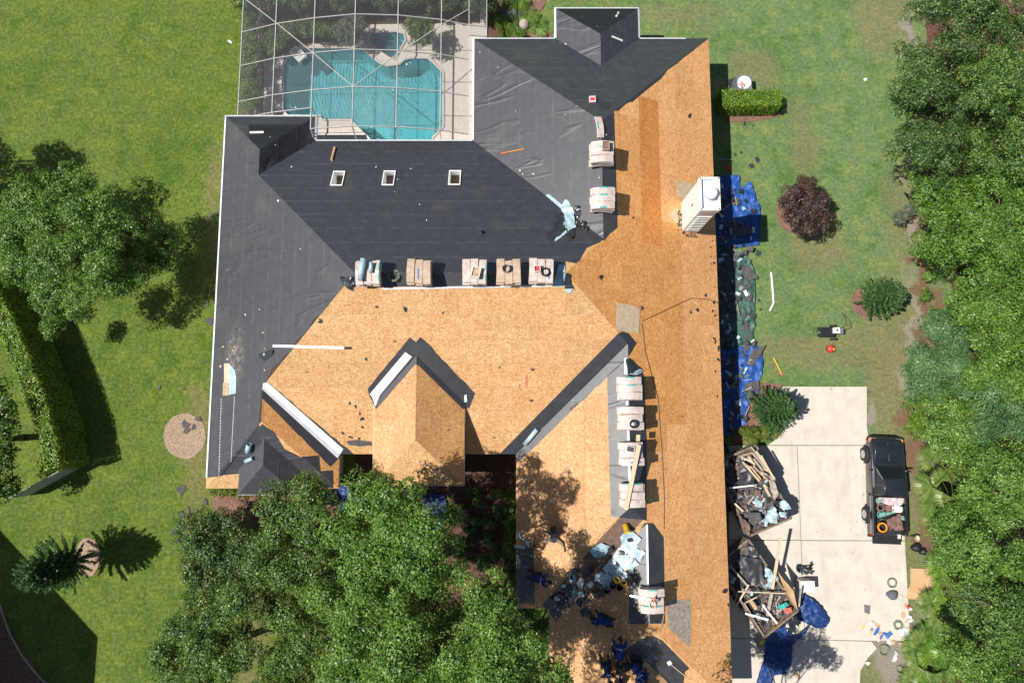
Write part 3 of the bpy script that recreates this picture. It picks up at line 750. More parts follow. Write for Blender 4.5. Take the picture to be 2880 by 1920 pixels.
# metal in the valleys, drip edges, hip strip along the ridge
patch('valley_metal', [(741, 1078), (752, 1074), (966, 1262), (950, 1288), (738, 1094)], .036, 'white_metal', house)
patch('valley_metal', [(1140, 990), (1159, 1003), (1068, 1112), (1056, 1142), (1046, 1115), (1040, 1108)], .036, 'white_metal', house)
patch('ridge_edge_strip', [(1075, 809), (1590, 800), (1592, 806), (1075, 815)], .03, 'trim_white', house)
for pl_ in ([(1755, 1008), (1762, 1006), (1764, 1052), (1756, 1052)], [(1760, 1128), (1766, 1128), (1766, 1140), (1760, 1140)], [(1763, 1210), (1769, 1210), (1770, 1238), (1764, 1238)], [(1766, 1310), (1772, 1310), (1774, 1352), (1768, 1352)], [(1817, 1475), (1822, 1475), (1824, 1640), (1819, 1640)], [(1306, 1112), (1312, 1108), (1314, 1130), (1306, 1130)]):
    patch('ridge_metal', pl_, .045, 'white_metal', house)
def drip(a, b):
    m = MB(); a = Vector((*a, ZE)); b = Vector((*b, ZE)); d = (b-a).normalized(); n = Vector((d.y, -d.x, 0))   # inwards for a clockwise outline
    i0 = n*.075; up = Vector((0, 0, .028)); up2 = Vector((0, 0, .028+.10*PI_)); o = -n*.025
    m.poly([a+o+up, b+o+up, b+i0+up2, a+i0+up2][::-1]); m.poly([a+o+up, a+o-Vector((0, 0, .09)), b+o-Vector((0, 0, .09)), b+o+up][::-1])
    m.build('drip_edge', M['trim_white'], house)
for i in (0, 1, 2, 3, 4, 5, 6, 7): drip(OUT[i], OUT[i+1])
drip((6.76, 20.28), (9.2, 20.28)); drip((XW, -2.6), (XW, 15.98))
# skylight shafts
for (c, wx, wy) in SKYS:
    m = MB(); zc = lambda y: zat(planes(BL[0])['N'], c[0], y)
    q = [(c[0]-wx, c[1]-wy), (c[0]+wx, c[1]-wy), (c[0]+wx, c[1]+wy), (c[0]-wx, c[1]+wy)]
    for k in range(4):
        a, b = q[k], q[(k+1) % 4]; sh = lambda p, f: (c[0]+(p[0]-c[0])*f, c[1]+(p[1]-c[1])*f)
        V3 = lambda p, dz: Vector((p[0], p[1], zc(p[1])+dz)); ao, bo, ai, bi = sh(a, 1.04), sh(b, 1.04), sh(a, .9), sh(b, .9)
        m.poly([V3(ao, .1), V3(bo, .1), V3(bi, .1), V3(ai, .1)]); m.poly([V3(ao, .1), V3(ao, .005), V3(bo, .005), V3(bo, .1)])
        m.poly([V3(ai, .1), V3(bi, .1), Vector((*bi, zc(c[1])-.72)), Vector((*ai, zc(c[1])-.72))])
    cb = m.build('skylight_shaft', M['bright_white'], house)
    m = MB(); m.poly([Vector((*sh(p, .92), zc(c[1])-.71)) for p in q]); m.build('shaft_floor', M['shaft_brown'], cb)
# chimney
cz = 7.4; x0, x1, y0, y1 = 8.42, 9.24, 9.47, 10.92
m = MB(); n_ = [(x0, y0), (x1, y0), (x1, y1), (x0, y1)]
for k in range(4):
    a, b = n_[k], n_[(k+1) % 4]; m.poly([(*a, 3.2), (*b, 3.2), (*b, cz), (*a, cz)])
ch = m.build('chimney', M['white_paint'], house)
m = MB()
for k in range(4):
    a, b = Vector((*n_[k], cz)), Vector((*n_[(k+1) % 4], cz)); d = (b-a).normalized()*.02; m.bar(a-d, b+d, .09, .34)
m.build('chimney_cap_rim', M['white_paint'], ch)
m = MB(); m.poly([(x0+.03, y0+.03, cz-.02), (x1-.03, y0+.03, cz-.02), (x1-.03, y1-.03, cz-.02), (x0+.03, y1-.03, cz-.02)]); m.build('chimney_top_plate', M['white_metal'], ch)
m = MB(); m.lathe((8.86, 10.2, cz-.02), [(.0, .0), (.2, 0), (.2, .22), (.3, .24), (.3, .34), (.28, .4), (.2, .46), (.08, .49), (0, .495)], 20); m.build('flue_cap', M['white_metal'], ch, True)
for k in range(9):
    m = MB(); z = 4.35+k*.27; m.box((8.83, y0-.012, z), (.66, .03, .17), Matrix.Rotation(.35, 3, 'X')); m.build('siding_louvre', M['white_paint'], ch)
m = MB(); m.box((x0-.004, 10.15, 6.1), (.01, .1, .2)); m.build('torn_hole', M['black'], ch)
def scatterbits(name, lab, cat, pts, mat, r=(.04, .12), group=None, off=.012, onroof=True):
    for u, v in pts:
        c = R(u, v, off) if onroof else P(u, v, off); m = MB(); q = blob(0, 0, random.uniform(*r), 7, .5, 1, random.uniform(.4, 1), random.uniform(0, 6))
        if onroof: pts3 = [(c.x+a, c.y+b, roofz(c.x+a, c.y+b)+off+.01) for a, b in q]
        else: pts3 = [(c.x+a, c.y+b, off+random.uniform(.0, .03)) for a, b in q]
        m.slab(pts3, .008); o = m.build(name, M[mat]); tag(o, lab, cat, group)
m = MB()
for k in range(60):
    t_ = random.random(); s_ = random.random()
    x, y = (x0-.02-random.random()*.22*(1 if s_ < .6 else .1), y0+.0+t_*1.0) if s_ < .6 else (x0+t_*.9, y0-.03-random.random()*.2)
    q = blob(x, y, random.uniform(.02, .055), 5, .4); m.slab([(a, b, roofz(a, b)+.02+random.random()*.01) for a, b in q], .008)
m.build('flashing_residue', M['roof_shingle'], ch)['kind'] = 'stuff'
for q in ([(1900, 508), (1952, 518), (1945, 560), (1905, 555)], [(1878, 600), (1905, 585), (1920, 640), (1895, 622)]):
    m = MB()
    for key, pl, poly in drape(q): m.slab(lift(pl, poly if area2(poly) > 0 else poly[::-1], .012), .01)
    m.build('patch_board', M['wood_pale'], ch)
# vent pipes and holes
for (u, v, r, h_, mt) in ((1357, 655, .06, .16, 'black'), (1497, 1037, .05, .03, 'black'), (1494, 1124, .05, .03, 'black'), (1736, 47, .05, .35, 'white_paint'), (1803, 866, .05, .03, 'black'), (1941, 878, .04, .02, 'black')):
    c = R(u, v); m = MB(); m.lathe(c-Vector((0, 0, .05)), [(r*1.9, .02), (r*1.9, .065), (r, .08), (r, h_+.05), (r*.8, h_+.05), (r*.8, 0)], 14); m.build('vent_pipe', M[mt], house)

# ================================================================== pool cage
XS = [-14.6, -12.5, -10.3, -8.1, -5.9, -3.7, -2.28]; ZS = [2.35, 3.13, 3.66, 4.0, 3.9, 3.51, 3.02]; YR = [16.1, 17.06, 19.09, 21.02, 23.0, 25.0, 26.9]
cage = tag(empty('screen_enclosure', (0, 0, 0)), 'white framed screened pool cage with dark mesh panels', 'pool cage')
def ystart(i): return 16.1 if i < 2 else 14.97
def beam(a, b, w_=.036, h_=.07):
    m = MB(); m.bar(a, b, w_, h_); m.build('frame_beam', M['cage_metal'], cage)
def pane(pts):
    m = MB(); m.poly(pts); m.build('screen_panel', M['screen_mesh'], cage)
for i in range(7):
    ys = [y for y in ([14.97] if i > 2 else [])+YR]
    if i == 2: ys = [14.97]+YR
    for a, b in zip(ys, ys[1:]): beam((XS[i], a, ZS[i]), (XS[i], b, ZS[i]), .044, .09)
for i in range(6):
    for y in ([14.97] if i >= 2 else [16.1])+YR[1:]: beam((XS[i], y, ZS[i]), (XS[i+1], y, ZS[i+1]))
    ys = ([14.97] if i >= 2 else [16.1])+YR[1:]
    for a, b in zip(ys, ys[1:]):
        e_ = .03; pane([(XS[i]+e_, a+e_, ZS[i]), (XS[i+1]-e_, a+e_, ZS[i+1]), (XS[i+1]-e_, b-e_, ZS[i+1]), (XS[i]+e_, b-e_, ZS[i])])
beam((XS[2], 14.97, ZS[2]-.9), (XS[2], 14.97, ZS[2]), .06, .06); beam((XS[2], 16.1, ZS[2]-.6), (XS[2], 16.1, ZS[2]), .06, .06)
for a, b in (((XS[0], 23.0, ZS[0]), (XS[3], 17.06, ZS[3])), ((XS[3], 17.06, ZS[3]), (XS[6], 21.9, ZS[6]+.05))):     # sway braces follow the arch
    q = [Vector(a)]; n = 6
    for k in range(1, n):
        t_ = k/n; x = a[0]+(b[0]-a[0])*t_; q.append(Vector((x, a[1]+(b[1]-a[1])*t_, float(np.interp(x, XS, ZS))+.02)))
    q.append(Vector(b)); m = MB()
    for p_, r_ in zip(q, q[1:]): m.bar(p_, r_, .036, .04)
    m.build('sway_brace', M['cage_metal'], cage)
for i in range(1, 6):       # posts standing on the house gutter
    y = ystart(i); yb = 16.02 if i < 2 else 14.72
    beam((XS[i], y, ZS[i]), (XS[i], yb, ZE-.02), .05, .05)
for y in YR: beam((XS[0], y, .02), (XS[0], y, ZS[0]), .06, .06)
for i in range(7): beam((XS[i], 26.9, .02), (XS[i], 26.9, ZS[i]), .06, .06)
for y in (16.1, 26.9): pass
for z in (.05, 1.0): beam((XS[0], 16.1, z), (XS[0], 26.9, z), .05, .05); beam((XS[0], 26.9, z), (XS[6], 26.9, z), .05, .05)
for a, b in zip(YR, YR[1:]): pane([(XS[0], a+.03, .05), (XS[0], b-.03, .05), (XS[0], b-.03, ZS[0]), (XS[0], a+.03, ZS[0])])
for i in range(6): pane([(XS[i]+.03, 26.9, .05), (XS[i+1]-.03, 26.9, .05), (XS[i+1]-.03, 26.9, ZS[i+1]), (XS[i]+.03, 26.9, ZS[i])])
beam((XS[6], 20.45, ZS[6]), (-1.35, 20.45, 2.9)); beam((-1.35, 20.45, 2.9), (-1.35, 26.9, 2.9)); beam((-1.35, 20.45, .02), (-1.35, 20.45, 2.9), .06, .06)
beam((XS[6], 21.02, ZS[6]), (-1.35, 21.02, 2.9)); pane([(XS[6]+.03, 20.48, ZS[6]), (-1.38, 20.48, 2.9), (-1.38, 26.87, 2.9), (XS[6]+.03, 26.87, ZS[6])]); pane([(-1.35, 20.48, .05), (-1.35, 26.87, .05), (-1.35, 26.87, 2.88), (-1.35, 20.48, 2.88)])
# chaise by the pool
m = MB(); c = P(838, 152, .25); Mr = rotz(.75); m.box(c, (.6, .9, .06), Mr)
for k in range(5): m.box(c+Mr @ Vector((0, -.36+k*.18, .05)), (.58, .1, .03), Mr)
for sx in (-.25, .25):
    for sy in (-.4, .4): m.box(c+Mr @ Vector((sx, sy, -.12)), (.05, .05, .24))
tag(m.build('pool_step_ladder', M['white_paint']), 'small white slatted pool seat at the water corner', 'seat')

# ================================================================== shingle bundles on the ridges
def bundle_mesh(mat_i, L=1.02, W=.335, T=.085, k=.33):
    vs = []; fs = []; n = 8
    for i in range(n+1):
        y = -L/2+L*i/n; dz = -k*(math.sqrt(y*y+.03)-math.sqrt(.03)); j = (math.sin(i*2.1)*.004)
        for x, z in ((-W/2, 0), (W/2, 0), (W/2+.004, T*.5), (W/2-.012, T+j), (-W/2+.012, T-j), (-W/2-.004, T*.5)): vs.append((x, y, z+dz))
    for i in range(n):
        for q in range(6): fs.append((i*6+q, i*6+(q+1) % 6, (i+1)*6+(q+1) % 6, (i+1)*6+q))
    fs += [tuple(reversed(range(6))), tuple(n*6+q for q in range(6))]
    me = bpy.data.meshes.new('bundle'); me.from_pydata(vs, [], fs); me.materials.append(M[mat_i]); return me
def print_mesh(mat_i, y0, y1, x0=-.12, x1=.14, L=1.02, T=.085, k=.33):
    f = lambda y: -k*(math.sqrt(y*y+.03)-math.sqrt(.03))+T+.006
    me = bpy.data.meshes.new('print'); n = 3; vs = []; fs = []
    for i in range(n+1):
        y = y0+(y1-y0)*i/n; vs += [(x0, y, f(y)), (x1, y, f(y))]
    for i in range(n): fs.append((2*i, 2*i+1, 2*i+3, 2*i+2))
    me.from_pydata(vs, [], fs); me.materials.append(M[mat_i]); return me
BM = {'wrap': bundle_mesh('wrap'), 'wrap_tan': bundle_mesh('wrap_tan')}
PR = {'teal': print_mesh('teal', -.2, .2, .10, .16), 'teal2': print_mesh('teal', -.12, .18, -.16, -.09), 'blue': print_mesh('blue_print', -.35, .1, -.05, .02), 'tealb': print_mesh('teal', -.4, .4, .11, .165)}
def stack(u, v, rz, zr, layers, label, mt='wrap', prints=(), cnt=3):
    c = P(u, v, zr); b0 = Vector((c.x, c.y, 0)); d = rotz(rz)
    for l in range(layers):
        for i in range(cnt):
            o_ = d @ Vector(((i-(cnt-1)/2)*.345+random.uniform(-.012, .012), random.uniform(-.06, .06), 0))
            o = bpy.data.objects.new('shingle_bundle', BM[mt]); COL.objects.link(o)
            o.location = (b0.x+o_.x, b0.y+o_.y, zr+.03+l*.09); o.rotation_euler = (0, 0, rz+random.uniform(-.05, .05))
            pos_ = ('leftmost', 'middle', 'rightmost') if abs(rz) < 1 else ('lowest', 'middle', 'uppermost')
            tag(o, pos_[i]+' top '+label.replace(' in the', ' of the').replace(' front wing', ' front').replace(' back wing', ' back') if l == layers-1 else 'lower '+label, 'shingle bundle', 'bundles: '+label)
            if l == layers-1:
                for (ii, key) in prints:
                    if ii == i: p_ = bpy.data.objects.new('wrapper_print', PR[key]); COL.objects.link(p_); p_.parent = o
    return Vector((b0.x, b0.y, zr+.03+layers*.09))
ZR = {'main': ZE+8.055*PI_, 'ne': ZE+6.24*PI_, 'fr': ZE+5.11*PI_, 'nar': ZE+4.315*PI_}
def ridge_uv(u, key, zt): return 0
def yfor(x_or_y): return 0
T1 = stack(1040, 771, 0, ZR['main']+.2, 6, 'pinkish shingle bundle of the ridge stack under two rolled pale liners', prints=((2, 'tealb'),))
T2 = stack(1182, 770, 0, ZR['main']+.2, 6, 'tan shingle bundle in the ridge stack with nothing on top', 'wrap_tan', ((1, 'blue'),))
T3 = stack(1336, 769, 0, ZR['main']+.2, 6, 'pinkish shingle bundle of the ridge stack under an open white box', prints=((2, 'tealb'),))
T4 = stack(1431, 769, 0, ZR['main']+.2, 6, 'tan shingle bundle in the ridge stack under a round metal ring', 'wrap_tan')
T5 = stack(1522, 766, 0, ZR['main']+.2, 6, 'pinkish shingle bundle of the ridge stack under a red nail box', prints=((2, 'blue'),))
hp = math.pi/2
T6 = stack(1691, 438, hp, ZR['ne']+.15, 6, 'pale shingle bundle in the back wing stack under a tan carton', prints=((2, 'teal2'),))
T7 = stack(1693, 566, hp, ZR['ne']+.15, 6, 'pale shingle bundle in the back wing stack nearest the chimney', prints=((1, 'teal'), (2, 'teal'), (0, 'teal2')))
T8 = stack(1766, 1093, hp, ZR['fr']+.12, 6, 'pale shingle bundle in the front wing stack closest to the valley', prints=((2, 'teal'), (1, 'teal')))
T9 = stack(1770, 1176, hp, ZR['fr']+.12, 6, 'pale shingle bundle in the front wing stack under a round coil of nails')
T10 = stack(1773, 1275, hp, ZR['fr']+.12, 6, 'pale shingle bundle in the front wing stack below the upper board end', prints=((0, 'blue'),))
T11 = stack(1775, 1390, hp, ZR['fr']+.12, 6, 'pale shingle bundle in the front wing stack below the lower board end', prints=((2, 'tealb'),))
T12 = stack(1829, 1683, hp, ZR['nar']+.12, 6, 'pale shingle bundle in the stack with a nail gun near the workers', prints=((2, 'teal'), (0, 'tealb')))
o = bpy.data.objects.new('shingle_bundle', BM['wrap']); COL.objects.link(o); c = R(1686, 360, .02); o.location = c+Vector((0, 0, .12)); o.rotation_euler = (0, .25, .12); tag(o, 'single curved shingle bundle lying north of the back wing stacks', 'shingle bundle')
p_ = bpy.data.objects.new('wrapper_print', PR['teal2']); COL.objects.link(p_); p_.parent = o
# ------------------------------------------------------------------ small things on the roof
def plank(name, a, b, w_, h_, mat, label, cat, group=None):
    m = MB(); m.bar(a, b, w_, h_); return tag(m.build(name, M[mat]), label, cat, group)
def roll(u, v, ang, L, r, label, mat='film', c=None, off=.0, flare=1.):
    c = c or R(u, v, r+.03+off); d = rotz(ang) @ Vector((L/2, 0, 0)); a, b = c-d, c+d
    if not off:
        for q in (a, b):
            z = roofz(q.x, q.y)
            if z > 0: q.z = z+r+.03
    m = MB(); y = (b-a).normalized(); n = 14
    Mx = Matrix((y.orthogonal().normalized(), y.cross(y.orthogonal()).normalized(), y)).transposed(); LL = (b-a).length
    m.lathe(a, [(r*.78, .02), (r, 0), (r*flare, LL), (r*.8*flare, LL), (r*.78, .02)], n, Mx)
    return tag(m.build('liner_roll', M[mat], None, True), label, 'roll')
roll(0, 0, 1.42, .95, .11, 'wide pale blue liner roll on the leftmost ridge stack', c=T1+Vector((-.2, .05, .1)), off=1, flare=1.35)
roll(0, 0, 1.55, .45, .085, 'short pale blue liner roll on the leftmost ridge stack', c=T1+Vector((.18, .15, .08)), off=1)
roll(702, 1260, 1.2, .40, .13, 'upright looking pale liner roll on the front left bay roof')
roll(704, 1292, .35, .48, .10, 'curled pale liner roll below the other on the front left bay roof')
roll(1493, 1228, .88, .95, .11, 'white liner roll lying in the long right valley')
roll(1462, 1535, -.1, .5, .08, 'pale liner roll at the top of the eave felt strip')
def carton(c, sx, sy, sz, rz, mat, label, cat='box', openm=None, mark=None):
    e_ = empty(cat.replace(' ', '_') if cat != 'box' else 'carton', c, rz); tag(e_, label, cat); m = MB()
    t_ = .02
    m.box((0, 0, t_/2), (sx, sy, t_))
    for s_ in (-1, 1): m.box((s_*(sx/2-t_/2), 0, sz/2), (t_, sy, sz)); m.box((0, s_*(sy/2-t_/2), sz/2), (sx-2*t_, t_, sz))
    m.build('body', M[mat], e_)
    if openm: m = MB(); m.box((0, 0, sz*.35), (sx-2*t_-.01, sy-2*t_-.01, sz*.6)); m.build('contents', M[openm], e_)
    else: m = MB(); m.box((0, 0, sz+.006), (sx, sy, .012)); m.build('lid', M[mat], e_)
    if mark: m = MB(); m.box((0, 0, sz+.016), (sx*.7, sy*.45, .006)); m.build('print', M[mark], e_)
    return e_
carton(T3+Vector((.08, -.12, .01)), .36, .46, .2, -.25, 'white_paint', 'open white carton on the middle ridge stack', openm='wood')
carton(T5+Vector((-.2, .0, .01)), .27, .27, .2, .1, 'white_paint', 'nail box full of red caps on the right ridge stack', openm='red')
carton(T6+Vector((.12, .18, .01)), .3, .4, .2, .02, 'wrap_tan', 'tan carton of nails on the back wing stack', openm='brown_cloth')
carton(R(1665, 285, .02), .3, .32, .2, .05, 'pink_cloth', 'pink nail box with a red printed lid on the dark back slope', mark='red')
carton(T10+Vector((-.1, .22, .01)), .36, .26, .12, -.2, 'white_paint', 'small white carton on the front wing stack beside a board', openm='shingle_grey')
def ring(c, r, t_, mat, label, cat='ring', name=None, n=20, turns=1, jit=0., tilt=(0, 0)):
    m = MB(); K = n*turns; pts = []
    for i in range(K if turns == 1 else K+1):
        a = 6.283*i/n; rr = r*(1+(random.uniform(-jit, jit)))
        pts.append(Vector(c)+Vector((rr*math.cos(a), rr*math.sin(a), (i/K*t_*1.2 if turns > 1 else 0)+random.uniform(0, jit*r*.4)+rr*math.cos(a)*tilt[0]+rr*math.sin(a)*tilt[1])))
    m.tube(pts, t_, 6, closed=(turns == 1)); return tag(m.build(name or cat.replace(' ', '_'), M[mat], None, True), label, cat)
m = MB(); m.lathe(T4+Vector((-.12, .06, .01)), [(.17, 0), (.17, .2), (.15, .2), (.15, .0)], 20); tag(m.build('metal_collar', M['grey_metal']), 'round open metal collar on the tan ridge stack', 'ring')
ring(T5+Vector((.15, -.12, .04)), .16, .03, 'black', 'tangled black hose coil on the right ridge stack', 'hose', turns=3, jit=.12)
ring(R(1108, 776, .06), .24, .012, 'wire_green', 'tangled pale green wire coil between two ridge stacks', 'wire coil', turns=8, jit=.25, tilt=(0, -.15))
e_ = tag(empty('nail_coil', T9+Vector((.1, -.25, .01))), 'round black and grey nail coil on a front wing stack', 'nail coil')
m = MB(); m.lathe((0, 0, 0), [(.2, 0), (.2, .05), (.1, .05)], 20); m.build('rim', M['black'], e_); m = MB(); m.lathe((0, 0, .05), [(.1, 0), (.1, .06), (.05, .08), (0, .08)], 16); m.build('core', M['chrome'], e_)
def nailgun(c, rz, label, mat='red_faded'):
    e_ = tag(empty('nail_gun', c, rz), label, 'nail gun'); m = MB(); m.tube([(-.05, 0, .08), (.12, 0, .08)], .05, 10); m.build('body', M[mat], e_)
    m = MB(); m.bar((-.04, 0, .08), (-.1, .2, .06), .04, .04); m.build('handle', M['black'], e_)
    m = MB(); m.lathe((.06, -.12, .03), [(0, 0), (.075, 0), (.075, .08), (0, .08)], 12); m.build('magazine', M['grey_metal'], e_)
    m = MB(); m.bar((.12, 0, .08), (.22, 0, .05), .03, .03); m.build('nose', M['chrome'], e_); return e_
nailgun(T12+Vector((.03, .1, .02)), 1.1, 'orange red nail gun on the stack near the workers')
ring(T12+Vector((-.02, -.1, .03)), .14, .018, 'wood_pale', 'coiled hose under the nail gun on the stack near the workers', 'hose', turns=3, jit=.1)
a = T12+Vector((-.95, .22, -.25)); b = T12+Vector((-.1, .12, .1)); plank('pry_bar', a, b, .05, .04, 'chrome', 'metal bar sticking out from the stack near the workers', 'bar')
# long board over two stacks, offcut block
plank('board', P(1797, 1250, T10.z+.12), P(1760, 1432, T11.z+.06), .19, .05, 'wood_pale', 'long pale board laid across two front wing stacks', 'board')
plank('wood_block', P(1795, 1222, T10.z+.05), P(1794, 1240, T10.z+.05), .16, .09, 'wood_pale', 'short wood block at the end of the long board', 'board')
plank('metal_strip', R(779, 976, .55), R(974, 981, .42), .11, .03, 'white_metal', 'long silver metal strip across the felt edge on the left slope', 'metal strip')
plank('flashing_piece', R(703, 374, .03), R(742, 373, .03), .12, .02, 'white_paint', 'short white flashing piece on the upper left back slope', 'flashing')
plank('flashing_piece', R(1721, 104, .03), R(1751, 116, .03), .1, .02, 'white_paint', 'white flashing piece on the small back bump roof', 'flashing')
m = MB(); m.tube([R(943, 417, .08), R(934, 452, .08)], .065, 12); tag(m.build('cardboard_tube', M['cardboard']), 'brown cardboard tube on the dark slope above the skylights', 'tube')
e_ = tag(empty('roofing_shovel', (0, 0, 0)), 'hammer with orange handle on the wrinkled back slope', 'hammer'); m = MB(); m.tube([R(1412, 432, .05), R(1475, 420, .05)], .025, 8); m.build('handle', M['orange'], e_)
m = MB(); m.bar(R(1411, 427, .05), R(1411, 439, .05), .07, .06); m.build('head', M['red'], e_)
e_ = tag(empty('roofing_hammer', (0, 0, 0)), 'shingle remover with white head lying on the front black felt', 'shovel'); m = MB(); m.tube([R(1886, 1866, .06), R(1926, 1898, .08)], .022, 8); m.build('handle', M['wood_pale'], e_)
m = MB(); m.slab([R(1874, 1860, .06), R(1884, 1855, .06), R(1890, 1864, .06), R(1880, 1870, .06)], .02); m.build('blade', M['white_paint'], e_)
def film(name, pix, label, cat, mat='film', res=.09, amp=.12, off=.03, roof=True, sc=2.5, grp=None, zb=0.):
    pl = [tuple((R(*p) if roof else P(*p, zb))[:2]) for p in pix]; sd = random.randint(0, 99)
    zf = lambda x, y: (max(roofz(x, y), ZE-.1) if roof else zb)+off+amp*abs(fb(x, y, sc, sd))*1.3
    return tag(sheet(name, pl, res, zf, M[mat]), label, cat, grp)
# crumpled liner pile on the back valley
film('liner_film', [(1534, 550), (1543, 546), (1580, 577), (1575, 586)], 'flat pale tail of the crumpled liner pile on the back slope', 'film', amp=.03)
film('liner_film', [(1575, 585), (1590, 560), (1598, 566), (1616, 600), (1600, 612), (1586, 606)], 'largest pale sheet of the crumpled liner pile on the back slope', 'film', amp=.1)
film('liner_film', [(1560, 592), (1586, 600), (1590, 640), (1580, 652), (1560, 640)], 'black sheet of the crumpled liner pile on the back slope', 'film', 'film_dark', amp=.15)
film('liner_film', [(1586, 606), (1612, 604), (1620, 640), (1598, 652), (1584, 636)], 'lower pale fold of the crumpled liner pile on the back slope', 'film', amp=.22, sc=5)
film('liner_film', [(1530, 664), (1560, 644), (1590, 648), (1556, 678)], 'dark flap with pale rim at the foot of the liner pile', 'film', 'film_dark', amp=.1)
film('liner_film', [(1556, 676), (1590, 648), (1596, 654), (1562, 680)], 'narrow pale fold at the foot of the liner pile', 'film', amp=.1)
film('liner_film', [(1592, 655), (1614, 640), (1618, 660), (1606, 674), (1594, 668)], 'small dark twist at the foot of the liner pile', 'film', 'film_dark', amp=.18, sc=5)
film('liner_film', [(1618, 622), (1640, 622), (1656, 640), (1650, 650), (1624, 640)], 'crinkled dark and pale bunch right of the liner pile', 'film', 'film_dark', amp=.22, sc=6)
film('liner_film', [(1616, 580), (1630, 582), (1634, 600), (1622, 620), (1614, 606)], 'small upper bunch of the liner pile', 'film', 'film_dark', amp=.2, sc=6)
film('liner_film', [(1572, 745), (1588, 742), (1590, 760), (1586, 806), (1556, 806), (1560, 780)], 'pale liner flap at the right end of the ridge stacks', 'film', amp=.12)
film('liner_film', [(1590, 768), (1602, 772), (1608, 800), (1612, 812), (1588, 812)], 'black felt flap hanging at the right ridge end', 'film', 'film_dark', amp=.12)
film('liner_film', [(1588, 814), (1612, 812), (1606, 822), (1594, 826)], 'small pale flap under the right ridge end', 'film', amp=.05)
film('liner_film', [(955, 780), (990, 780), (994, 820), (982, 815), (965, 800)], 'dark torn felt at the left ridge end', 'film', 'film_dark', amp=.18, sc=5)
film('liner_film', [(982, 782), (990, 780), (996, 800), (994, 822), (986, 805)], 'pale torn liner at the left ridge end', 'film', amp=.08)
film('felt_offcut', [(725, 998), (770, 982), (768, 998), (742, 1015)], 'folded black felt offcut lying on the left slope', 'felt scrap', 'film_dark', amp=.16, sc=3)
film('felt_offcut', [(1757, 1008), (1772, 1010), (1800, 1035), (1808, 1044), (1766, 1053)], 'dark flap of felt beside the top of the front wing ridge', 'felt scrap', 'film_dark', amp=.12, sc=3)
film('liner_film', [(1768, 1052), (1800, 1037), (1808, 1044), (1790, 1055)], 'pale edge of the felt flap beside the front wing ridge', 'film', amp=.06, off=.05)
film('felt_offcut', [(1680, 285), (1715, 290), (1712, 308), (1692, 300)], 'small black folded flap beside the pink nail box', 'felt scrap', 'film_dark', amp=.08)
# workers' strip of overlapping liner sheets
k = 0
for r_ in range(4):
    for c_ in range(4):
        u = 1668+c_*24+r_*17-(8 if r_ > 1 else 0); v = 1625-c_*29+r_*9-(0); 
        if (r_, c_) in ((3, 0),): continue
        q = [(u, v), (u+9, v-13), (u+20, v-24), (u+28, v-19), (u+36, v-12), (u+27, v-1), (u+16, v+12), (u+7, v+7)]; k += 1
        film('liner_sheet', [(a+random.uniform(-6, 6), b+random.uniform(-6, 6)) for a, b in q], 'pale blue liner sheet in the overlapping heap by the narrow ridge', 'film', amp=.12, off=.03+.006*k, sc=3, grp='overlapping liner sheets by the narrow ridge')
film('liner_sheet', [(1742, 1508), (1766, 1482), (1803, 1514), (1778, 1545), (1758, 1556), (1748, 1530)], 'large pale liner sheet at the top of the heap by the narrow ridge', 'film', amp=.1, off=.12)
film('liner_sheet', [(1655, 1545), (1690, 1524), (1715, 1535), (1700, 1562), (1672, 1566)], 'bright pale liner sheet at the left edge of the heap by the narrow ridge', 'film', amp=.1, off=.12)
for q in ([(1706, 1540), (1716, 1530), (1724, 1545), (1712, 1556)], [(1734, 1545), (1752, 1548), (1750, 1558), (1735, 1556)], [(1760, 1512), (1772, 1510), (1778, 1520), (1764, 1522)]):
    film('felt_offcut', q, 'black tear among the pale liner sheets by the narrow ridge', 'felt scrap', 'film_dark', amp=.05, off=.25, grp='black tears among liner sheets')
film('liner_film', [(1604, 1640), (1612, 1612), (1620, 1618), (1618, 1635)], 'upright pale scrap beside the workers debris', 'film', amp=.15)
film('liner_film', [(1622, 1636), (1634, 1618), (1642, 1630), (1638, 1655), (1626, 1650)], 'white crumpled scrap beside the workers debris', 'film', 'white_paint', amp=.15)
film('liner_film', [(1578, 1644), (1590, 1640), (1594, 1650), (1582, 1652)], 'tiny pale scrap beside the workers debris', 'film', amp=.1)
film('product_bag', [(1600, 1662), (1616, 1646), (1628, 1668), (1610, 1680)], 'green and white product bag in the workers debris', 'bag', 'green_cloth', amp=.08, off=.06)
film('liner_film', [(1455, 1490), (1463, 1496), (1468, 1512), (1488, 1520), (1490, 1540), (1484, 1536), (1470, 1516), (1457, 1508)], 'twisted pale liner on the eave near the kneeling worker', 'film', amp=.14, sc=5)
plank('stick', R(1580, 1597, .06), R(1598, 1640, .06), .05, .04, 'wood', 'short stick lying in the workers debris', 'stick')
for q in ([(1548, 1690), (1575, 1668), (1592, 1682), (1570, 1705)], [(1580, 1660), (1602, 1640), (1612, 1660), (1596, 1676)], [(1612, 1690), (1640, 1672), (1660, 1690), (1634, 1706)], [(1640, 1606), (1664, 1586), (1676, 1600), (1652, 1618)], [(1590, 1612), (1612, 1596), (1630, 1606), (1606, 1626)], [(1660, 1660), (1690, 1650), (1696, 1672), (1670, 1684)], [(1632, 1712), (1652, 1704), (1662, 1726), (1640, 1736)]):
    film('felt_offcut', [(a+random.uniform(-4, 4), b+random.uniform(-4, 4)) for a, b in q], 'dark crumpled felt in the litter along the brown strip', 'felt scrap', 'film_dark', amp=.16, off=.05, sc=5, grp='dark felt in the brown strip litter')
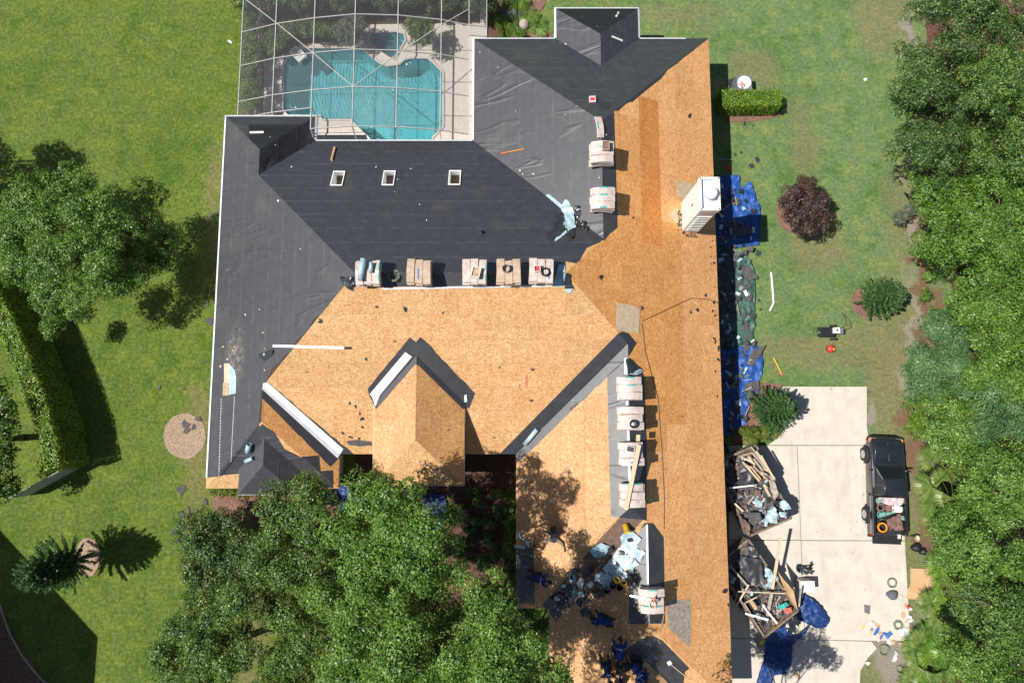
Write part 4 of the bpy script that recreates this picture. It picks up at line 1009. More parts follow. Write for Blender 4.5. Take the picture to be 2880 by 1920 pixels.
for q in ([(1596, 1630), (1606, 1622), (1612, 1632), (1602, 1640)], [(1560, 1680), (1570, 1672), (1574, 1682), (1564, 1688)], [(1650, 1640), (1664, 1632), (1668, 1646), (1654, 1652)], [(1626, 1664), (1638, 1660), (1640, 1672), (1630, 1676)]):
    film('liner_film', [(a+random.uniform(-3, 3), b+random.uniform(-3, 3)) for a, b in q], 'small pale liner scrap in the litter along the brown strip', 'film', amp=.12, off=.1, sc=6, grp='pale scraps in the brown strip litter')
# wooden boards laid by the window cut in the left felt
for pix, mt, lab, of in (([(631, 1022), (645, 1022), (645, 1075), (631, 1075)], 'wood_pale', 'upper half of the bare board strip on the left felt slope', .035), ([(628, 1075), (644, 1075), (643, 1112), (627, 1112)], 'wood', 'lower half of the bare board strip on the left felt slope', .035),
                        ([(645, 1022), (661, 1040), (665, 1062), (664, 1106), (644, 1110)], 'film', 'pale mint liner flap beside the bare board strip on the left slope', .04),
                        ([(1735, 851), (1790, 861), (1800, 872), (1797, 938), (1732, 928)], 'wood_pale', 'pale loose board panel on the dark orange roof boards', .03),
                        ([(1875, 1688), (1941, 1684), (1943, 1760), (1940, 1820), (1880, 1765)], 'wood_grey', 'greyish board panel set into the bare roof near the workers', .012),
                        ([(1012, 1385), (1012, 1385), (1012, 1385)], 'wood', '', 0)):
    if not lab: continue
    m = MB()
    for key, pl, poly in drape(pix): m.slab(lift(pl, poly if area2(poly) > 0 else poly[::-1], of), .012)
    o = m.build('loose_panel' if mt != 'film' else 'liner_film', M[mt]); tag(o, lab, 'panel' if mt != 'film' else 'film')
def bucket(c, label, mat='yellow', tip=None, s=1.):
    e_ = tag(empty('bucket', c), label, 'bucket'); m = MB()
    m.lathe((0, 0, 0), [(0, .005), (.125*s, .005), (.15*s, .36*s), (.16*s, .36*s), (.16*s, .39*s), (.14*s, .39*s), (.115*s, .03)], 18); m.build('shell', M[mat], e_, True)
    m = MB(); m.lathe((0, 0, .02), [(.118*s, 0), (0, 0)], 16); m.build('inside', M['black'], e_)
    m = MB(); m.tube([(.155*s*math.cos(a), .155*s*math.sin(a)*1., .37*s-.1*math.sin(a)) for a in [math.pi*i/8 for i in range(9)]], .008, 5); m.build('handle', M['grey_metal'], e_)
    if tip: e_.rotation_euler = tip
    return e_
bucket(R(1756, 1472, .16), 'bright yellow bucket tipped over at the top of the brown strip', tip=(1.25, 0, .25))
for i, (u, v) in enumerate(((1738, 1624), (1754, 1634), (1722, 1638), (1742, 1644), (1706, 1654))):
    bucket(R(u, v, .02), ('yellow bucket at the back of the bucket cluster', 'yellow bucket at the right of the bucket cluster', 'dark bucket at the left of the bucket cluster', 'dark bucket at the front of the bucket cluster', 'dark bucket standing apart from the cluster')[i], 'yellow' if i < 2 else 'black', (random.uniform(-.2, .2), random.uniform(-.3, 0), 0), .95)
def rope(pix, r, mat, label, cat='rope', roof=True):
    pts = []
    for (a, b) in zip(pix, pix[1:]):
        for i in range(8): t_ = i/8; pts.append((R if roof else P)(a[0]+(b[0]-a[0])*t_, a[1]+(b[1]-a[1])*t_, r+.012))
    m = MB(); m.tube(pts, r, 5); return tag(m.build(cat, M[mat]), label, cat)
rope([(1806, 903), (1860, 878), (1945, 838), (1990, 842), (2018, 850)], .014, 'black', 'thin black cord running across the bare boards to the right eave')
rope([(1805, 910), (1815, 990), (1850, 1120), (1862, 1280), (1868, 1400), (1867, 1500)], .012, 'black', 'thin black cord running down beside the front ridge')
rope([(1862, 1765), (1868, 1720), (1850, 1800), (1860, 1810)], .012, 'wood', 'short brown cord above the front black felt')
rope([(1735, 1690), (1760, 1700), (1745, 1730), (1740, 1760), (1730, 1770)], .012, 'wood', 'loose brown hose loops left of the narrow ridge felt')
EDGE = [(2024, 850), (2030, 955), (2026, 975), (2020, 1010), (2022, 985), (2012, 960), (2040, 1660), (2048, 1700), (1985, 830), (2008, 849), (1960, 870), (1780, 612), (1692, 777), (1690, 780), (1940, 325)]
scatterbits('felt_scrap', 'small black felt scrap on the bare right slope', 'felt scrap', EDGE, 'felt', (.06, .14), 'black scraps on the right slope')
for _ in range(16):
    yy = random.uniform(640, 1250); scatterbits('felt_scrap', 'small black felt scrap on the bare right slope', 'felt scrap', [(1988+(yy-110)*.039-random.uniform(2, 14), yy)], 'felt', (.03, .08), 'black scraps on the right slope')
scatterbits('felt_scrap', 'small dark scrap on the front slope left of the entry gable', 'felt scrap', [(985, 1135), (1000, 1142), (1012, 1163), (1018, 1178), (1020, 1200), (963, 1218), (1000, 1212), (985, 1228), (1010, 1233), (1140, 868), (1060, 862), (900, 905), (862, 1046), (1030, 1010), (1141, 870)], 'felt', (.04, .12), 'scraps left of the entry gable')
scatterbits('felt_scrap', 'small grey scrap beside the vent holes on the front slope', 'felt scrap', [(1405, 1033), (1390, 1230), (1262, 1208), (1110, 960), (1245, 880), (1180, 1420)], 'shingle_grey', (.03, .08), 'scraps by the vent holes')
film('shingle_heap', [(975, 1240), (1000, 1236), (1045, 1242), (1046, 1252), (1010, 1255), (980, 1250)], 'ragged strip of torn shingles at the eave left of the entry gable', 'shingles', 'shingle_grey', amp=.06, off=.02)
scatterbits('paper_scrap', 'tiny white paper scrap on the dark felt', 'paper', [(775, 408), (820, 470), (760, 385), (1058, 470), (1155, 475), (1118, 505), (1110, 540), (1180, 575), (1590, 125), (1575, 122), (1350, 148), (1400, 190), (1680, 75), (1450, 313), (1590, 322), (1705, 380), (1500, 490), (1200, 620), (640, 760), (690, 885), (730, 870), (782, 565), (845, 700), (1462, 480), (1470, 490), (1685, 500)], 'white_paint', (.018, .05), 'paper scraps on the dark felt')
scatterbits('wood_chip', 'tiny pale wood chip on the dusty left felt', 'wood chip', [(655, 985), (660, 975), (740, 935), (744, 980), (744, 1040), (620, 1030), (640, 1010), (648, 962), (668, 952), (628, 975)], 'wood_pale', (.02, .06), 'wood chips on the left felt')
m = MB()
for a, b in (((623, 1120), (616, 1340)), ((660, 1115), (650, 1300))):
    for i in range(26):
        t_ = i/26; t2 = t_+.028; q = lambda t_: R(a[0]+(b[0]-a[0])*t_, a[1]+(b[1]-a[1])*t_, .028); m.bar(q(t_), q(t2), .025, .004)
m.build('chalk_line', M['trim_white'], house)['kind'] = 'stuff'
m = MB(); m.bar(R(1461, 1090, .02), R(1461, 1080, .02), .03, .003); m.build('paint_mark', M['red_faded'], house)
m = MB()
for key, pl, poly in drape([(1478, 1053), (1484, 1053), (1484, 1085), (1478, 1085)]): m.slab(lift(pl, poly if area2(poly) > 0 else poly[::-1], .009), .004)
m.build('paint_mark', M['red_faded'], house)

# ================================================================== tarps along the right wall
def tarp(pix, mat, label, z=.05, amp=.12, res=.085, sc=1.1, zf=None):
    pl = [tuple(P(*p)[:2]) for p in pix]; sd = random.randint(0, 99)
    f = zf or (lambda x, y: z+amp*(.5+.5*fb(x, y, sc, sd))+.17*abs(fb(x, y, 2.2, sd+1, 2))+.05*abs(fb(x, y, 6, sd+2, 2)))
    return tag(sheet('tarp', pl, res, f, M[mat]), label, 'tarp')
tarp([(2010, 500), (2075, 495), (2082, 535), (2106, 512), (2120, 545), (2122, 562), (2136, 582), (2132, 690), (2072, 698), (2010, 690)], 'tarp_bright', 'crinkled bright blue tarp on the grass beside the chimney side')
tarp([(2010, 700), (2075, 705), (2105, 730), (2122, 770), (2120, 850), (2118, 930), (2115, 960), (2080, 972), (2010, 980)], 'tarp_green', 'dark green tarp with old shingles along the right wall')
tarp([(2012, 985), (2085, 975), (2110, 968), (2142, 975), (2140, 1040), (2130, 1095), (2100, 1140), (2085, 1160), (2012, 1150)], 'tarp_bright', 'blue tarp littered with felt beside the driveway conifer')
tarp([(2020, 1155), (2085, 1135), (2100, 1145), (2098, 1190), (2060, 1212), (2020, 1240)], 'tarp_bright', 'small blue tarp fold next to the first trailer')
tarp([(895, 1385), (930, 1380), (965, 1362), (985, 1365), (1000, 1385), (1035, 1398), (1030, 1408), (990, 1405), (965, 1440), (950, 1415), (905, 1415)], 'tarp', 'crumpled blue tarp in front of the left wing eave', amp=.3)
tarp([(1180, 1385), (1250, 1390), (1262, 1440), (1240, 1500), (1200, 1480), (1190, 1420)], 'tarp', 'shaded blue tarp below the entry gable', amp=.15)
GS = [[(2078, 745), (2105, 755), (2128, 785), (2090, 795)], [(2080, 805), (2105, 800), (2100, 815), (2082, 820)], [(2095, 835), (2112, 830), (2110, 850), (2096, 850)], [(2085, 915), (2100, 910), (2102, 930), (2085, 932)], [(2088, 1020), (2120, 980), (2148, 972), (2135, 1000), (2110, 1030)], [(2090, 1080), (2130, 1070), (2132, 1095), (2112, 1125), (2098, 1130)], [(2050, 565), (2075, 560), (2078, 580), (2050, 580)], [(2040, 640), (2070, 630), (2110, 645), (2105, 665), (2050, 668)]]
for q in GS: film('felt_scrap', q, 'torn dark roofing piece lying on the tarps along the right wall', 'felt scrap', 'shingle_grey', amp=.1, off=.22, roof=False, grp='roofing pieces on the right wall tarps')
for (u, v) in ((2075, 735), (2045, 717), (2062, 735), (2038, 890), (2045, 1025), (2070, 1070), (2060, 800), (2030, 910), (2090, 1050), (2055, 660), (2040, 830), (2050, 1090)):
    c = P(u, v, .25); a = random.uniform(0, 3); plank('liner_strip', c, c+Vector((math.cos(a), math.sin(a), random.uniform(-.1, .1)))*random.uniform(.2, .45), random.uniform(.06, .16), .01, 'film', 'pale liner strip tossed on the tarps along the right wall', 'film', 'pale strips on the right wall tarps')
m = MB(); m.tube([P(2068, 1060, .3), P(2078, 1110, .2), P(2085, 1135, .15)], .03, 6); tag(m.build('stick', M['wood_grey']), 'grey stick lying over the blue tarp by the driveway', 'stick')
for mt, n, lab2 in (('film_dark', 110, 'black felt bits'), ('film', 34, 'pale liner bits'), ('shingle_grey', 110, 'grey shingle bits'), ('wood_grey', 26, 'grey wood bits')):
    m = MB()
    for k in range(n):
        v_ = random.uniform(520, 1215); u_ = 2015+(v_-520)*.03+abs(random.gauss(0, 45))
        if u_ > 2125: continue
        p_ = P(u_, v_, random.uniform(.2, .34)); Mx = Matrix.Rotation(random.uniform(0, 6.3), 3, 'Z') @ Matrix.Rotation(random.gauss(0, .35), 3, 'X')
        m.box(p_, (random.uniform(.03, .06), random.uniform(.2, .8), .02) if mt == 'wood_grey' else (random.uniform(.06, .36), random.uniform(.06, .3), .012), Mx)
    tag(m.build('litter_bits', M[mt]), lab2+' littering the tarps along the right wall', 'debris', kind='stuff')
plank('stick', P(2016, 448, .3), P(2060, 449, .1), .04, .04, 'wood_grey', 'thin stick lying out from the right wall above the blue tarp', 'stick')
scatterbits('felt_scrap', 'small grey felt scrap on the grass near the right wall', 'felt scrap', [(2068, 436), (2112, 467), (2130, 450), (2094, 349), (2118, 352), (2133, 710), (2106, 706), (2135, 845), (2140, 870), (2085, 430)], 'felt', (.08, .2), 'scraps on the grass near the right wall', .02, False)
scatterbits('felt_scrap', 'grey shingle scrap lying on the left lawn', 'felt scrap', [(524, 1193), (526, 1208), (577, 1408), (513, 1447), (518, 1478), (490, 1493), (510, 1380), (530, 1430), (575, 1017), (448, 1090), (516, 1093), (583, 850), (590, 905), (560, 1180), (545, 1200), (500, 1520)], 'shingle_grey', (.08, .26), 'shingle scraps on the left lawn', .03, False)
scatterbits('red_scrap', 'flat red scrap beside the right wall', 'scrap', [(2050, 473)], 'red', (.14, .18), None, .03, False)
# white pipe, axe, compressor, red hat
m = MB(); m.tube([P(2169, 766, .06), P(2172, 800, .06), P(2176, 852, .06), P(2165, 874, .06)], .055, 8); tag(m.build('downspout', M['white_paint']), 'bent white downspout lying on the right lawn', 'pipe')
e_ = tag(empty('axe'), 'yellow handled axe with red head on the lawn above the driveway', 'axe'); m = MB(); m.tube([P(2175, 1005, .05), P(2197, 1048, .05)], .028, 8); m.build('handle', M['yellow'], e_)
m = MB(); m.bar(P(2191, 1050, .05), P(2203, 1052, .05), .1, .06); m.build('head', M['red_faded'], e_)
e_ = tag(empty('air_compressor', P(2328, 936, 0), 0), 'wheeled black air compressor with white engine cover on the right lawn', 'compressor')
for sy in (-.16, .16): m = MB(); m.tube([(-.62, sy, .3), (.2, sy, .3)], .115, 12); m.build('air_tank', M['rubber'], e_, True)
m = MB(); m.box((.22, .06, .48), (.32, .3, .3)); m.build('engine_cover', M['white_paint'], e_); m = MB(); m.lathe((.22, .06, .63), [(.05, 0), (.05, .05), (0, .05)], 10); m.build('fuel_cap', M['black'], e_)
m = MB(); m.box((.5, .02, .42), (.2, .3, .28)); m.build('pump', M['grey_metal'], e_)
for sy in (-.36, .36): m = MB(); m.tube([(.22, sy-.05, .18), (.22, sy+.05, .18)], .18, 16); m.build('wheel', M['rubber'], e_)
m = MB(); m.tube([(-.6, .2, .4), (-.95, .22, .55), (-.95, -.22, .55), (-.6, -.2, .4)], .02, 6); m.build('handle', M['black'], e_)
m = MB(); m.box((-.2, 0, .42), (.7, .5, .04)); m.build('frame', M['black'], e_)
rope([(2362, 926), (2380, 915), (2378, 895), (2368, 878), (2390, 900), (2395, 920), (2370, 930), (2385, 932)], .02, 'boots', 'brown hose looping out of the compressor', 'hose', False)
e_ = tag(empty('red_canister', P(2333, 981, 0)), 'red fuel can with yellow cap on the right lawn', 'fuel can'); m = MB(); m.lathe((0, 0, 0), [(0, 0), (.2, 0), (.21, .2), (.17, .27), (.08, .3), (0, .3)], 16); m.build('can', M['red'], e_, True); m = MB(); m.lathe((.1, -.05, .27), [(.05, 0), (.05, .06), (0, .06)], 10); m.build('cap', M['yellow'], e_)
m = MB(); m.lathe(P(2434, 224, .02), [(0, .06), (.07, .05), (.1, 0)], 10); tag(m.build('white_lid', M['white_paint']), 'small white round lid alone on the upper right lawn', 'lid')
m = MB(); m.lathe(P(1487, 43, .02), [(0, .06), (.07, .05), (.09, 0)], 10); tag(m.build('garden_light', M['white_paint']), 'small white garden cap on the grass by the back planting', 'lid')
m = MB(); m.slab([P(643, 112, .03), P(652, 118, .03), P(650, 124, .03), P(640, 116, .03)], .01); tag(m.build('paper_scrap', M['white_paint']), 'white paper scrap on the left lawn beside the pool cage', 'paper')
# air conditioner behind the box hedge
e_ = tag(empty('air_conditioner', P(2080, 252, 0)), 'grey air conditioner behind the clipped box hedge', 'air conditioner'); m = MB(); m.box((0, 0, .4), (.85, .85, .8)); m.build('housing', M['grey_metal'], e_)
m = MB(); m.lathe((0, 0, .8), [(.38, 0), (.38, .03), (.1, .05), (0, .05)], 20); m.build('fan_grille', M['white_metal'], e_)
e_ = tag(empty('coil_of_rope', P(2085, 240, .86)), 'orange and white lid on the air conditioner', 'lid'); m = MB(); m.lathe((0, 0, 0), [(0, .09), (.1, .08), (.16, .06), (.19, 0)], 16); m.build('shell', M['white_paint'], e_)
for k in range(4): m = MB(); a = k*1.57; m.bar((.03*math.cos(a), .03*math.sin(a), .095), (.17*math.cos(a), .17*math.sin(a), .06), .09, .02); m.build('stripe', M['red_faded'], e_)
film('felt_scrap', [(2046, 228), (2062, 222), (2075, 230), (2060, 245), (2046, 250)], 'black felt piece beside the air conditioner', 'felt scrap', 'film_dark', amp=.1, off=.1, roof=False)
film('felt_scrap', [(2085, 220), (2105, 218), (2112, 230), (2095, 232)], 'grey felt piece right of the air conditioner', 'felt scrap', 'shingle_grey', amp=.1, off=.1, roof=False)

# ================================================================== dump trailers with debris
def trailer(corners, zt, label, label2, seed):
    TL, TR, BR, BL_ = [P(u, v, zt) for u, v in corners]
    e_ = tag(empty('dump_trailer', ((TL.x+BR.x)/2, (TL.y+BR.y)/2, 0)), label, 'trailer'); o = e_.location.copy(); q = [p-o for p in (TL, TR, BR, BL_)]
    zb = .55
    def side(a, b, nm, mt):
        m = MB(); n = 4
        for i in range(n):
            z = zb+(zt-zb)*(i+.5)/n; m.mi = 0; m.bar(Vector((a.x, a.y, z)), Vector((b.x, b.y, z)), .05, (zt-zb)/n-.012)
        o_ = m.build(nm, M[mt], e_)
        for k in range(4): m = MB(); p_ = a.lerp(b, (k+.3)/3.6); m.box((p_.x, p_.y, (zt+zb)/2+.02), (.09, .09, zt-zb+.06)); m.build('stake', M['wood_old'], o_)
        m = MB(); m.bar(Vector((a.x, a.y, zt+.02)), Vector((b.x, b.y, zt+.02)), .1, .04); m.build('top_rail', M['wood_old'], o_)
    side(q[0], q[1], 'front_board', 'wood_old'); side(q[1], q[2], 'side_board', 'wood_old'); side(q[2], q[3], 'tailgate', 'plywood'); side(q[3], q[0], 'side_board', 'wood_old')
    m = MB(); m.slab([Vector((p.x, p.y, zb+.02)) for p in (q[3], q[2], q[1], q[0])], .12); m.build('bed_floor', M['wood_grey'], e_)
    ax = (q[2]-q[1]).normalized(); ctr = (q[0]+q[2])/2; per = Vector((-ax.y, ax.x, 0)); hw = (q[1]-q[0]).length/2
    for s_ in (-1, 1):
        for k in (-.4, .4):
            c = ctr+per*s_*(hw+.05)+ax*k; c.z = .33; m = MB(); m.tube([c-per*.1, c+per*.1], .33, 18); wh = m.build('wheel', M['rubber'], e_, False); m = MB(); m.tube([c-per*.11, c+per*.11], .17, 12); m.build('rim', M['chrome'], wh)
    m = MB(); a = (q[0]+q[1])/2; b = a-ax*1.5; m.bar(Vector((a.x, a.y, .5)), Vector((b.x, b.y, .45)), .12, .1); m.build('drawbar', M['black'], e_)
    pl = ccw([tuple((p*.97+(o if True else 0))[:2]) for p in q]); cx, cy = o.x, o.y
    def hf(x, y):
        return zt-.25+.35*fb(x, y, .8, seed)+.18*abs(fb(x, y, 3.2, seed+2))
    tag(sheet('debris_heap', pl, .1, hf, M['shingle_grey'], None, False), label2, 'debris', kind='stuff')
    for mt, n, lab2 in (('film', 26, 'pale'), ('film_dark', 60, 'black'), ('wood_grey', 40, 'grey wooden'), ('brown_felt', 50, 'brown')):
        m = MB()
        for k in range(n):
            a, b = random.uniform(.06, .94), random.uniform(.06, .94); p_ = (q[0].lerp(q[1], a)).lerp(q[3].lerp(q[2], a), b)+o; z = hf(p_.x, p_.y)+.05
            Mx = Matrix.Rotation(random.uniform(0, 6.3), 3, 'Z') @ Matrix.Rotation(random.gauss(0, .5), 3, 'X') @ Matrix.Rotation(random.gauss(0, .4), 3, 'Y')
            sz = (random.uniform(.03, .08), random.uniform(.15, .6), .02) if mt == 'wood_grey' else (random.uniform(.05, .3), random.uniform(.06, .3), .012)
            m.box((p_.x, p_.y, z), sz, Mx)
        tag(m.build('debris_bits', M[mt]), lab2+' roofing bits strewn over '+label2.replace('heap of torn roofing filling ', ''), 'debris', kind='stuff')
    return hf
CA1 = [(2008, 1302), (2126, 1252), (2226, 1456), (2108, 1506)]; CA2 = [(2018, 1590), (2104, 1516), (2244, 1716), (2150, 1790)]
h1 = trailer(CA1, 1.45, 'wood sided dump trailer heaped with boards nearest the conifer', 'heap of torn roofing filling the trailer nearest the conifer', 11)
h2 = trailer(CA2, 1.35, 'wood sided dump trailer with white strips and a blue tarp over its end', 'heap of torn roofing filling the trailer with the blue tarp', 23)
def tb(u1, v1, u2, v2, w_, mat, lab, grp, z=1.55, z2=None, h_=.05, cat='board', nm='board'):
    plank(nm, P(u1, v1, z), P(u2, v2, z2 if z2 is not None else z+random.uniform(-.15, .2)), w_, h_, mat, lab, cat, grp)
LB, GB = 'weathered board in the bundle piled on the trailer nearest the conifer', 'boards piled on the first trailer'
for i, (a, b, c, d) in enumerate(((2112, 1256, 2180, 1350), (2080, 1282, 2170, 1330), (2117, 1274, 2160, 1330), (2088, 1298, 2135, 1352), (2095, 1305, 2150, 1340), (2104, 1283, 2150, 1345), (2126, 1268, 2178, 1346), (2120, 1290, 2168, 1355), (2080, 1283, 2116, 1272), (2148, 1362, 2165, 1395), (2128, 1322, 2158, 1335), (2140, 1280, 2172, 1338), (2110, 1310, 2140, 1348), (2118, 1310, 2160, 1350))):
    tb(a, b, c, d, random.uniform(.07, .11), random.choice(('wood_grey', 'wood_pale', 'wood')), LB, GB, 1.75+.03*i)
tb(2050, 1372, 2120, 1364, .07, 'white_paint', 'white strip sticking out from the first trailer under the eave', None, 1.8)
tb(2066, 1415, 2090, 1438, .08, 'wood_pale', 'short pale board on the left edge of the first trailer', None, 1.7)
def tfilm(pix, lab, mat='film', z=1.6, amp=.22, grp=None, sc=3.): film('liner_film', pix, lab, 'film', mat, .08, amp, .0, False, sc, grp, z)
tfilm([(2120, 1398), (2144, 1412), (2140, 1428), (2124, 1424)], 'flat pale liner scrap in the middle of the first trailer')
tfilm([(2160, 1425), (2175, 1420), (2188, 1450), (2184, 1470), (2165, 1470), (2150, 1460)], 'large pale liner sheet at the rear of the first trailer', amp=.3)
tfilm([(2190, 1408), (2205, 1404), (2222, 1430), (2205, 1436), (2192, 1425)], 'pale liner bunch at the right rear of the first trailer', amp=.3)
tfilm([(2190, 1438), (2215, 1440), (2210, 1456), (2192, 1452)], 'lower pale liner bunch at the right rear of the first trailer', amp=.3)
tfilm([(2172, 1408), (2192, 1405), (2190, 1425), (2176, 1420)], 'black liner twist between pale sheets on the first trailer', 'film_dark', 1.7, .3)
tfilm([(2205, 1432), (2222, 1432), (2224, 1450), (2212, 1455)], 'black liner twist at the corner of the first trailer', 'film_dark', 1.65, .3)
tfilm([(2150, 1462), (2160, 1465), (2158, 1480), (2150, 1480)], 'small pale scrap hanging over the first tailgate')
tfilm([(2078, 1330), (2110, 1320), (2125, 1345), (2115, 1370), (2075, 1370)], 'smooth black felt sheet at the left of the first trailer', 'felt', 1.6, .15, None, 1.5)
tfilm([(2100, 1440), (2135, 1440), (2140, 1462), (2118, 1478), (2105, 1465)], 'grey felt sheet at the rear left of the first trailer', 'shingle_grey', 1.6, .15, None, 1.5)
tfilm([(2160, 1330), (2178, 1355), (2190, 1390), (2178, 1405), (2165, 1380)], 'pale grey board pieces along the right of the first trailer', 'wood_grey', 1.7, .2)
film('brush_heap', [(2070, 1440), (2105, 1470), (2110, 1500), (2085, 1480)], 'brown leaf litter on the rear left of the first trailer', 'leaves', 'brown_felt', .07, .2, 0, False, 6, None, 1.55)
film('brush_heap', [(2116, 1375), (2140, 1378), (2138, 1395), (2120, 1392)], 'reddish brown litter in the middle of the first trailer', 'leaves', 'brown_felt', .07, .2, 0, False, 6, None, 1.6)
# second trailer
tfilm([(2082, 1562), (2140, 1572), (2148, 1630), (2130, 1642), (2080, 1650)], 'large flat black felt sheets at the front of the second trailer', 'felt', 1.4, .15, None, 1.3)
tfilm([(2098, 1530), (2125, 1540), (2135, 1565), (2110, 1570)], 'torn black felt at the head of the second trailer', 'felt', 1.45, .25)
tfilm([(2150, 1590), (2170, 1605), (2175, 1625), (2150, 1620)], 'pale liner bunch at the right of the second trailer', z=1.5, amp=.3)
tfilm([(2152, 1612), (2182, 1612), (2190, 1630), (2160, 1640)], 'lower pale liner bunch at the right of the second trailer', z=1.5, amp=.3)
tfilm([(2185, 1705), (2210, 1690), (2216, 1698), (2205, 1710), (2188, 1712)], 'mint green wrapper at the rear of the second trailer', 'teal', 1.55, .12)
tfilm([(2200, 1712), (2225, 1705), (2226, 1722), (2208, 1724)], 'salmon red wrapper at the rear of the second trailer', 'red_faded', 1.55, .1)
tfilm([(2200, 1740), (2240, 1728), (2245, 1760), (2225, 1785), (2210, 1770)], 'black plastic at the tail of the second trailer', 'film_dark', 1.2, .2)
tb(2196, 1512, 2172, 1655, .14, 'wood_pale', 'long pale double board leaning over the middle of the second trailer', None, 2.1, 1.7)
tb(2170, 1668, 2146, 1795, .16, 'wood_grey', 'long weathered board lying over the rear of the second trailer', None, 1.7, .9)
tb(2055, 1592, 2102, 1646, .09, 'wood_grey', 'grey board reaching from the eave to the second trailer', None, 1.7, 1.6)
tb(2106, 1643, 2064, 1714, .08, 'wood_pale', 'pale board sticking out left of the second trailer', None, 1.7, 1.3)
tb(2076, 1662, 2208, 1668, .05, 'wood_pale', 'thin cross board spanning the second trailer', None, 1.75, 1.75)
tb(2096, 1724, 2160, 1742, .10, 'white_paint', 'bright white strip at the left rear of the second trailer', None, 1.6, 1.6)
tb(2145, 1702, 2185, 1752, .09, 'white_paint', 'white strip running down the rear of the second trailer', None, 1.6, 1.4)
tb(2092, 1694, 2118, 1735, .05, 'wood_grey', 'thin grey strip inside the left side of the second trailer', None, 1.55, 1.5)
tb(2076, 1662, 2066, 1692, .05, 'wood_grey', 'short grey strip left of the second trailer', None, 1.6, 1.3)
tb(2096, 1694, 2128, 1678, .05, 'wood_pale', 'short pale strip in the lumber tangle of the second trailer', None, 1.7, 1.7)
tb(2108, 1684, 2126, 1712, .17, 'cardboard', 'tan cardboard piece in the lumber tangle of the second trailer', None, 1.6, 1.6, .1)
m = MB(); m.slab([P(2187, 1605, 1.7), P(2205, 1630, 1.75), P(2232, 1660, 1.7), P(2243, 1712, 1.4), P(2210, 1665, 1.35)], .02); tag(m.build('plywood_sheet', M['plywood']), 'tapered tan plywood sheet leaning at the right of the second trailer', 'plywood')
for a, b in (((2232, 1650), (2240, 1712)), ((2252, 1655), (2247, 1705)), ((2226, 1650), (2238, 1700))): tb(*a, *b, .07, 'wood_grey', 'short post behind the leaning plywood', 'posts behind the plywood', 1.5, 1.2)
e_ = tag(empty('cooler_box', P(2252, 1637, 0)), 'white cooler box beside the second trailer', 'cooler'); m = MB(); m.box((0, 0, .5), (.62, .5, .7)); m.build('body', M['white_paint'], e_); m = MB(); m.box((0, 0, .89), (.66, .54, .08)); m.build('lid', M['white_paint'], e_); m = MB(); m.box((0, 0, .07), (.7, .6, .14)); m.build('stand', M['wood_grey'], e_)
m = MB(); m.box((0, -.28, .6), (.3, .012, .12)); m.build('panel', M['trim_white'], e_)
film('black_bag', [(2232, 1600), (2240, 1585), (2258, 1590), (2262, 1605), (2272, 1578), (2280, 1580), (2276, 1610), (2250, 1612)], 'crumpled black plastic between the trailer and the cooler', 'plastic', 'film_dark', .07, .5, 0, False, 5, None, .06)
film('felt_scrap', [(2140, 1792), (2120, 1780), (2125, 1810), (2150, 1850), (2165, 1810)], 'pale grey panel with a yellow wrapper beside the blue tarp', 'panel', 'wood_grey', .1, .05, 0, False, 2, None, .1)
film('wrapper', [(2135, 1800), (2150, 1795), (2142, 1812), (2134, 1815)], 'small yellow wrapper at the edge of the blue tarp', 'wrapper', 'yellow', .06, .1, 0, False, 4, None, .2)
tarp([(2225, 1725), (2255, 1665), (2290, 1690), (2315, 1720), (2325, 1745), (2318, 1758), (2290, 1762), (2265, 1748), (2240, 1738)], 'tarp', 'bulging dark blue tarp spilling off the second trailer', zf=lambda x, y: .12+.22*max(0, 1-((x-P(2280, 1720).x)**2+(y-P(2280, 1720).y)**2)/1.2)+.20*abs(fb(x, y, 2.2, 4))+.10*abs(fb(x, y, 5, 6)))
tarp([(2155, 1775), (2195, 1742), (2225, 1790), (2262, 1745), (2245, 1790), (2222, 1810), (2222, 1860), (2208, 1890), (2170, 1895), (2160, 1960), (2110, 1960), (2140, 1860)], 'tarp', 'long dark blue tarp trailing down the driveway', zf=lambda x, y: .1+.12*(.5+.5*fb(x, y, .9, 8))+.17*abs(fb(x, y, 2.4, 9))+.07*abs(fb(x, y, 6, 3))+max(0, .9*(y-P(2190, 1800).y)*.6))

# ================================================================== pickup truck (front towards the top of the picture)
def loft(m, secs):
    n = len(secs[0]); b0 = len(m.v)
    for s_ in secs: m.v += [Vector(p) for p in s_]
    for i in range(len(secs)-1):
        for j in range(n): m.f.append((b0+i*n+j, b0+i*n+(j+1) % n, b0+(i+1)*n+(j+1) % n, b0+(i+1)*n+j)); m.m.append(m.mi)
    m.f.append(tuple(b0+j for j in reversed(range(n)))); m.m.append(m.mi); m.f.append(tuple(b0+(len(secs)-1)*n+j for j in range(n))); m.m.append(m.mi)
def rrect(hw, z0, z1_, r, y, tum=0., crown=0.):
    pts = []
    for cx, cz, a0 in ((hw-r, z0+r, -90), (hw-r-tum, z1_-r, 0), (-(hw-r-tum), z1_-r, 90), (-(hw-r), z0+r, 180)):
        for k in range(4): a = math.radians(a0+30*k); pts.append((cx+r*math.cos(a), y, cz+r*math.sin(a)+(crown if cz > z0+r else 0)))
    return pts
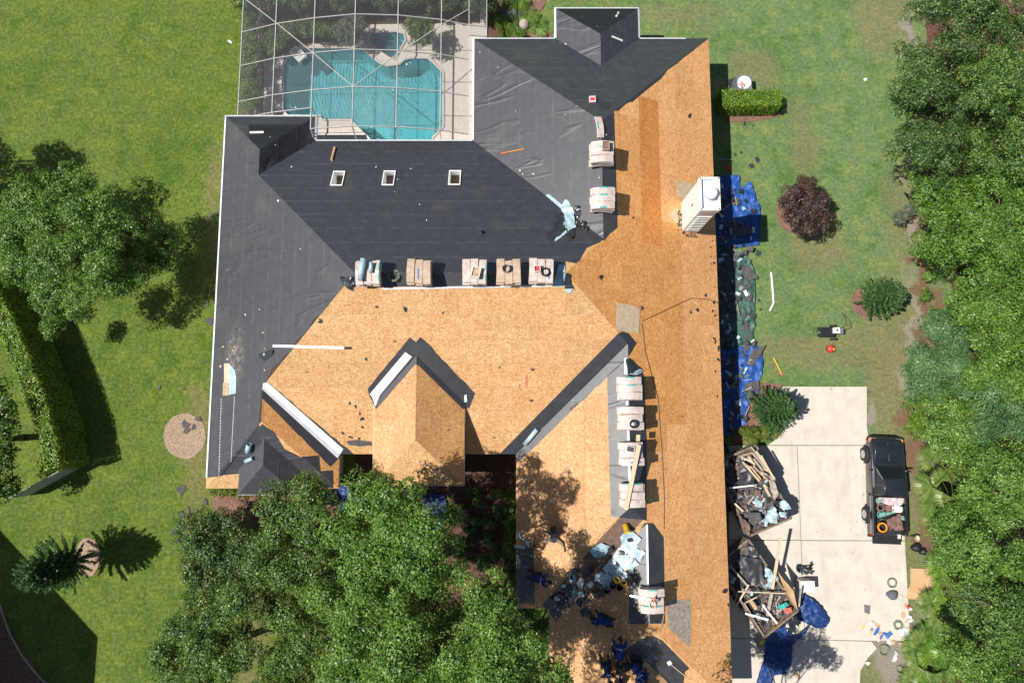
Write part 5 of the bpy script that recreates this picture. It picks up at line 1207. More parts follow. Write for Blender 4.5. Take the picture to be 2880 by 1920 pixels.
def truck():
    c = P(2488, 1366, .0); t_ = tag(empty('pickup_truck', (19.53, -3.16, 0), math.radians(-2.2)), 'black extended cab pickup truck with a littered bed and lowered tailgate', 'truck')
    p = M['car_paint']
    m = MB(); loft(m, [rrect(.70, .42, .78, .08, 2.46), rrect(.82, .36, .88, .1, 2.36), rrect(.87, .32, .98, .1, 2.1), rrect(.88, .3, 1.02, .1, 1.1), rrect(.88, .3, 1.04, .1, .9), rrect(.88, .3, 1.02, .1, -.52)]); m.build('body', p, t_, True)
    m = MB(); loft(m, [rrect(.62, .86, .93, .03, 2.34), rrect(.70, .95, 1.04, .04, 1.9, 0, .0), rrect(.72, .98, 1.085, .04, 1.15)]); hd = m.build('hood', p, t_, True)
    m = MB(); m.bar((0, 2.2, .97), (0, 1.25, 1.095), .018, .02); m.build('hood_crease', M['chrome'], hd)
    for s_ in (-1, 1): m = MB(); m.bar((s_*.5, 2.15, .965), (s_*.52, 1.2, 1.088), .03, .015); m.build('hood_ridge', p, hd)
    # cabin: glass house then roof
    g = [[(-.74, 1.02, 1.04), (.74, 1.02, 1.04), (.80, -.48, 1.04), (-.80, -.48, 1.04)], [(-.58, .36, 1.57), (.58, .36, 1.57), (.60, -.42, 1.60), (-.60, -.42, 1.60)]]
    m = MB(); m.add(g[0]+g[1], [(0, 1, 5, 4), (1, 2, 6, 5), (2, 3, 7, 6), (3, 0, 4, 7), (4, 5, 6, 7)]); m.build('glasshouse', M['car_glass'], t_)
    for a, b in ((0, 4), (1, 5), (2, 6), (3, 7)): m = MB(); m.bar(g[0][a] if a < 4 else 0, g[1][b-4], .075, .07); m.build('pillar', p, t_)
    for s_ in (-1, 1): m = MB(); m.bar((s_*.77, .05, 1.05), (s_*.59, .02, 1.58), .06, .05); m.build('door_post', p, t_)
    m = MB(); loft(m, [rrect(.50, 1.56, 1.60, .02, .42, .02), rrect(.59, 1.56, 1.64, .035, .32, .02), rrect(.62, 1.57, 1.665, .035, -.05, .02), rrect(.62, 1.57, 1.66, .035, -.40, .02), rrect(.58, 1.57, 1.62, .02, -.46, .02)]); m.build('roof', p, t_, True)
    for s_ in (-1, 1):
        m = MB(); m.bar((s_*.82, .85, 1.06), (s_*.82, -.1, 1.06), .08, .03); m.build('sill_highlight_strip', M['chrome'] if s_ < 0 else p, t_)  # left strip in chrome imitates the sill's bright highlight; right one is body colour
        m = MB(); m.box((s_*.98, .78, 1.08), (.2, .09, .15)); m.build('mirror', p, t_)
    # bed
    m = MB()
    for s_ in (-1, 1):
        m.box((s_*.83, -1.52, .78), (.1, 1.98, .56)); m.box((s_*.89, -1.5, .62), (.03, 1.9, .34))
    m.box((0, -.58, .78), (1.58, .06, .56)); m.build('bed_wall', p, t_)
    m = MB(); m.box((0, -1.52, .54), (1.56, 1.9, .06)); m.build('bed_floor', M['rubber'], t_)
    for s_ in (-1, 1): m = MB(); m.box((s_*.83, -1.52, 1.075), (.11, 1.98, .03)); m.build('bed_rail', M['black'], t_)
    e_ = MB(); e_.box((0, -2.76, .62), (1.46, .48, .06)); tg = e_.build('tailgate', p, t_)
    for k in range(18): m = MB(); m.box((-.66+k*.078, -2.76, .656), (.03, .42, .012)); m.build('liner_rib', M['rubber'], tg)
    m = MB(); m.box((0, -2.6, .42), (1.7, .16, .14)); m.build('bumper', M['black'], t_); m = MB(); loft(m, [rrect(.6, .42, .6, .04, 2.58), rrect(.8, .4, .62, .06, 2.5), rrect(.88, .4, .62, .06, 2.3)]); m.build('bumper', M['black'], t_, True)
    for s_ in (-1, 1):
        m = MB(); m.box((s_*.66, 2.40, .76), (.26, .1, .16)); m.build('headlight', M['chrome'], t_); m = MB(); m.box((s_*.83, 2.31, .79), (.1, .16, .13)); m.build('marker_light', M['amber'], t_)
        m = MB(); m.box((s_*.86, -2.52, .8), (.08, .05, .3)); m.build('tail_light', M['red'], t_)
        for y in (1.55, -1.55):
            m = MB(); m.tube([(s_*.76, y, .36), (s_*.99, y, .36)], .36, 22); wh = m.build('wheel', M['rubber'], t_)
            m = MB(); m.lathe((s_*.99, y, .36), [(.22, 0), (.22, .012), (.17, .005), (.06, .02), (0, .02)], 18, Matrix.Rotation(s_*math.pi/2, 3, 'Y')); m.build('rim', M['chrome'], wh)
            m = MB(); m.tube([(s_*.93, y+.44*math.cos(a), .36+.44*math.sin(a)) for a in [math.pi*i/10 for i in range(11)]], .05, 6); m.build('wheel_arch', M['rubber'], t_)
    m = MB(); m.bar((-.25, 1.0, 1.1), (.25, .9, 1.12), .02, .02); m.build('wiper', M['black'], t_)
truck()
def bedstuff(pix, mat, lab, z=.85, amp=.16, name='cloth', cat='cloth'): film(name, pix, lab, cat, mat, .07, amp, 0, False, 4, None, z)
bedstuff([(2465, 1396), (2540, 1394), (2542, 1412), (2525, 1424), (2482, 1416)], 'pink_cloth', 'pale pink cloth across the front of the truck bed')
bedstuff([(2463, 1400), (2482, 1402), (2484, 1416), (2464, 1420)], 'green_cloth', 'pale green cloth in the front corner of the truck bed')
bedstuff([(2488, 1420), (2515, 1418), (2512, 1436), (2490, 1438)], 'brown_cloth', 'brown cloth in the middle of the truck bed')
bedstuff([(2508, 1422), (2538, 1424), (2536, 1440), (2505, 1440)], 'white_paint', 'white papers in the middle of the truck bed', name='paper', cat='paper')
bedstuff([(2470, 1440), (2520, 1438), (2500, 1450), (2470, 1462)], 'green_cloth', 'pale green board piece across the truck bed', name='board')
bedstuff([(2490, 1462), (2530, 1442), (2540, 1490), (2500, 1492)], 'brown_cloth', 'dark reddish tarp in the rear of the truck bed', name='tarp', cat='tarp')
bedstuff([(2525, 1448), (2542, 1450), (2542, 1462), (2528, 1460)], 'green_cloth', 'pale green scrap at the right wall of the truck bed')
bedstuff([(2502, 1488), (2520, 1482), (2532, 1494), (2512, 1500)], 'film_dark', 'black bag at the tail of the truck bed', name='bag', cat='bag')
plank('tool_bar', P(2470, 1460, 1.0), P(2520, 1444, 1.0), .07, .05, 'black', 'dark bar lying across the truck bed', 'bar')
ring(P(2481, 1482, .95), .22, .045, 'orange', 'orange hose coil in the rear of the truck bed', 'hose', turns=3, jit=.05)
ring(P(2478, 1446, .95), .2, .02, 'teal', 'green hose coil in the truck bed', 'hose', turns=3, jit=.05)
ring(P(2476, 1426, .98), .17, .03, 'brown_cloth', 'dark brown rope bundle in the truck bed', 'rope', turns=4, jit=.25)
film('rag', [(2523, 1503), (2532, 1502), (2532, 1514), (2524, 1514)], 'white rag on the lowered tailgate', 'rag', 'white_paint', .05, .1, 0, False, 6, None, .7)
# ------------------------------------------------------------------ clutter on the right of the driveway
e_ = bucket(P(2562, 1510, .05), 'tan bucket holding dark tools behind the truck', 'wood_pale', (0, .4, 0))
def soft(u, v, sx, sy, h_, mat, lab, cat, name):
    c = P(u, v); m = MB(); n, r_ = 14, 6
    for i in range(r_+1):
        f = i/r_*math.pi/2
        for j in range(n): a = 6.283*j/n; k = 1+.12*math.sin(3*a+u)+.06*math.sin(5*a+v); m.v.append(Vector((c.x+sx*k*math.cos(f)*math.cos(a), c.y+sy*k*math.cos(f)*math.sin(a), .06+h_*math.sin(f)**.7+.02*math.sin(4*a+i))))
    for i in range(r_):
        for j in range(n): m.f.append((i*n+j, i*n+(j+1) % n, (i+1)*n+(j+1) % n, (i+1)*n+j)); m.m.append(0)
    return tag(m.build(name, M[mat], None, True), lab, cat)
soft(2574, 1538, .27, .24, .3, 'black', 'black rubbish bag on the grass behind the truck', 'bag', 'rubbish_bag'); soft(2592, 1549, .2, .2, .25, 'black', 'smaller black bag behind the truck', 'bag', 'rubbish_bag')
soft(2506, 1670, .29, .25, .28, 'shirt_grey', 'dark purple backpack on the driveway between coils', 'backpack', 'backpack')
ring(P(2508, 1638, .1), .22, .04, 'wire_green', 'dark green hose coil on the driveway above the backpack', 'hose', turns=3, jit=.05)
ring(P(2525, 1757, .1), .2, .035, 'wire_green', 'round dark net coil on the driveway below the backpack', 'hose', turns=5, jit=.2)
ring(P(2486, 1827, .05), .26, .035, 'wire_green', 'large grey hose coil on the sandy curve of the driveway', 'hose', turns=3, jit=.05)
ring(P(2530, 1881, .05), .17, .025, 'wire_green', 'small green hose coil on the lower right dirt', 'hose', turns=3, jit=.1)
m = MB(); m.slab([P(2561, 1597, .05), P(2630, 1600, .05), P(2630, 1685, .05), P(2560, 1684, .05)], .015); tag(m.build('cardboard_sheet', M['cardboard']), 'large flat tan cardboard sheet on the grass by the palmettos', 'cardboard')
m = MB(); m.slab([P(2554, 1655, .08), P(2560, 1645, .08), P(2560, 1684, .08), P(2549, 1682, .08)], .01); tag(m.build('cardboard_flap', M['cardboard']), 'narrow cardboard flap at the left of the big cardboard sheet', 'cardboard')
e_ = tag(empty('shovel'), 'square shovel with grey blade lying on the driveway', 'shovel'); m = MB(); m.slab([P(2430, 1699, .08), P(2448, 1702, .08), P(2446, 1726, .1), P(2432, 1722, .1)], .02); m.build('blade', M['grey_metal'], e_)
m = MB(); m.tube([P(2438, 1722, .1), P(2430, 1760, .09)], .02, 6); m.build('handle', M['wood_pale'], e_); m = MB(); m.tube([P(2428+4*math.cos(a), 1762+4*math.sin(a), .09) for a in [6.283*i/10 for i in range(10)]], .015, 5, closed=True); m.build('grip', M['yellow'], e_)
for (mt, lab, cl, nn) in (('blue_print', 'blue and white wrapper in the spill on the driveway', ((2450, 1770), (2465, 1775), (2485, 1780), (2495, 1785), (2460, 1782), (2478, 1790), (2500, 1780), (2470, 1765)), 'wrapper'), ('cardboard', 'tan carton scrap in the spill on the driveway', ((2455, 1748), (2462, 1755), (2470, 1760), (2450, 1775), (2475, 1780), (2545, 1700), (2540, 1730), (2550, 1745), (2555, 1770), (2510, 1805), (2530, 1808)), 'carton_scrap'), ('trim_white', 'white plastic scrap on the right edge of the driveway', ((2525, 1690), (2535, 1680), (2530, 1770), (2540, 1780), (2550, 1785), (2560, 1745), (2558, 1735), (2515, 1850), (2520, 1835), (2470, 1800), (2500, 1800), (2440, 1862), (2450, 1750)), 'plastic_scrap')):
    for (u, v) in cl:
        c = P(u, v, .075); q = blob(c.x, c.y, random.uniform(.08, .2), 7, .4, 1, .6, random.uniform(0, 6)); m = MB(); m.slab([(a, b, .075+random.uniform(0, .06)) for a, b in q], .008); tag(m.build(nn, M[mt]), lab, 'litter', lab)
soft(2551, 1704, .1, .1, .12, 'red', 'small red cap on the driveway edge', 'cap', 'cap'); soft(2558, 1710, .1, .09, .1, 'white_paint', 'small white cup on the driveway edge', 'cup', 'cup'); soft(2552, 1818, .13, .13, .1, 'black', 'black bag on the dirt right of the hose coil', 'bag', 'rubbish_bag')
tarp([(2520, 1765), (2540, 1760), (2560, 1780), (2545, 1790)], 'trim_white', 'small white plastic sheet below the net coil', .08, .03, .08)
m = MB(); m.bar(P(2232, 1893, .1), P(2246, 1905, .1), .15, .08); tag(m.build('wood_block', M['wood']), 'short wood block on the shaded lower driveway', 'board')

# ================================================================== plants
def leafmesh(name, C, Nn, size, mat, parent, aspect=.55, jit=.55):
    n = len(C)
    nrm = Nn+rng.normal(0, jit, (n, 3)); nrm /= np.linalg.norm(nrm, axis=1, keepdims=True)+1e-9
    r = rng.normal(0, 1, (n, 3)); a = np.cross(nrm, r); a /= np.linalg.norm(a, axis=1, keepdims=True)+1e-9; b = np.cross(nrm, a)
    s = size*rng.uniform(.6, 1.3, (n, 1)); A = a*s*.5; Bv = b*s*.5*aspect
    V = np.empty((n, 4, 3), np.float32); V[:, 0] = C-A; V[:, 1] = C+Bv-A*.1; V[:, 2] = C+A; V[:, 3] = C-Bv-A*.1
    return quadmesh(name, V, mat, parent)
def quadmesh(name, V, mat, parent):
    n = len(V); me = bpy.data.meshes.new(name); me.vertices.add(4*n); me.vertices.foreach_set('co', V.reshape(-1).astype(np.float32))
    me.loops.add(4*n); me.loops.foreach_set('vertex_index', np.arange(4*n, dtype=np.int32))
    me.polygons.add(n); me.polygons.foreach_set('loop_start', np.arange(0, 4*n, 4, dtype=np.int32))
    me.update(calc_edges=True); me.materials.append(M[mat]); return link(name, me, None, parent)
LEAFN = 0
def crown_pts(lobes, rc=(.42, .8), dens=1., cover=.6, squash=.75, low=.3, leaf=.11):
    C = []; Nn = []; la = leaf*leaf*.55*.5; qm = sum(rc)/2           # tufts of foliage: dense shells with gaps between them
    for (cx, cy, cz, r) in lobes:
        qk = min(1., r*.75/qm); nc = max(4, int(dens*2.3*(r/(qm*qk))**2+1.5))
        d = rng.normal(0, 1, (nc, 3)); d /= np.linalg.norm(d, axis=1, keepdims=True); d[:, 2] = np.where(rng.random(nc) < low, d[:, 2], np.abs(d[:, 2]))
        rad = r*rng.uniform(.25, 1.0, (nc, 1))**.7; cc = np.array([cx, cy, cz])+d*rad*np.array([1, 1, squash])
        for k in range(nc):
            q = qk*rng.uniform(*rc); m = int(cover*4*math.pi*q*q*.62/la); e = rng.normal(0, 1, (m, 3)); e /= np.linalg.norm(e, axis=1, keepdims=True); e[:, 2] = np.where(e[:, 2] < -.25, -e[:, 2], e[:, 2])
            lump = 1+.28*np.sin(e[:, :1]*5+k)*np.sin(e[:, 1:2]*5+2*k)
            w = rng.uniform(.45, 1, (m, 1))**.5*lump; pts = cc[k]+e*w*q*np.array([1, 1, .8])
            C.append(pts); Nn.append(e*1.0+d[k]*.25+np.array([-.05, 0, .2]))
    return np.concatenate(C), np.concatenate(Nn)
def plant(name, label, cat, base, lobes, mat, leaf=.11, dens=1., per=120, rc=(.42, .8), cover=.62, group=None, trunk_r=.16, squash=.75, low=.35, bark='bark', limbs=True, aspect=.55):
    global LEAFN
    e_ = tag(empty(name, base), label, cat, group); b0 = Vector(base)
    L = [(x-b0.x, y-b0.y, z-b0.z, r) for x, y, z, r in lobes]
    C, Nn = crown_pts(L, rc, min(dens, 1.15), cover, squash, low, leaf); LEAFN += len(C)
    leafmesh('crown', C, Nn, leaf, mat, e_, aspect)
    m = MB(); zt = min(l[2] for l in L)*.6
    top = Vector((sum(l[0] for l in L)/len(L)*.4, sum(l[1] for l in L)/len(L)*.4, max(zt, .2)))
    m.tube([(0, 0, -.1), top*.5+Vector((.05, .03, 0)), top], [trunk_r*1.25, trunk_r, trunk_r*.8], 8)
    if limbs:
        for l in L[:9]:
            t_ = Vector(l[:3]); mid_ = top.lerp(t_, .5)+Vector((random.uniform(-.2, .2), random.uniform(-.2, .2), .1*l[3]))
            m.tube([top-Vector((0, 0, .1)), mid_, t_], [trunk_r*.32, trunk_r*.2, .02], 6)
            for k in range(3):
                dv = Vector((random.gauss(0, 1), random.gauss(0, 1), random.uniform(.1, 1))).normalized()*l[3]*random.uniform(.6, .95)
                m.tube([mid_.lerp(t_, .6), t_+dv*.5, t_+dv], [.022, .015, .006], 4)
    m.build('trunk', M[bark], e_, True); return e_
def LB_(L, z, dz=.5, dome=0.):           # lobes given as (u, v, radius in pixels[, z]); dome: outer lobes hang lower
    out = []; cu = sum(l[0] for l in L)/len(L); cv = sum(l[1] for l in L)/len(L); dm = max(math.hypot(l[0]-cu, l[1]-cv) for l in L)+1
    for l in L:
        zz = l[3] if len(l) > 3 else z+random.uniform(-dz, dz)+dome*(.4-(math.hypot(l[0]-cu, l[1]-cv)/dm)**2); p = P(l[0], l[1], zz); out.append((p.x, p.y, zz, l[2]*.93*(H-zz)/F))
    return out
def tree(name, label, base, L, z, mat, dz=.5, cat='tree', dome=0., **kw):
    b = P(*base); return plant(name, label, cat, (b.x, b.y, 0), LB_(L, z, dz, dome), mat, **kw)
# left lawn oak
tree('oak_tree', 'leafy young oak tree on the left lawn', (330, 700), [(110, 560, 75), (190, 530, 60), (60, 650, 60), (160, 630, 85), (250, 600, 70), (330, 640, 60), (90, 740, 75), (200, 730, 85), (300, 730, 75), (390, 690, 55), (160, 830, 70), (250, 820, 60), (60, 780, 45), (330, 800, 45), (150, 930, 32), (30, 700, 40), (230, 880, 35), (410, 640, 45), (45, 595, 30), (440, 720, 42), (400, 770, 42), (465, 670, 30), (350, 700, 50, 2.6), (420, 740, 40, 2.2), (300, 660, 50, 2.6)], 3.9, 'leaf_oak2', .5, dome=2.6, leaf=.1, dens=1.2, per=120, trunk_r=.12)
# front oaks (tall, they shade the right front wing)
tree('oak_tree', 'tall oak tree in front of the courtyard', (1150, 1610), [(1130, 1420, 75), (1040, 1420, 70), (1210, 1500, 65), (1080, 1520, 85), (1180, 1590, 80), (1000, 1500, 70), (1250, 1590, 50), (1120, 1650, 85), (1030, 1610, 75), (1230, 1660, 60), (1270, 1530, 35), (1060, 1360, 40), (1170, 1370, 30), (1250, 1440, 40), (1290, 1620, 40), (1060, 1430, 80, 7.2), (1120, 1500, 85, 7.), (1060, 1580, 80, 7.2), (1170, 1550, 70, 6.6), (1000, 1480, 70, 7.), (1130, 1640, 75, 7.)], 11.0, 'leaf_oak2', .7, dome=2.9, leaf=.105, trunk_r=.28, dens=.7)
tree('oak_tree', 'dark oak tree in front of the left wing', (860, 1560), [(860, 1420, 65), (920, 1460, 65), (790, 1430, 55), (800, 1500, 75), (880, 1540, 75), (950, 1550, 65), (840, 1620, 70), (760, 1570, 60), (920, 1630, 65), (825, 1370, 32), (870, 1350, 26)], 7.2, 'leaf_oak', .7, dome=2.9, leaf=.105, trunk_r=.24, dens=.72)
tree('oak_tree', 'broad oak tree at the bottom edge below the courtyard', (1080, 1830), [(1000, 1730, 80), (1090, 1750, 85), (1180, 1760, 80), (950, 1810, 75), (1050, 1840, 90), (1150, 1850, 85), (1250, 1780, 65), (1000, 1900, 80), (1110, 1930, 85), (1220, 1870, 70), (930, 1900, 60), (1180, 1960, 60), (1290, 1700, 45), (950, 1680, 60, 8), (1010, 1660, 60, 8.4), (1060, 1700, 60, 7.5)], 9.6, 'leaf_oak2', .7, dome=2.9, leaf=.105, trunk_r=.28, dens=.7)
tree('oak_tree', 'oak tree at the bottom edge beside the working crew', (1400, 1810), [(1330, 1760, 60), (1400, 1740, 50), (1380, 1820, 75), (1300, 1840, 65), (1470, 1850, 55), (1430, 1890, 70), (1340, 1920, 75), (1530, 1900, 50), (1500, 1960, 70), (1590, 1930, 34), (1415, 1680, 32), (1450, 1780, 28), (1560, 1880, 26), (1380, 1620, 34), (1340, 1660, 46), (1400, 1690, 42), (1440, 1735, 36), (1350, 1760, 70, 8.5), (1420, 1840, 70, 8.5), (1350, 1880, 70, 8.5), (1480, 1880, 50, 9), (1340, 2000, 85), (1420, 2010, 80), (1490, 2050, 75), (1260, 2010, 80), (1560, 2050, 60), (1400, 2090, 90), (1610, 2000, 36), (1490, 1800, 36)], 11.2, 'leaf_oak2', .6, dome=2., leaf=.1, per=150, trunk_r=.24, dens=.8)
tree('oak_tree', 'oak tree over the dry lawn at the lower left', (690, 1790), [(700, 1680, 55), (640, 1700, 55), (580, 1720, 60), (770, 1690, 55), (520, 1780, 65), (580, 1830, 75), (660, 1850, 55), (500, 1880, 65), (590, 1920, 80), (830, 1720, 65), (870, 1800, 65), (800, 1850, 55), (850, 1900, 75), (460, 1840, 40), (760, 1930, 50), (545, 1690, 35), (655, 1775, 38, 5.2), (700, 1840, 40)], 6.4, 'leaf_oak', .7, dome=2.2, leaf=.1, per=150, trunk_r=.16, dens=.85)
tree('round_shrub', 'rounded dark shrub at the left corner of the front planting', (620, 1560), [(580, 1500, 65), (640, 1490, 60), (560, 1570, 60), (630, 1570, 75), (700, 1540, 60), (600, 1640, 55), (690, 1620, 60), (545, 1620, 34)], 2.4, 'leaf_dark', .3, cat='shrub', leaf=.11, dens=1.1)
tree('shrub', 'low green shrub under the left front eave', (870, 1395), [(872, 1395, 30), (880, 1420, 26), (860, 1420, 20)], 1.2, 'leaf_fresh', .2, cat='shrub', leaf=.1, rc=(.2, .35))
tree('shrub', 'low hedge under the left corner eave', (640, 1385), [(605, 1382, 14), (625, 1384, 15), (648, 1384, 15), (668, 1386, 14), (690, 1390, 14)], .6, 'leaf_box', .1, cat='shrub', leaf=.09, rc=(.15, .28))
tree('oak_tree', 'tree beyond the bottom edge that shades the driveway', (2100, 2130), [(2080, 2040, 75), (2150, 2010, 70), (2010, 2020, 60), (2060, 2110, 80), (2180, 2080, 70)], 7.5, 'leaf_oak', .8, leaf=.12, dens=.6)
tree('oak_tree', 'tree beyond the left edge that shades the upper left lawn', (-480, 440), [(-520, 300, 85), (-440, 310, 75), (-560, 390, 90), (-460, 390, 80), (-385, 320, 40), (-370, 400, 42), (-500, 470, 80), (-600, 300, 80), (-430, 460, 50)], 7.0, 'leaf_oak', .8, leaf=.13, dens=.8)
tree('dark_shrub', 'dark leafy shrubs beside the jog of the front wing wall', (1490, 1770), [(1478, 1735, 30), (1510, 1745, 28), (1490, 1780, 36), (1520, 1800, 30), (1500, 1840, 34), (1465, 1700, 20)], 2.0, 'leaf_oak2', .4, cat='shrub', leaf=.1, per=160)
# courtyard shrubs
CY = [(1306, 1450, 22, 'leaf_grey', 'silvery round shrub at the left of the courtyard'), (1345, 1412, 15, 'leaf_fresh', 'small green shrub in the upper courtyard'), (1392, 1392, 15, 'leaf_fresh', 'bright green tuft in the courtyard'), (1336, 1465, 14, 'leaf_oak2', 'small dark shrub beside the silvery one'), (1375, 1470, 18, 'leaf_oak', 'dark shrub in the middle of the courtyard'), (1320, 1500, 22, 'leaf_dark', 'dark shrub low in the courtyard'), (1370, 1515, 22, 'leaf_dark', 'dark shrub right of centre low in the courtyard'), (1330, 1385, 20, 'leaf_oak', 'dark shrub near the entry gable corner'), (1400, 1440, 20, 'leaf_oak', 'dark shrub beside the right courtyard wall'), (1300, 1560, 26, 'leaf_oak', 'leafy shrub at the lower left of the courtyard'), (1360, 1580, 26, 'leaf_dark', 'dark shrub at the bottom of the courtyard'), (1400, 1555, 22, 'leaf_oak', 'leafy shrub at the lower right of the courtyard')]
for u, v, r, mt, lab in CY: tree('shrub', lab, (u, v), [(u, v, r)], .5, mt, .1, cat='shrub', leaf=.08, rc=(.14, .26), dens=2.2, limbs=False, trunk_r=.03)
for i, (v, mt) in enumerate(((1390, 'leaf_box'), (1425, 'leaf_dark'), (1460, 'leaf_oak2'), (1500, 'leaf_yellow'), (1540, 'leaf_oak2'), (1585, 'leaf_oak'), (1630, 'leaf_oak'))):
    tree('wall_shrub', ('leafy shrub against the right courtyard wall, counted %s from the valley' % ('first', 'second', 'third', 'fourth', 'fifth', 'sixth', 'seventh')[i]), (1436, v), [(1434, v, 18), (1440, v+12, 15)], 1.1, mt, .15, cat='shrub', leaf=.09, rc=(.16, .3), dens=1.6, limbs=False, trunk_r=.04, group='shrubs against the courtyard wall')
# box hedge by the right wall
def hedge(name, label, poly, zt, mat, n, leaf=.09, z0=.1):
    xs = [p[0] for p in poly]; ys = [p[1] for p in poly]; C = []; Nn = []
    per = [(Vector(poly[i]), Vector(poly[(i+1) % len(poly)])) for i in range(len(poly))]; Ls = [(b-a).length for a, b in per]; P_ = sum(Ls); A = abs(area2(poly))/2
    nt_ = int(n*A/(A+P_*zt))
    while len(C) < nt_:
        p = (random.uniform(min(xs), max(xs)), random.uniform(min(ys), max(ys)))
        if inside(p, poly): C.append((p[0], p[1], zt+random.gauss(0, .06)+.13*fb(p[0], p[1], 1.6, 1))); Nn.append((0, 0, 1.2))
    for (a, b), L in zip(per, Ls):
        d = (b-a).normalized(); nn = Vector((d.y, -d.x))*(1 if area2(poly) > 0 else -1)
        for k in range(int((n-nt_)*L/P_)):
            t_ = random.random(); p = a.lerp(b, t_); s_ = random.gauss(0, .05); C.append((p.x+nn.x*s_, p.y+nn.y*s_, random.uniform(z0, zt))); Nn.append((nn.x, nn.y, .3))
    c = (sum(xs)/len(xs), sum(ys)/len(ys), 0); e_ = tag(empty(name, c), label, 'hedge'); cv = np.array(c)
    leafmesh('foliage', np.array(C)-cv, np.array(Nn), leaf, mat, e_)
    m = MB(); cc = Vector(c)
    core = [((p[0]-c[0])*.93, (p[1]-c[1])*.93, zt-.12) for p in poly]; m.slab(core if area2(poly) > 0 else core[::-1], zt-.2); m.build('branch_core', M['hedge_core'], e_)
    return e_
pm('hedge_core', (.035, .05, .014), (.02, .03, .01), 9, .95, .6)
hedge('box_hedge', 'clipped rectangular box hedge beside the right wall', ccw([tuple(P(u, v, 1.15)[:2]) for u, v in ((2028, 254), (2196, 254), (2197, 297), (2030, 299))]), 1.15, 'leaf_hedge', 16000, .075)
hedge('tall_hedge', 'tall clipped hedge slanting along the left edge', ccw([tuple(P(u, v, 2.5)[:2]) for u, v in ((-120, 740), (-40, 770), (30, 880), (75, 990), (118, 1100), (150, 1200), (168, 1310), (128, 1325), (108, 1220), (70, 1115), (25, 1005), (-20, 900), (-120, 830))]), 2.5, 'leaf_hedge', 42000, .1)
tree('oak_tree', 'dark leafy tree behind the tall hedge at the left edge', (60, 1230), [(-20, 1090, 45), (20, 1150, 38), (-10, 1190, 45), (30, 1210, 32), (0, 1260, 42), (25, 1310, 40), (0, 1350, 45), (35, 1385, 32), (-60, 1200, 60), (-60, 1330, 60)], 2.6, 'leaf_oak', .5, leaf=.15, dens=.8)
e_ = tag(empty('garden_fence', P(140, 1365, 0)), 'grey board fence at the foot of the tall hedge', 'fence'); a = P(84, 1392, 0)-e_.location; b = P(232, 1312, 0)-e_.location
for k in range(12): m = MB(); p_ = a.lerp(b, (k+.5)/12); d = (b-a)/12; m.bar(p_-d*.48, p_+d*.48, .03, 1.5); o = m.build('fence_board', M['fence_grey'] if 'fence_grey' in M else pm('fence_grey', (.42, .46, .47), (.33, .37, .38), 6, .7), e_); o.location.z = .8
# shrubs in and round the pool cage
tree('round_shrub', 'clipped grey green round shrub left of the spa', (1000, 92), [(975, 85, 40), (1010, 85, 38), (995, 105, 30)], 1.3, 'leaf_grey', .15, cat='shrub', leaf=.09, rc=(.2, .36), dens=1.6, per=300)
tree('round_shrub', 'clipped dark green round shrub right of the spa', (1180, 96), [(1165, 80, 34), (1195, 85, 38), (1180, 110, 32)], 1.6, 'leaf_oak', .15, cat='shrub', leaf=.09, rc=(.2, .36), dens=1.6, per=300)
tree('pool_shrub', 'clipped shrub row along the left and far pool edge', (800, 110), [(765, 100, 22), (765, 130, 24), (770, 150, 16), (800, 92, 26), (830, 85, 28), (860, 85, 28), (895, 88, 28), (925, 92, 26), (945, 90, 20), (790, 125, 22)], 1.0, 'leaf_oak', .1, cat='shrub', leaf=.09, rc=(.2, .34), dens=1.8, per=300)
tree('cage_hedge', 'long dark hedge behind the far side of the pool', (1000, -20), [(700+i*42, 8-(i % 3)*8, 36) for i in range(16)]+[(720+i*42, -40, 36) for i in range(15)], 1.5, 'leaf_dark', .15, cat='hedge', leaf=.1, rc=(.22, .4), dens=1.4, per=300)
tree('cage_hedge', 'narrow hedge along the left wall inside the pool cage', (705, 180), [(702+(i%2)*18, 30+i*16, 24) for i in range(18)], 1.0, 'leaf_oak', .1, cat='hedge', leaf=.09, rc=(.18, .3), dens=1.8, per=300)
tree('hedge_shrub', 'dark clipped shrub between the cage and the back planting', (1382, 15), [(1382, -5, 22), (1380, 25, 20)], 1.4, 'leaf_dark', .1, cat='shrub', leaf=.09, rc=(.2, .34), dens=1.6)
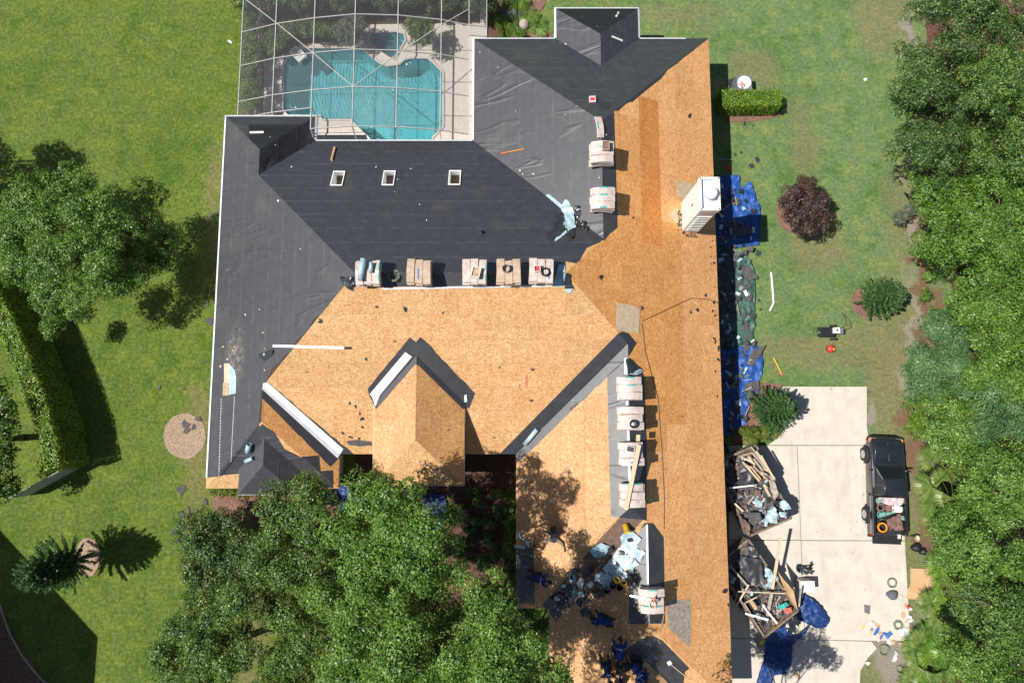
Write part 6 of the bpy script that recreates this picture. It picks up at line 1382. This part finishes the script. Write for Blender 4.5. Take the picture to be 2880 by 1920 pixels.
def frond_plant(name, label, base, n, L, mat, rise=.5, droop=.7, width=.09, cat='plant', z0=0., fan=False, group=None, wl=.35):
    e_ = tag(empty(name, base), label, cat, group); V = []
    m = MB()
    for k in range(n):
        a = 6.283*k/n+random.uniform(-.25, .25); ll = L*random.uniform(.75, 1.15); el_ = random.uniform(rise*.5, rise*1.3); d = np.array([math.cos(a), math.sin(a), 0]); sd = np.array([-d[1], d[0], 0])
        pt = lambda t_: d*ll*t_+np.array([0, 0, z0+ll*(el_*t_-droop*t_*t_)])
        m.tube([Vector(pt(t_)) for t_ in (0, .3, .6, .9)], [.02, .016, .012, .006], 4)
        if not fan:
            for t_ in np.linspace(.12, 1, 22):
                p = pt(t_); w_ = wl*ll*math.sin(math.pi*(.12+.8*t_))
                for s_ in (-1, 1):
                    q = p+sd*s_*w_+d*w_*.5+np.array([0, 0, -.25*w_]); x = d*ll*.018
                    V.append([p-x, p+x, q+x*.3, q-x*.3])
        else:
            c = pt(.75); up = np.array([0, 0, 1.]); R_ = ll*.55
            for t_ in np.linspace(-1.9, 1.9, 30):
                dirv = d*math.cos(t_)+sd*math.sin(t_); q = c+dirv*R_*random.uniform(.85, 1.1)+up*(.12*R_*random.uniform(-1, .3)-.2*R_*abs(t_)/2); mid_ = c+dirv*R_*.55+up*.03; x = np.cross(dirv, up)*R_*.058
                V.append([c-x*.25, mid_-x, mid_+x, c+x*.25]); V.append([mid_-x, q-x*.12, q+x*.12, mid_+x])
    quadmesh('fronds', np.array(V, np.float32), mat, e_); m.build('stalks', M['leaf_fresh'], e_); return e_
for i, (u, v, L, mt, fan, n) in enumerate(((1440, 52, 1.2, 'leaf_fresh', False, 11), (1462, 72, 1.0, 'leaf_palm', False, 10), (1430, 84, .9, 'leaf_fresh', False, 9), (1490, 60, .8, 'leaf_palm', False, 9), (1510, 78, .7, 'leaf_oak2', False, 9), (1435, 20, 1.0, 'leaf_grey', False, 8))):
    b = P(u, v); frond_plant('fern_plant', ('tall light green fronds nearest the lawn by the cage', 'arching pale fronds in the middle of the back planting', 'low bright fern against the back wall', 'thin arching fronds at the right of the back planting', 'small dark fern by the back wall corner', 'dry grey fronds at the top of the back planting')[i], (b.x, b.y, 0), n, L, mt, .9, .8)
tree('shrub', 'golden round shrub by the back wall', (1462, 95), [(1462, 95, 14)], .4, 'leaf_yellow', .05, cat='shrub', leaf=.08, rc=(.12, .2), dens=3, limbs=False, trunk_r=.03)
m = MB(); m.lathe((*P(1474, 74)[:2], 0), [(.3, 0), (.34, .2), (.2, .42), (.0, .5)], 9); tag(m.build('garden_rock', M['stone_edge'], None, True), 'grey garden rock in the back planting', 'rock')
# conifers with bristling upright branches
def conifer(label, base, h_, rad, n, mat='leaf_conifer', lean=(0, 0), zmin=.08):
    b = P(*base); e_ = tag(empty('conifer_tree', (b.x, b.y, 0)), label, 'tree'); C = []; Nn = []; m = MB()
    m.tube([(0, 0, 0), (lean[0]*.5, lean[1]*.5, h_*.5), (lean[0], lean[1], h_)], [.11, .08, .02], 7)
    for k in range(n):
        t_ = (k+.5)/n; z = h_*(zmin+(.98-zmin)*t_); a = k*2.39996; r_ = rad*(1-.75*t_**1.3)*random.uniform(.8, 1.15); up = .35+.7*t_
        s0 = Vector((lean[0]*z/h_, lean[1]*z/h_, z)); en = s0+Vector((math.cos(a)*r_, math.sin(a)*r_, r_*up)); m.tube([s0, s0.lerp(en, .5), en], [.025, .018, .006], 4)
        q = max(30, int(170*r_)); tt = rng.uniform(.15, 1.02, q); d = np.array(en-s0); ax = d/np.linalg.norm(d); e = rng.normal(0, 1, (q, 3)); e -= (e@ax)[:, None]*ax; e /= np.linalg.norm(e, axis=1, keepdims=True)
        w = (.15*(1-.55*tt))[:, None]; C.append(np.array(s0)+d*tt[:, None]+e*w*rng.uniform(.2, 1, (q, 1))); Nn.append(e+np.array([0, 0, .35]))
    leafmesh('crown', np.concatenate(C), np.concatenate(Nn), .12, mat, e_, .3, .5); m.build('trunk', M['bark'], e_); return e_
conifer('dark bristly conifer on the lower left lawn', (252, 1562), 4.9, 1.4, 190, zmin=.26)
conifer('dark bristly conifer with a mulch ring near the woods', (2448, 848), 2.7, 1.15, 170)
conifer('bright bristly conifer at the corner of the driveway', (2150, 1150), 3.0, 1.2, 180)
tree('ground_cover', 'low spreading shrub below the driveway conifer', (2120, 1222), [(2095, 1215, 22), (2125, 1220, 24), (2155, 1215, 24), (2180, 1205, 20), (2110, 1238, 18)], .45, 'leaf_box', .08, cat='shrub', leaf=.08, rc=(.16, .28), dens=2, limbs=False, trunk_r=.03)
tree('burgundy_shrub', 'round burgundy leaved shrub on the right lawn', (2258, 590), [(2262, 545, 48), (2232, 570, 44), (2292, 570, 46), (2262, 600, 60), (2228, 615, 38), (2302, 612, 38), (2275, 518, 26), (2265, 645, 32)], 1.7, 'leaf_burgundy', .3, per=260, cat='shrub', leaf=.09, rc=(.2, .38), dens=1.3, trunk_r=.07)
# woods on the right
RW = [
 ('dark oak at the top right corner', (2800, 60), [(2620, 40, 65), (2700, 20, 75), (2780, 30, 80), (2860, 20, 80), (2640, 110, 55), (2720, 100, 70), (2850, 110, 50)], 6.5, 'leaf_dark'),
 ('broad dark oak in the upper woods edge', (2640, 260), [(2560, 150, 45), (2600, 190, 65), (2550, 240, 50), (2620, 270, 75), (2570, 320, 60), (2680, 200, 70), (2640, 340, 70), (2530, 290, 35), (2700, 290, 60)], 5.5, 'leaf_dark'),
 ('olive oak at the right edge of the upper woods', (2820, 240), [(2760, 180, 70), (2830, 210, 75), (2780, 270, 75), (2860, 290, 75), (2740, 340, 60), (2830, 360, 70), (2890, 180, 60)], 6.5, 'leaf_oak'),
 ('dark oak with bare twigs above the dry bay', (2620, 440), [(2540, 390, 45), (2600, 400, 65), (2670, 400, 65), (2560, 450, 45), (2640, 470, 65), (2710, 450, 60), (2590, 490, 40)], 5.0, 'leaf_dark'),
 ('oak at the right edge below the olive one', (2820, 440), [(2770, 410, 60), (2840, 430, 70), (2800, 480, 65), (2880, 500, 60)], 6.0, 'leaf_oak'),
 ('yellow green tree beside the sandy strip', (2640, 600), [(2570, 510, 28), (2610, 540, 50), (2660, 560, 60), (2600, 610, 40), (2650, 640, 55), (2700, 600, 55), (2600, 690, 40), (2640, 700, 45)], 4.5, 'leaf_yellow'),
 ('tall yellow green tree at the right edge', (2800, 640), [(2740, 530, 60), (2810, 560, 75), (2870, 600, 75), (2760, 620, 70), (2830, 670, 80), (2750, 700, 60), (2880, 720, 70), (2720, 660, 45)], 6.5, 'leaf_yellow'),
 ('yellow green tree in the middle of the right woods', (2790, 840), [(2780, 780, 65), (2850, 800, 75), (2760, 850, 60), (2820, 880, 80), (2880, 880, 65), (2740, 900, 55), (2700, 830, 40)], 6.0, 'leaf_yellow'),
 ('blue green rounded wax bush bulging towards the driveway', (2650, 1030), [(2700, 860, 40), (2660, 900, 45), (2620, 950, 55), (2690, 950, 60), (2580, 1010, 50), (2640, 1020, 70), (2560, 1060, 36), (2610, 1080, 60), (2690, 1040, 60), (2670, 1100, 55)], 3.2, 'leaf_blue'),
 ('yellow green tree right of the blue green bush', (2800, 1000), [(2760, 960, 60), (2830, 970, 75), (2790, 1040, 75), (2860, 1060, 75), (2740, 1060, 45), (2880, 960, 55)], 6.0, 'leaf_yellow'),
 ('grey leaved tree at the lower middle right', (2780, 1160), [(2740, 1120, 50), (2800, 1130, 60), (2850, 1150, 60), (2760, 1180, 55), (2820, 1200, 60)], 5.0, 'leaf_blue'),
 ('green tree above the fan palms', (2690, 1200), [(2620, 1140, 50), (2670, 1160, 60), (2640, 1210, 55), (2700, 1220, 60), (2720, 1160, 50), (2680, 1270, 45)], 4.2, 'leaf_oak2'),
 ('bright green tree right of the fan palms', (2800, 1330), [(2780, 1260, 65), (2850, 1280, 70), (2760, 1330, 60), (2830, 1350, 75), (2740, 1400, 50), (2870, 1400, 65)], 5.5, 'leaf_oak2'),
 ('leafy tree below the fan palms', (2680, 1500), [(2660, 1450, 45), (2640, 1500, 45), (2700, 1480, 55), (2680, 1540, 55), (2740, 1520, 55), (2660, 1570, 40)], 4.0, 'leaf_oak2'),
 ('dense green tree at the right edge opposite the trailer', (2810, 1500), [(2780, 1460, 65), (2850, 1470, 70), (2800, 1540, 75), (2870, 1560, 65), (2760, 1600, 60), (2830, 1630, 70)], 5.5, 'leaf_oak2'),
 ('olive tree with bare twigs at the lower right edge', (2800, 1700), [(2720, 1650, 50), (2760, 1700, 65), (2830, 1710, 75), (2880, 1650, 55), (2780, 1770, 60), (2860, 1790, 65), (2700, 1720, 40)], 5.0, 'leaf_oak'),
 ('green tree at the bottom right corner', (2800, 1870), [(2700, 1850, 50), (2760, 1850, 60), (2820, 1870, 70), (2870, 1900, 70), (2730, 1910, 55), (2790, 1940, 70), (2660, 1800, 40)], 4.5, 'leaf_oak2')]
for lab, base, L, z, mt in RW: tree('woods_tree', lab, base, L, z, mt, 1., dome=2.4, leaf=.105 if mt != 'leaf_blue' else .085, dens=.78, per=150, group='trees of the right woods', trunk_r=.15)
tree('fern_bank', 'bright yellow fern bank at the foot of the blue green bush', (2570, 1170), [(2560, 1135, 22), (2570, 1165, 24), (2565, 1195, 24), (2585, 1215, 24), (2600, 1180, 24)], .7, 'leaf_fresh', .1, cat='fern', leaf=.13, rc=(.18, .3), dens=1.6, limbs=False, trunk_r=.03, aspect=.35)
tree('fern_bank', 'yellow ferns along the dry strip above the blue green bush', (2600, 780), [(2605, 740, 22), (2610, 780, 18), (2600, 830, 18), (2625, 880, 20)], .6, 'leaf_yellow', .1, cat='fern', leaf=.12, rc=(.16, .3), dens=1.2, limbs=False, trunk_r=.03, aspect=.35)
tree('shrub', 'sparse grey shrub on the lawn edge above the sand', (2530, 610), [(2520, 605, 20), (2545, 615, 22), (2555, 590, 16)], .9, 'leaf_grey', .15, cat='shrub', leaf=.08, rc=(.16, .3), dens=.9)
for i, (u, v, z, L, n, mt) in enumerate(((2668, 1322, 3.3, 1.75, 7, 'leaf_palm'), (2672, 1402, 3.1, 1.6, 6, 'leaf_palm'), (2660, 1640, .6, 1.4, 9, 'leaf_fresh'), (2650, 1700, .5, 1.3, 9, 'leaf_palm'), (2640, 1775, .5, 1.1, 9, 'leaf_yellow'), (2600, 1830, .5, 1.4, 9, 'leaf_palm'), (2640, 1880, .5, 1.5, 9, 'leaf_fresh'), (2600, 1910, .4, 1.3, 9, 'leaf_palm'), (2720, 1760, .6, 1.4, 9, 'leaf_palm'), (2690, 750, .6, 1.3, 8, 'leaf_palm'))):
    b = P(u, v, z if z > 3 else 0); frond_plant('fan_palm', ('fan palm whose frond reaches over the truck', 'second fan palm just below the truck cab', 'palmetto behind the cardboard sheet', 'palmetto just below the cardboard sheet', 'yellowish palmetto right of the net coil', 'palmetto beside the sandy dirt patch', 'bright palmetto near the lower right', 'palmetto at the bottom edge', 'palmetto set back among the lower right trees', 'dead looking palm in the dark gap of the woods')[i], (b.x, b.y, 0), n, L, mt, .5, .45, z0=z, cat='palm', fan=True, group='palms along the right edge')
# bare twigs showing in the woods
def twigs(label, u, v, z, r, n=7):
    c = P(u, v, z); m = MB()
    for k in range(n):
        a = u+random.uniform(-.8, .8); d = Vector((math.cos(a), math.sin(a), random.uniform(-.15, .1)))*r*random.uniform(.4, 1); e = d.cross(Vector((0, 0, 1)))*random.uniform(-.25, .25); st = c-Vector((math.cos(u), math.sin(u), .4))*r*.5; m.tube([st, c+d*.3+e, c+d], [.022, .012, .004], 4)
    tag(m.build('bare_branch', M['twig'] if 'twig' in M else pm('twig', (.27, .235, .19), (.18, .155, .12), 8, .9)), label, 'branch')
for q in (('pale bare branches at the top of the right woods', 2800, 195, 6.9, 1.3), ('pale bare branch in the upper dark oak', 2620, 250, 6.4, .8), ('bare branch poking out above the sparse grey shrub', 2550, 515, 3.2, .9), ('bare branches in the yellow green tree at the edge', 2820, 655, 7.5, 1.5), ('bare branches in the lower right olive tree', 2780, 1690, 6.2, 1.5), ('bare branches in the lower left oak', 690, 1735, 5.0, 1.2)): twigs(*q)

# ================================================================== neighbour's house beyond the lower left edge (casts the shadow on the lawn)
sh = Vector((-SD.x/SD.z, -SD.y/SD.z, 0))*7.0; g1 = P(0, 1490)-sh; g2 = P(275, 1790)-sh; dirv = (g1-g2).normalized()
pl = [g2, g2+dirv*9, g2+dirv*9+Vector((-8, -6, 0)), g2+Vector((-14, -16, 0)), g2+Vector((0, -16, 0))]; pl = [(p.x, p.y) for p in pl]; pl = ccw(pl)
e_ = tag(empty('neighbour_house', (sum(p[0] for p in pl)/5, sum(p[1] for p in pl)/5, 0)), 'two storey neighbouring house just beyond the lower left edge', 'house'); o = e_.location
m = MB(); m.slab([(p[0]-o.x, p[1]-o.y, 7.0) for p in pl], .2); m.build('eave', M['white_paint'], e_)
m = MB(); m.slab([((p[0]-o.x)*.93, (p[1]-o.y)*.93, 6.8) for p in pl], 6.8); m.build('wall', M['stucco'], e_)
m = MB()
for i in range(5): a, b = pl[i], pl[(i+1) % 5]; m.poly([(a[0]-o.x, a[1]-o.y, 7.01), (b[0]-o.x, b[1]-o.y, 7.01), (0, 0, 8.9)])
m.build('roof', M['roof_shingle'], e_)

# ================================================================== the roofing crew
def capsule(m, a, b, ra, rb, n=10):
    a, b = Vector(a), Vector(b); d = b-a; L = max(d.length, 1e-4); u = d/L
    pts = []; rs = []
    for k in range(4): f = math.pi/2*(1-k/4); pts.append(a-u*ra*math.sin(f)); rs.append(max(ra*math.cos(f), .002))
    for k in range(3): pts.append(a.lerp(b, k/2)); rs.append(ra+(rb-ra)*k/2)
    for k in range(1, 5): f = math.pi/2*k/4; pts.append(b+u*rb*math.sin(f)); rs.append(max(rb*math.cos(f), .002))
    m.tube(pts, rs, n)
KN = dict(pel=(-.18, 0, .44), che=(.22, 0, .60), nec=(.40, 0, .66), hea=(.53, 0, .66), sh=(.30, .20, .60), el=(.46, .30, .36), ha=(.66, .2, .10), hi=(-.18, .11, .42), kn=(.16, .2, .10), an=(-.28, .17, .11), to=(-.46, .17, .06))
SQ = dict(pel=(-.25, 0, .40), che=(.05, 0, .72), nec=(.17, 0, .88), hea=(.27, 0, .97), sh=(.10, .21, .78), el=(.34, .28, .56), ha=(.55, .16, .30), hi=(-.25, .11, .38), kn=(.15, .24, .46), an=(-.08, .2, .09), to=(.12, .22, .05))
BE = dict(pel=(-.3, 0, .80), che=(.12, 0, .88), nec=(.32, 0, .85), hea=(.45, 0, .80), sh=(.22, .20, .84), el=(.34, .28, .55), ha=(.46, .18, .24), hi=(-.3, .11, .78), kn=(-.12, .17, .44), an=(-.3, .18, .09), to=(-.1, .19, .05))
SP = dict(pel=(-.1, 0, .26), che=(.2, 0, .48), nec=(.32, 0, .60), hea=(.42, 0, .68), shL=(.24, .2, .50), elL=(.3, .42, .34), haL=(.42, .52, .07), shR=(.24, -.2, .50), elR=(.42, -.28, .28), haR=(.54, -.18, .07), hiL=(-.1, .12, .24), knL=(-.22, .5, .24), anL=(-.36, .86, .09), toL=(-.5, .93, .06), hiR=(-.1, -.12, .24), knR=(-.25, -.36, .24), anR=(-.5, -.48, .09), toR=(-.64, -.5, .06))
def person(u, v, heading, pose, shirt, pants, label, hat=None, printed=False, asym=0.):
    c = R(u, v); J = {}
    for k, p in pose.items():
        if k in ('sh', 'el', 'ha', 'hi', 'kn', 'an', 'to'):
            for s_, n_ in ((1, 'L'), (-1, 'R')): J[k+n_] = Vector((p[0]+asym*s_*(.12 if k in ('ha', 'el', 'kn') else 0), p[1]*s_, p[2]))
        else: J[k] = Vector(p)
    Mr = rotz(heading); zr0 = c.z
    for k in J:
        w_ = Mr @ J[k]; z = roofz(c.x+w_.x, c.y+w_.y)
        f = max(0, 1-J[k].z/.7)                      # limbs near the boards follow the slope, the trunk only half
        J[k] = Vector((w_.x, w_.y, J[k].z+((z-zr0) if z > 0 else 0)*(.45+.55*f)))
    segs = []
    def S_(a, b, ra, rb, mt): segs.append((J[a] if isinstance(a, str) else a, J[b] if isinstance(b, str) else b, ra, rb, mt))
    S_('pel', 'che', .15, .165, 1); S_('che', 'nec', .13, .075, 1); S_('nec', 'hea', .06, .065, 0)
    S_('hea', J['hea']+(J['hea']-J['nec']).normalized()*.08, .098, .09, 3)
    fw = Mr @ Vector((1, 0, -.5)); S_('hea', J['hea']+fw.normalized()*.075, .08, .055, 0)
    S_(J['hea']+fw.normalized()*.12, J['hea']+fw.normalized()*.14, .022, .018, 0)
    for s_ in 'LR':
        sd = (J['sh'+s_]-J['che']).normalized()
        S_('che', 'sh'+s_, .13, .085, 1); S_('sh'+s_, 'el'+s_, .075, .052, 1); S_('el'+s_, 'ha'+s_, .046, .032, 0)
        S_('pel', 'hi'+s_, .15, .12, 2); S_('hi'+s_, 'kn'+s_, .105, .07, 2); S_('kn'+s_, 'an'+s_, .068, .045, 2); S_('an'+s_, 'to'+s_, .05, .042, 4)
        h = J['ha'+s_]; d = (h-J['el'+s_]).normalized(); per = d.cross(Vector((0, 0, 1))).normalized(); pe = h+d*.07
        S_(h, pe, .034, .036, 0)
        for k, (o_, L_) in enumerate(((-.03, .065), (-.01, .078), (.01, .072), (.03, .055))):
            a = pe+per*o_+d*.02; b = a+d*L_*.6; e_ = b+(d*.5+Vector((0, 0, -.8))).normalized()*L_*.5; S_(a, b, .0105, .0095, 0); S_(b, e_, .0095, .008, 0)
        a = h+d*.03+per*(.03 if s_ == 'L' else -.03); S_(a, a+(d*.6+per*(.8 if s_ == 'L' else -.8)).normalized()*.055, .012, .010, 0)
        ear = J['hea']+per*.09; S_(ear, ear+Vector((0, 0, .03)), .015, .015, 0)
    m = MB()
    for a, b, ra, rb, mt in segs: capsule(m, a, b, ra, rb)
    tmp = m.build('tmp', M['skin']); md = tmp.modifiers.new('r', 'REMESH'); md.mode = 'VOXEL'; md.voxel_size = .014
    sm = tmp.modifiers.new('s', 'SMOOTH'); sm.factor = .5; sm.iterations = 2
    dg = bpy.context.evaluated_depsgraph_get(); me = bpy.data.meshes.new_from_object(tmp.evaluated_get(dg)); old = tmp.data; bpy.data.objects.remove(tmp); bpy.data.meshes.remove(old)
    me.materials.clear()
    for mt in ('skin', shirt, pants, 'hair', 'boots'): me.materials.append(M[mt])
    co = np.empty(len(me.polygons)*3, np.float32); me.polygons.foreach_get('center', co); co = co.reshape(-1, 3); best = np.full(len(co), 1e9); idx = np.zeros(len(co), np.int32)
    for a, b, ra, rb, mt in segs:
        a_, d = np.array(a), np.array(b-a); t_ = np.clip(((co-a_)@d)/max(d@d, 1e-9), 0, 1); dist = np.linalg.norm(co-a_-t_[:, None]*d, axis=1)-(ra+(rb-ra)*t_); k = dist < best; best[k] = dist[k]; idx[k] = mt
    me.polygons.foreach_set('material_index', idx); me.polygons.foreach_set('use_smooth', np.ones(len(idx), bool)); me.update()
    o = link('person', me); o.location = c; tag(o, label, 'person', 'roofing crew')
    hd = J['hea']+(J['hea']-J['nec']).normalized()*.03
    if hat:
        mm = MB(); up = ((J['hea']-J['nec']).normalized()+Vector((0, 0, 1.2))).normalized(); Mx = Matrix((up.orthogonal().normalized(), up.cross(up.orthogonal()).normalized(), up)).transposed()
        mm.lathe(hd+up*.03, [(.17, -.005), (.115, .01), (.11, .05), (.08, .095), (0, .115)], 16, Mx); mm.build('hat', M[hat], o, True)
    if printed:
        ax = (J['nec']-J['pel']).normalized(); sd = (J['shL']-J['shR']).normalized(); nrm = ax.cross(sd).normalized()
        if nrm.z < 0: nrm = -nrm
        ctr = J['che']+ax*.02+nrm*.172; mm = MB()
        for k in range(7):
            if k == 3: pass
            p_ = ctr+sd*(-.12+.04*k); hh = (.045, .05, .04, .05, .045, .05, .04)[k]; mm.bar(p_-ax*hh/2, p_+ax*hh/2, .022, .006, nrm)
            if k % 2: mm.bar(p_-sd*.012+ax*.018, p_+sd*.012+ax*.018, .01, .006, nrm)
        mm.build('back_print', M['white_paint'], o)
    return o
r = math.radians
person(1556, 1508, r(92), SP, 'shirt_grey', 'khaki', 'worker in grey shirt and khaki trousers sprawled on the bare boards', 'boots')
person(1510, 1620, r(-8), KN, 'shirt_blue', 'jeans', 'worker in blue shirt kneeling half on the eave felt', None, True)
person(1697, 1738, r(165), KN, 'shirt_blue', 'jeans', 'lone worker in blue curled over below the debris', 'black')
person(1735, 1812, r(85), BE, 'shirt_blue', 'jeans', 'worker in bright blue shirt bending just above the black dressed worker', None, True)
person(1703, 1868, r(-80), KN, 'shirt_navy', 'jeans', 'worker in navy shirt kneeling at the left of the crew', None, True, .3)
person(1745, 1868, r(80), SQ, 'black', 'black', 'worker dressed all in black squatting in the middle of the crew', 'black', False)
person(1787, 1872, r(-55), KN, 'shirt_blue', 'jeans', 'worker in blue shirt kneeling at the edge of the front black felt', None, True, -.3)
person(1803, 1908, r(-95), KN, 'shirt_blue', 'jeans', 'worker in blue shirt kneeling at the bottom edge of the picture', 'black')
person(1733, 1916, r(120), SQ, 'shirt_blue', 'jeans', 'worker in blue shirt squatting at the bottom left of the crew', None)
print('leaves', LEAFN, 'sheets', nsheet)
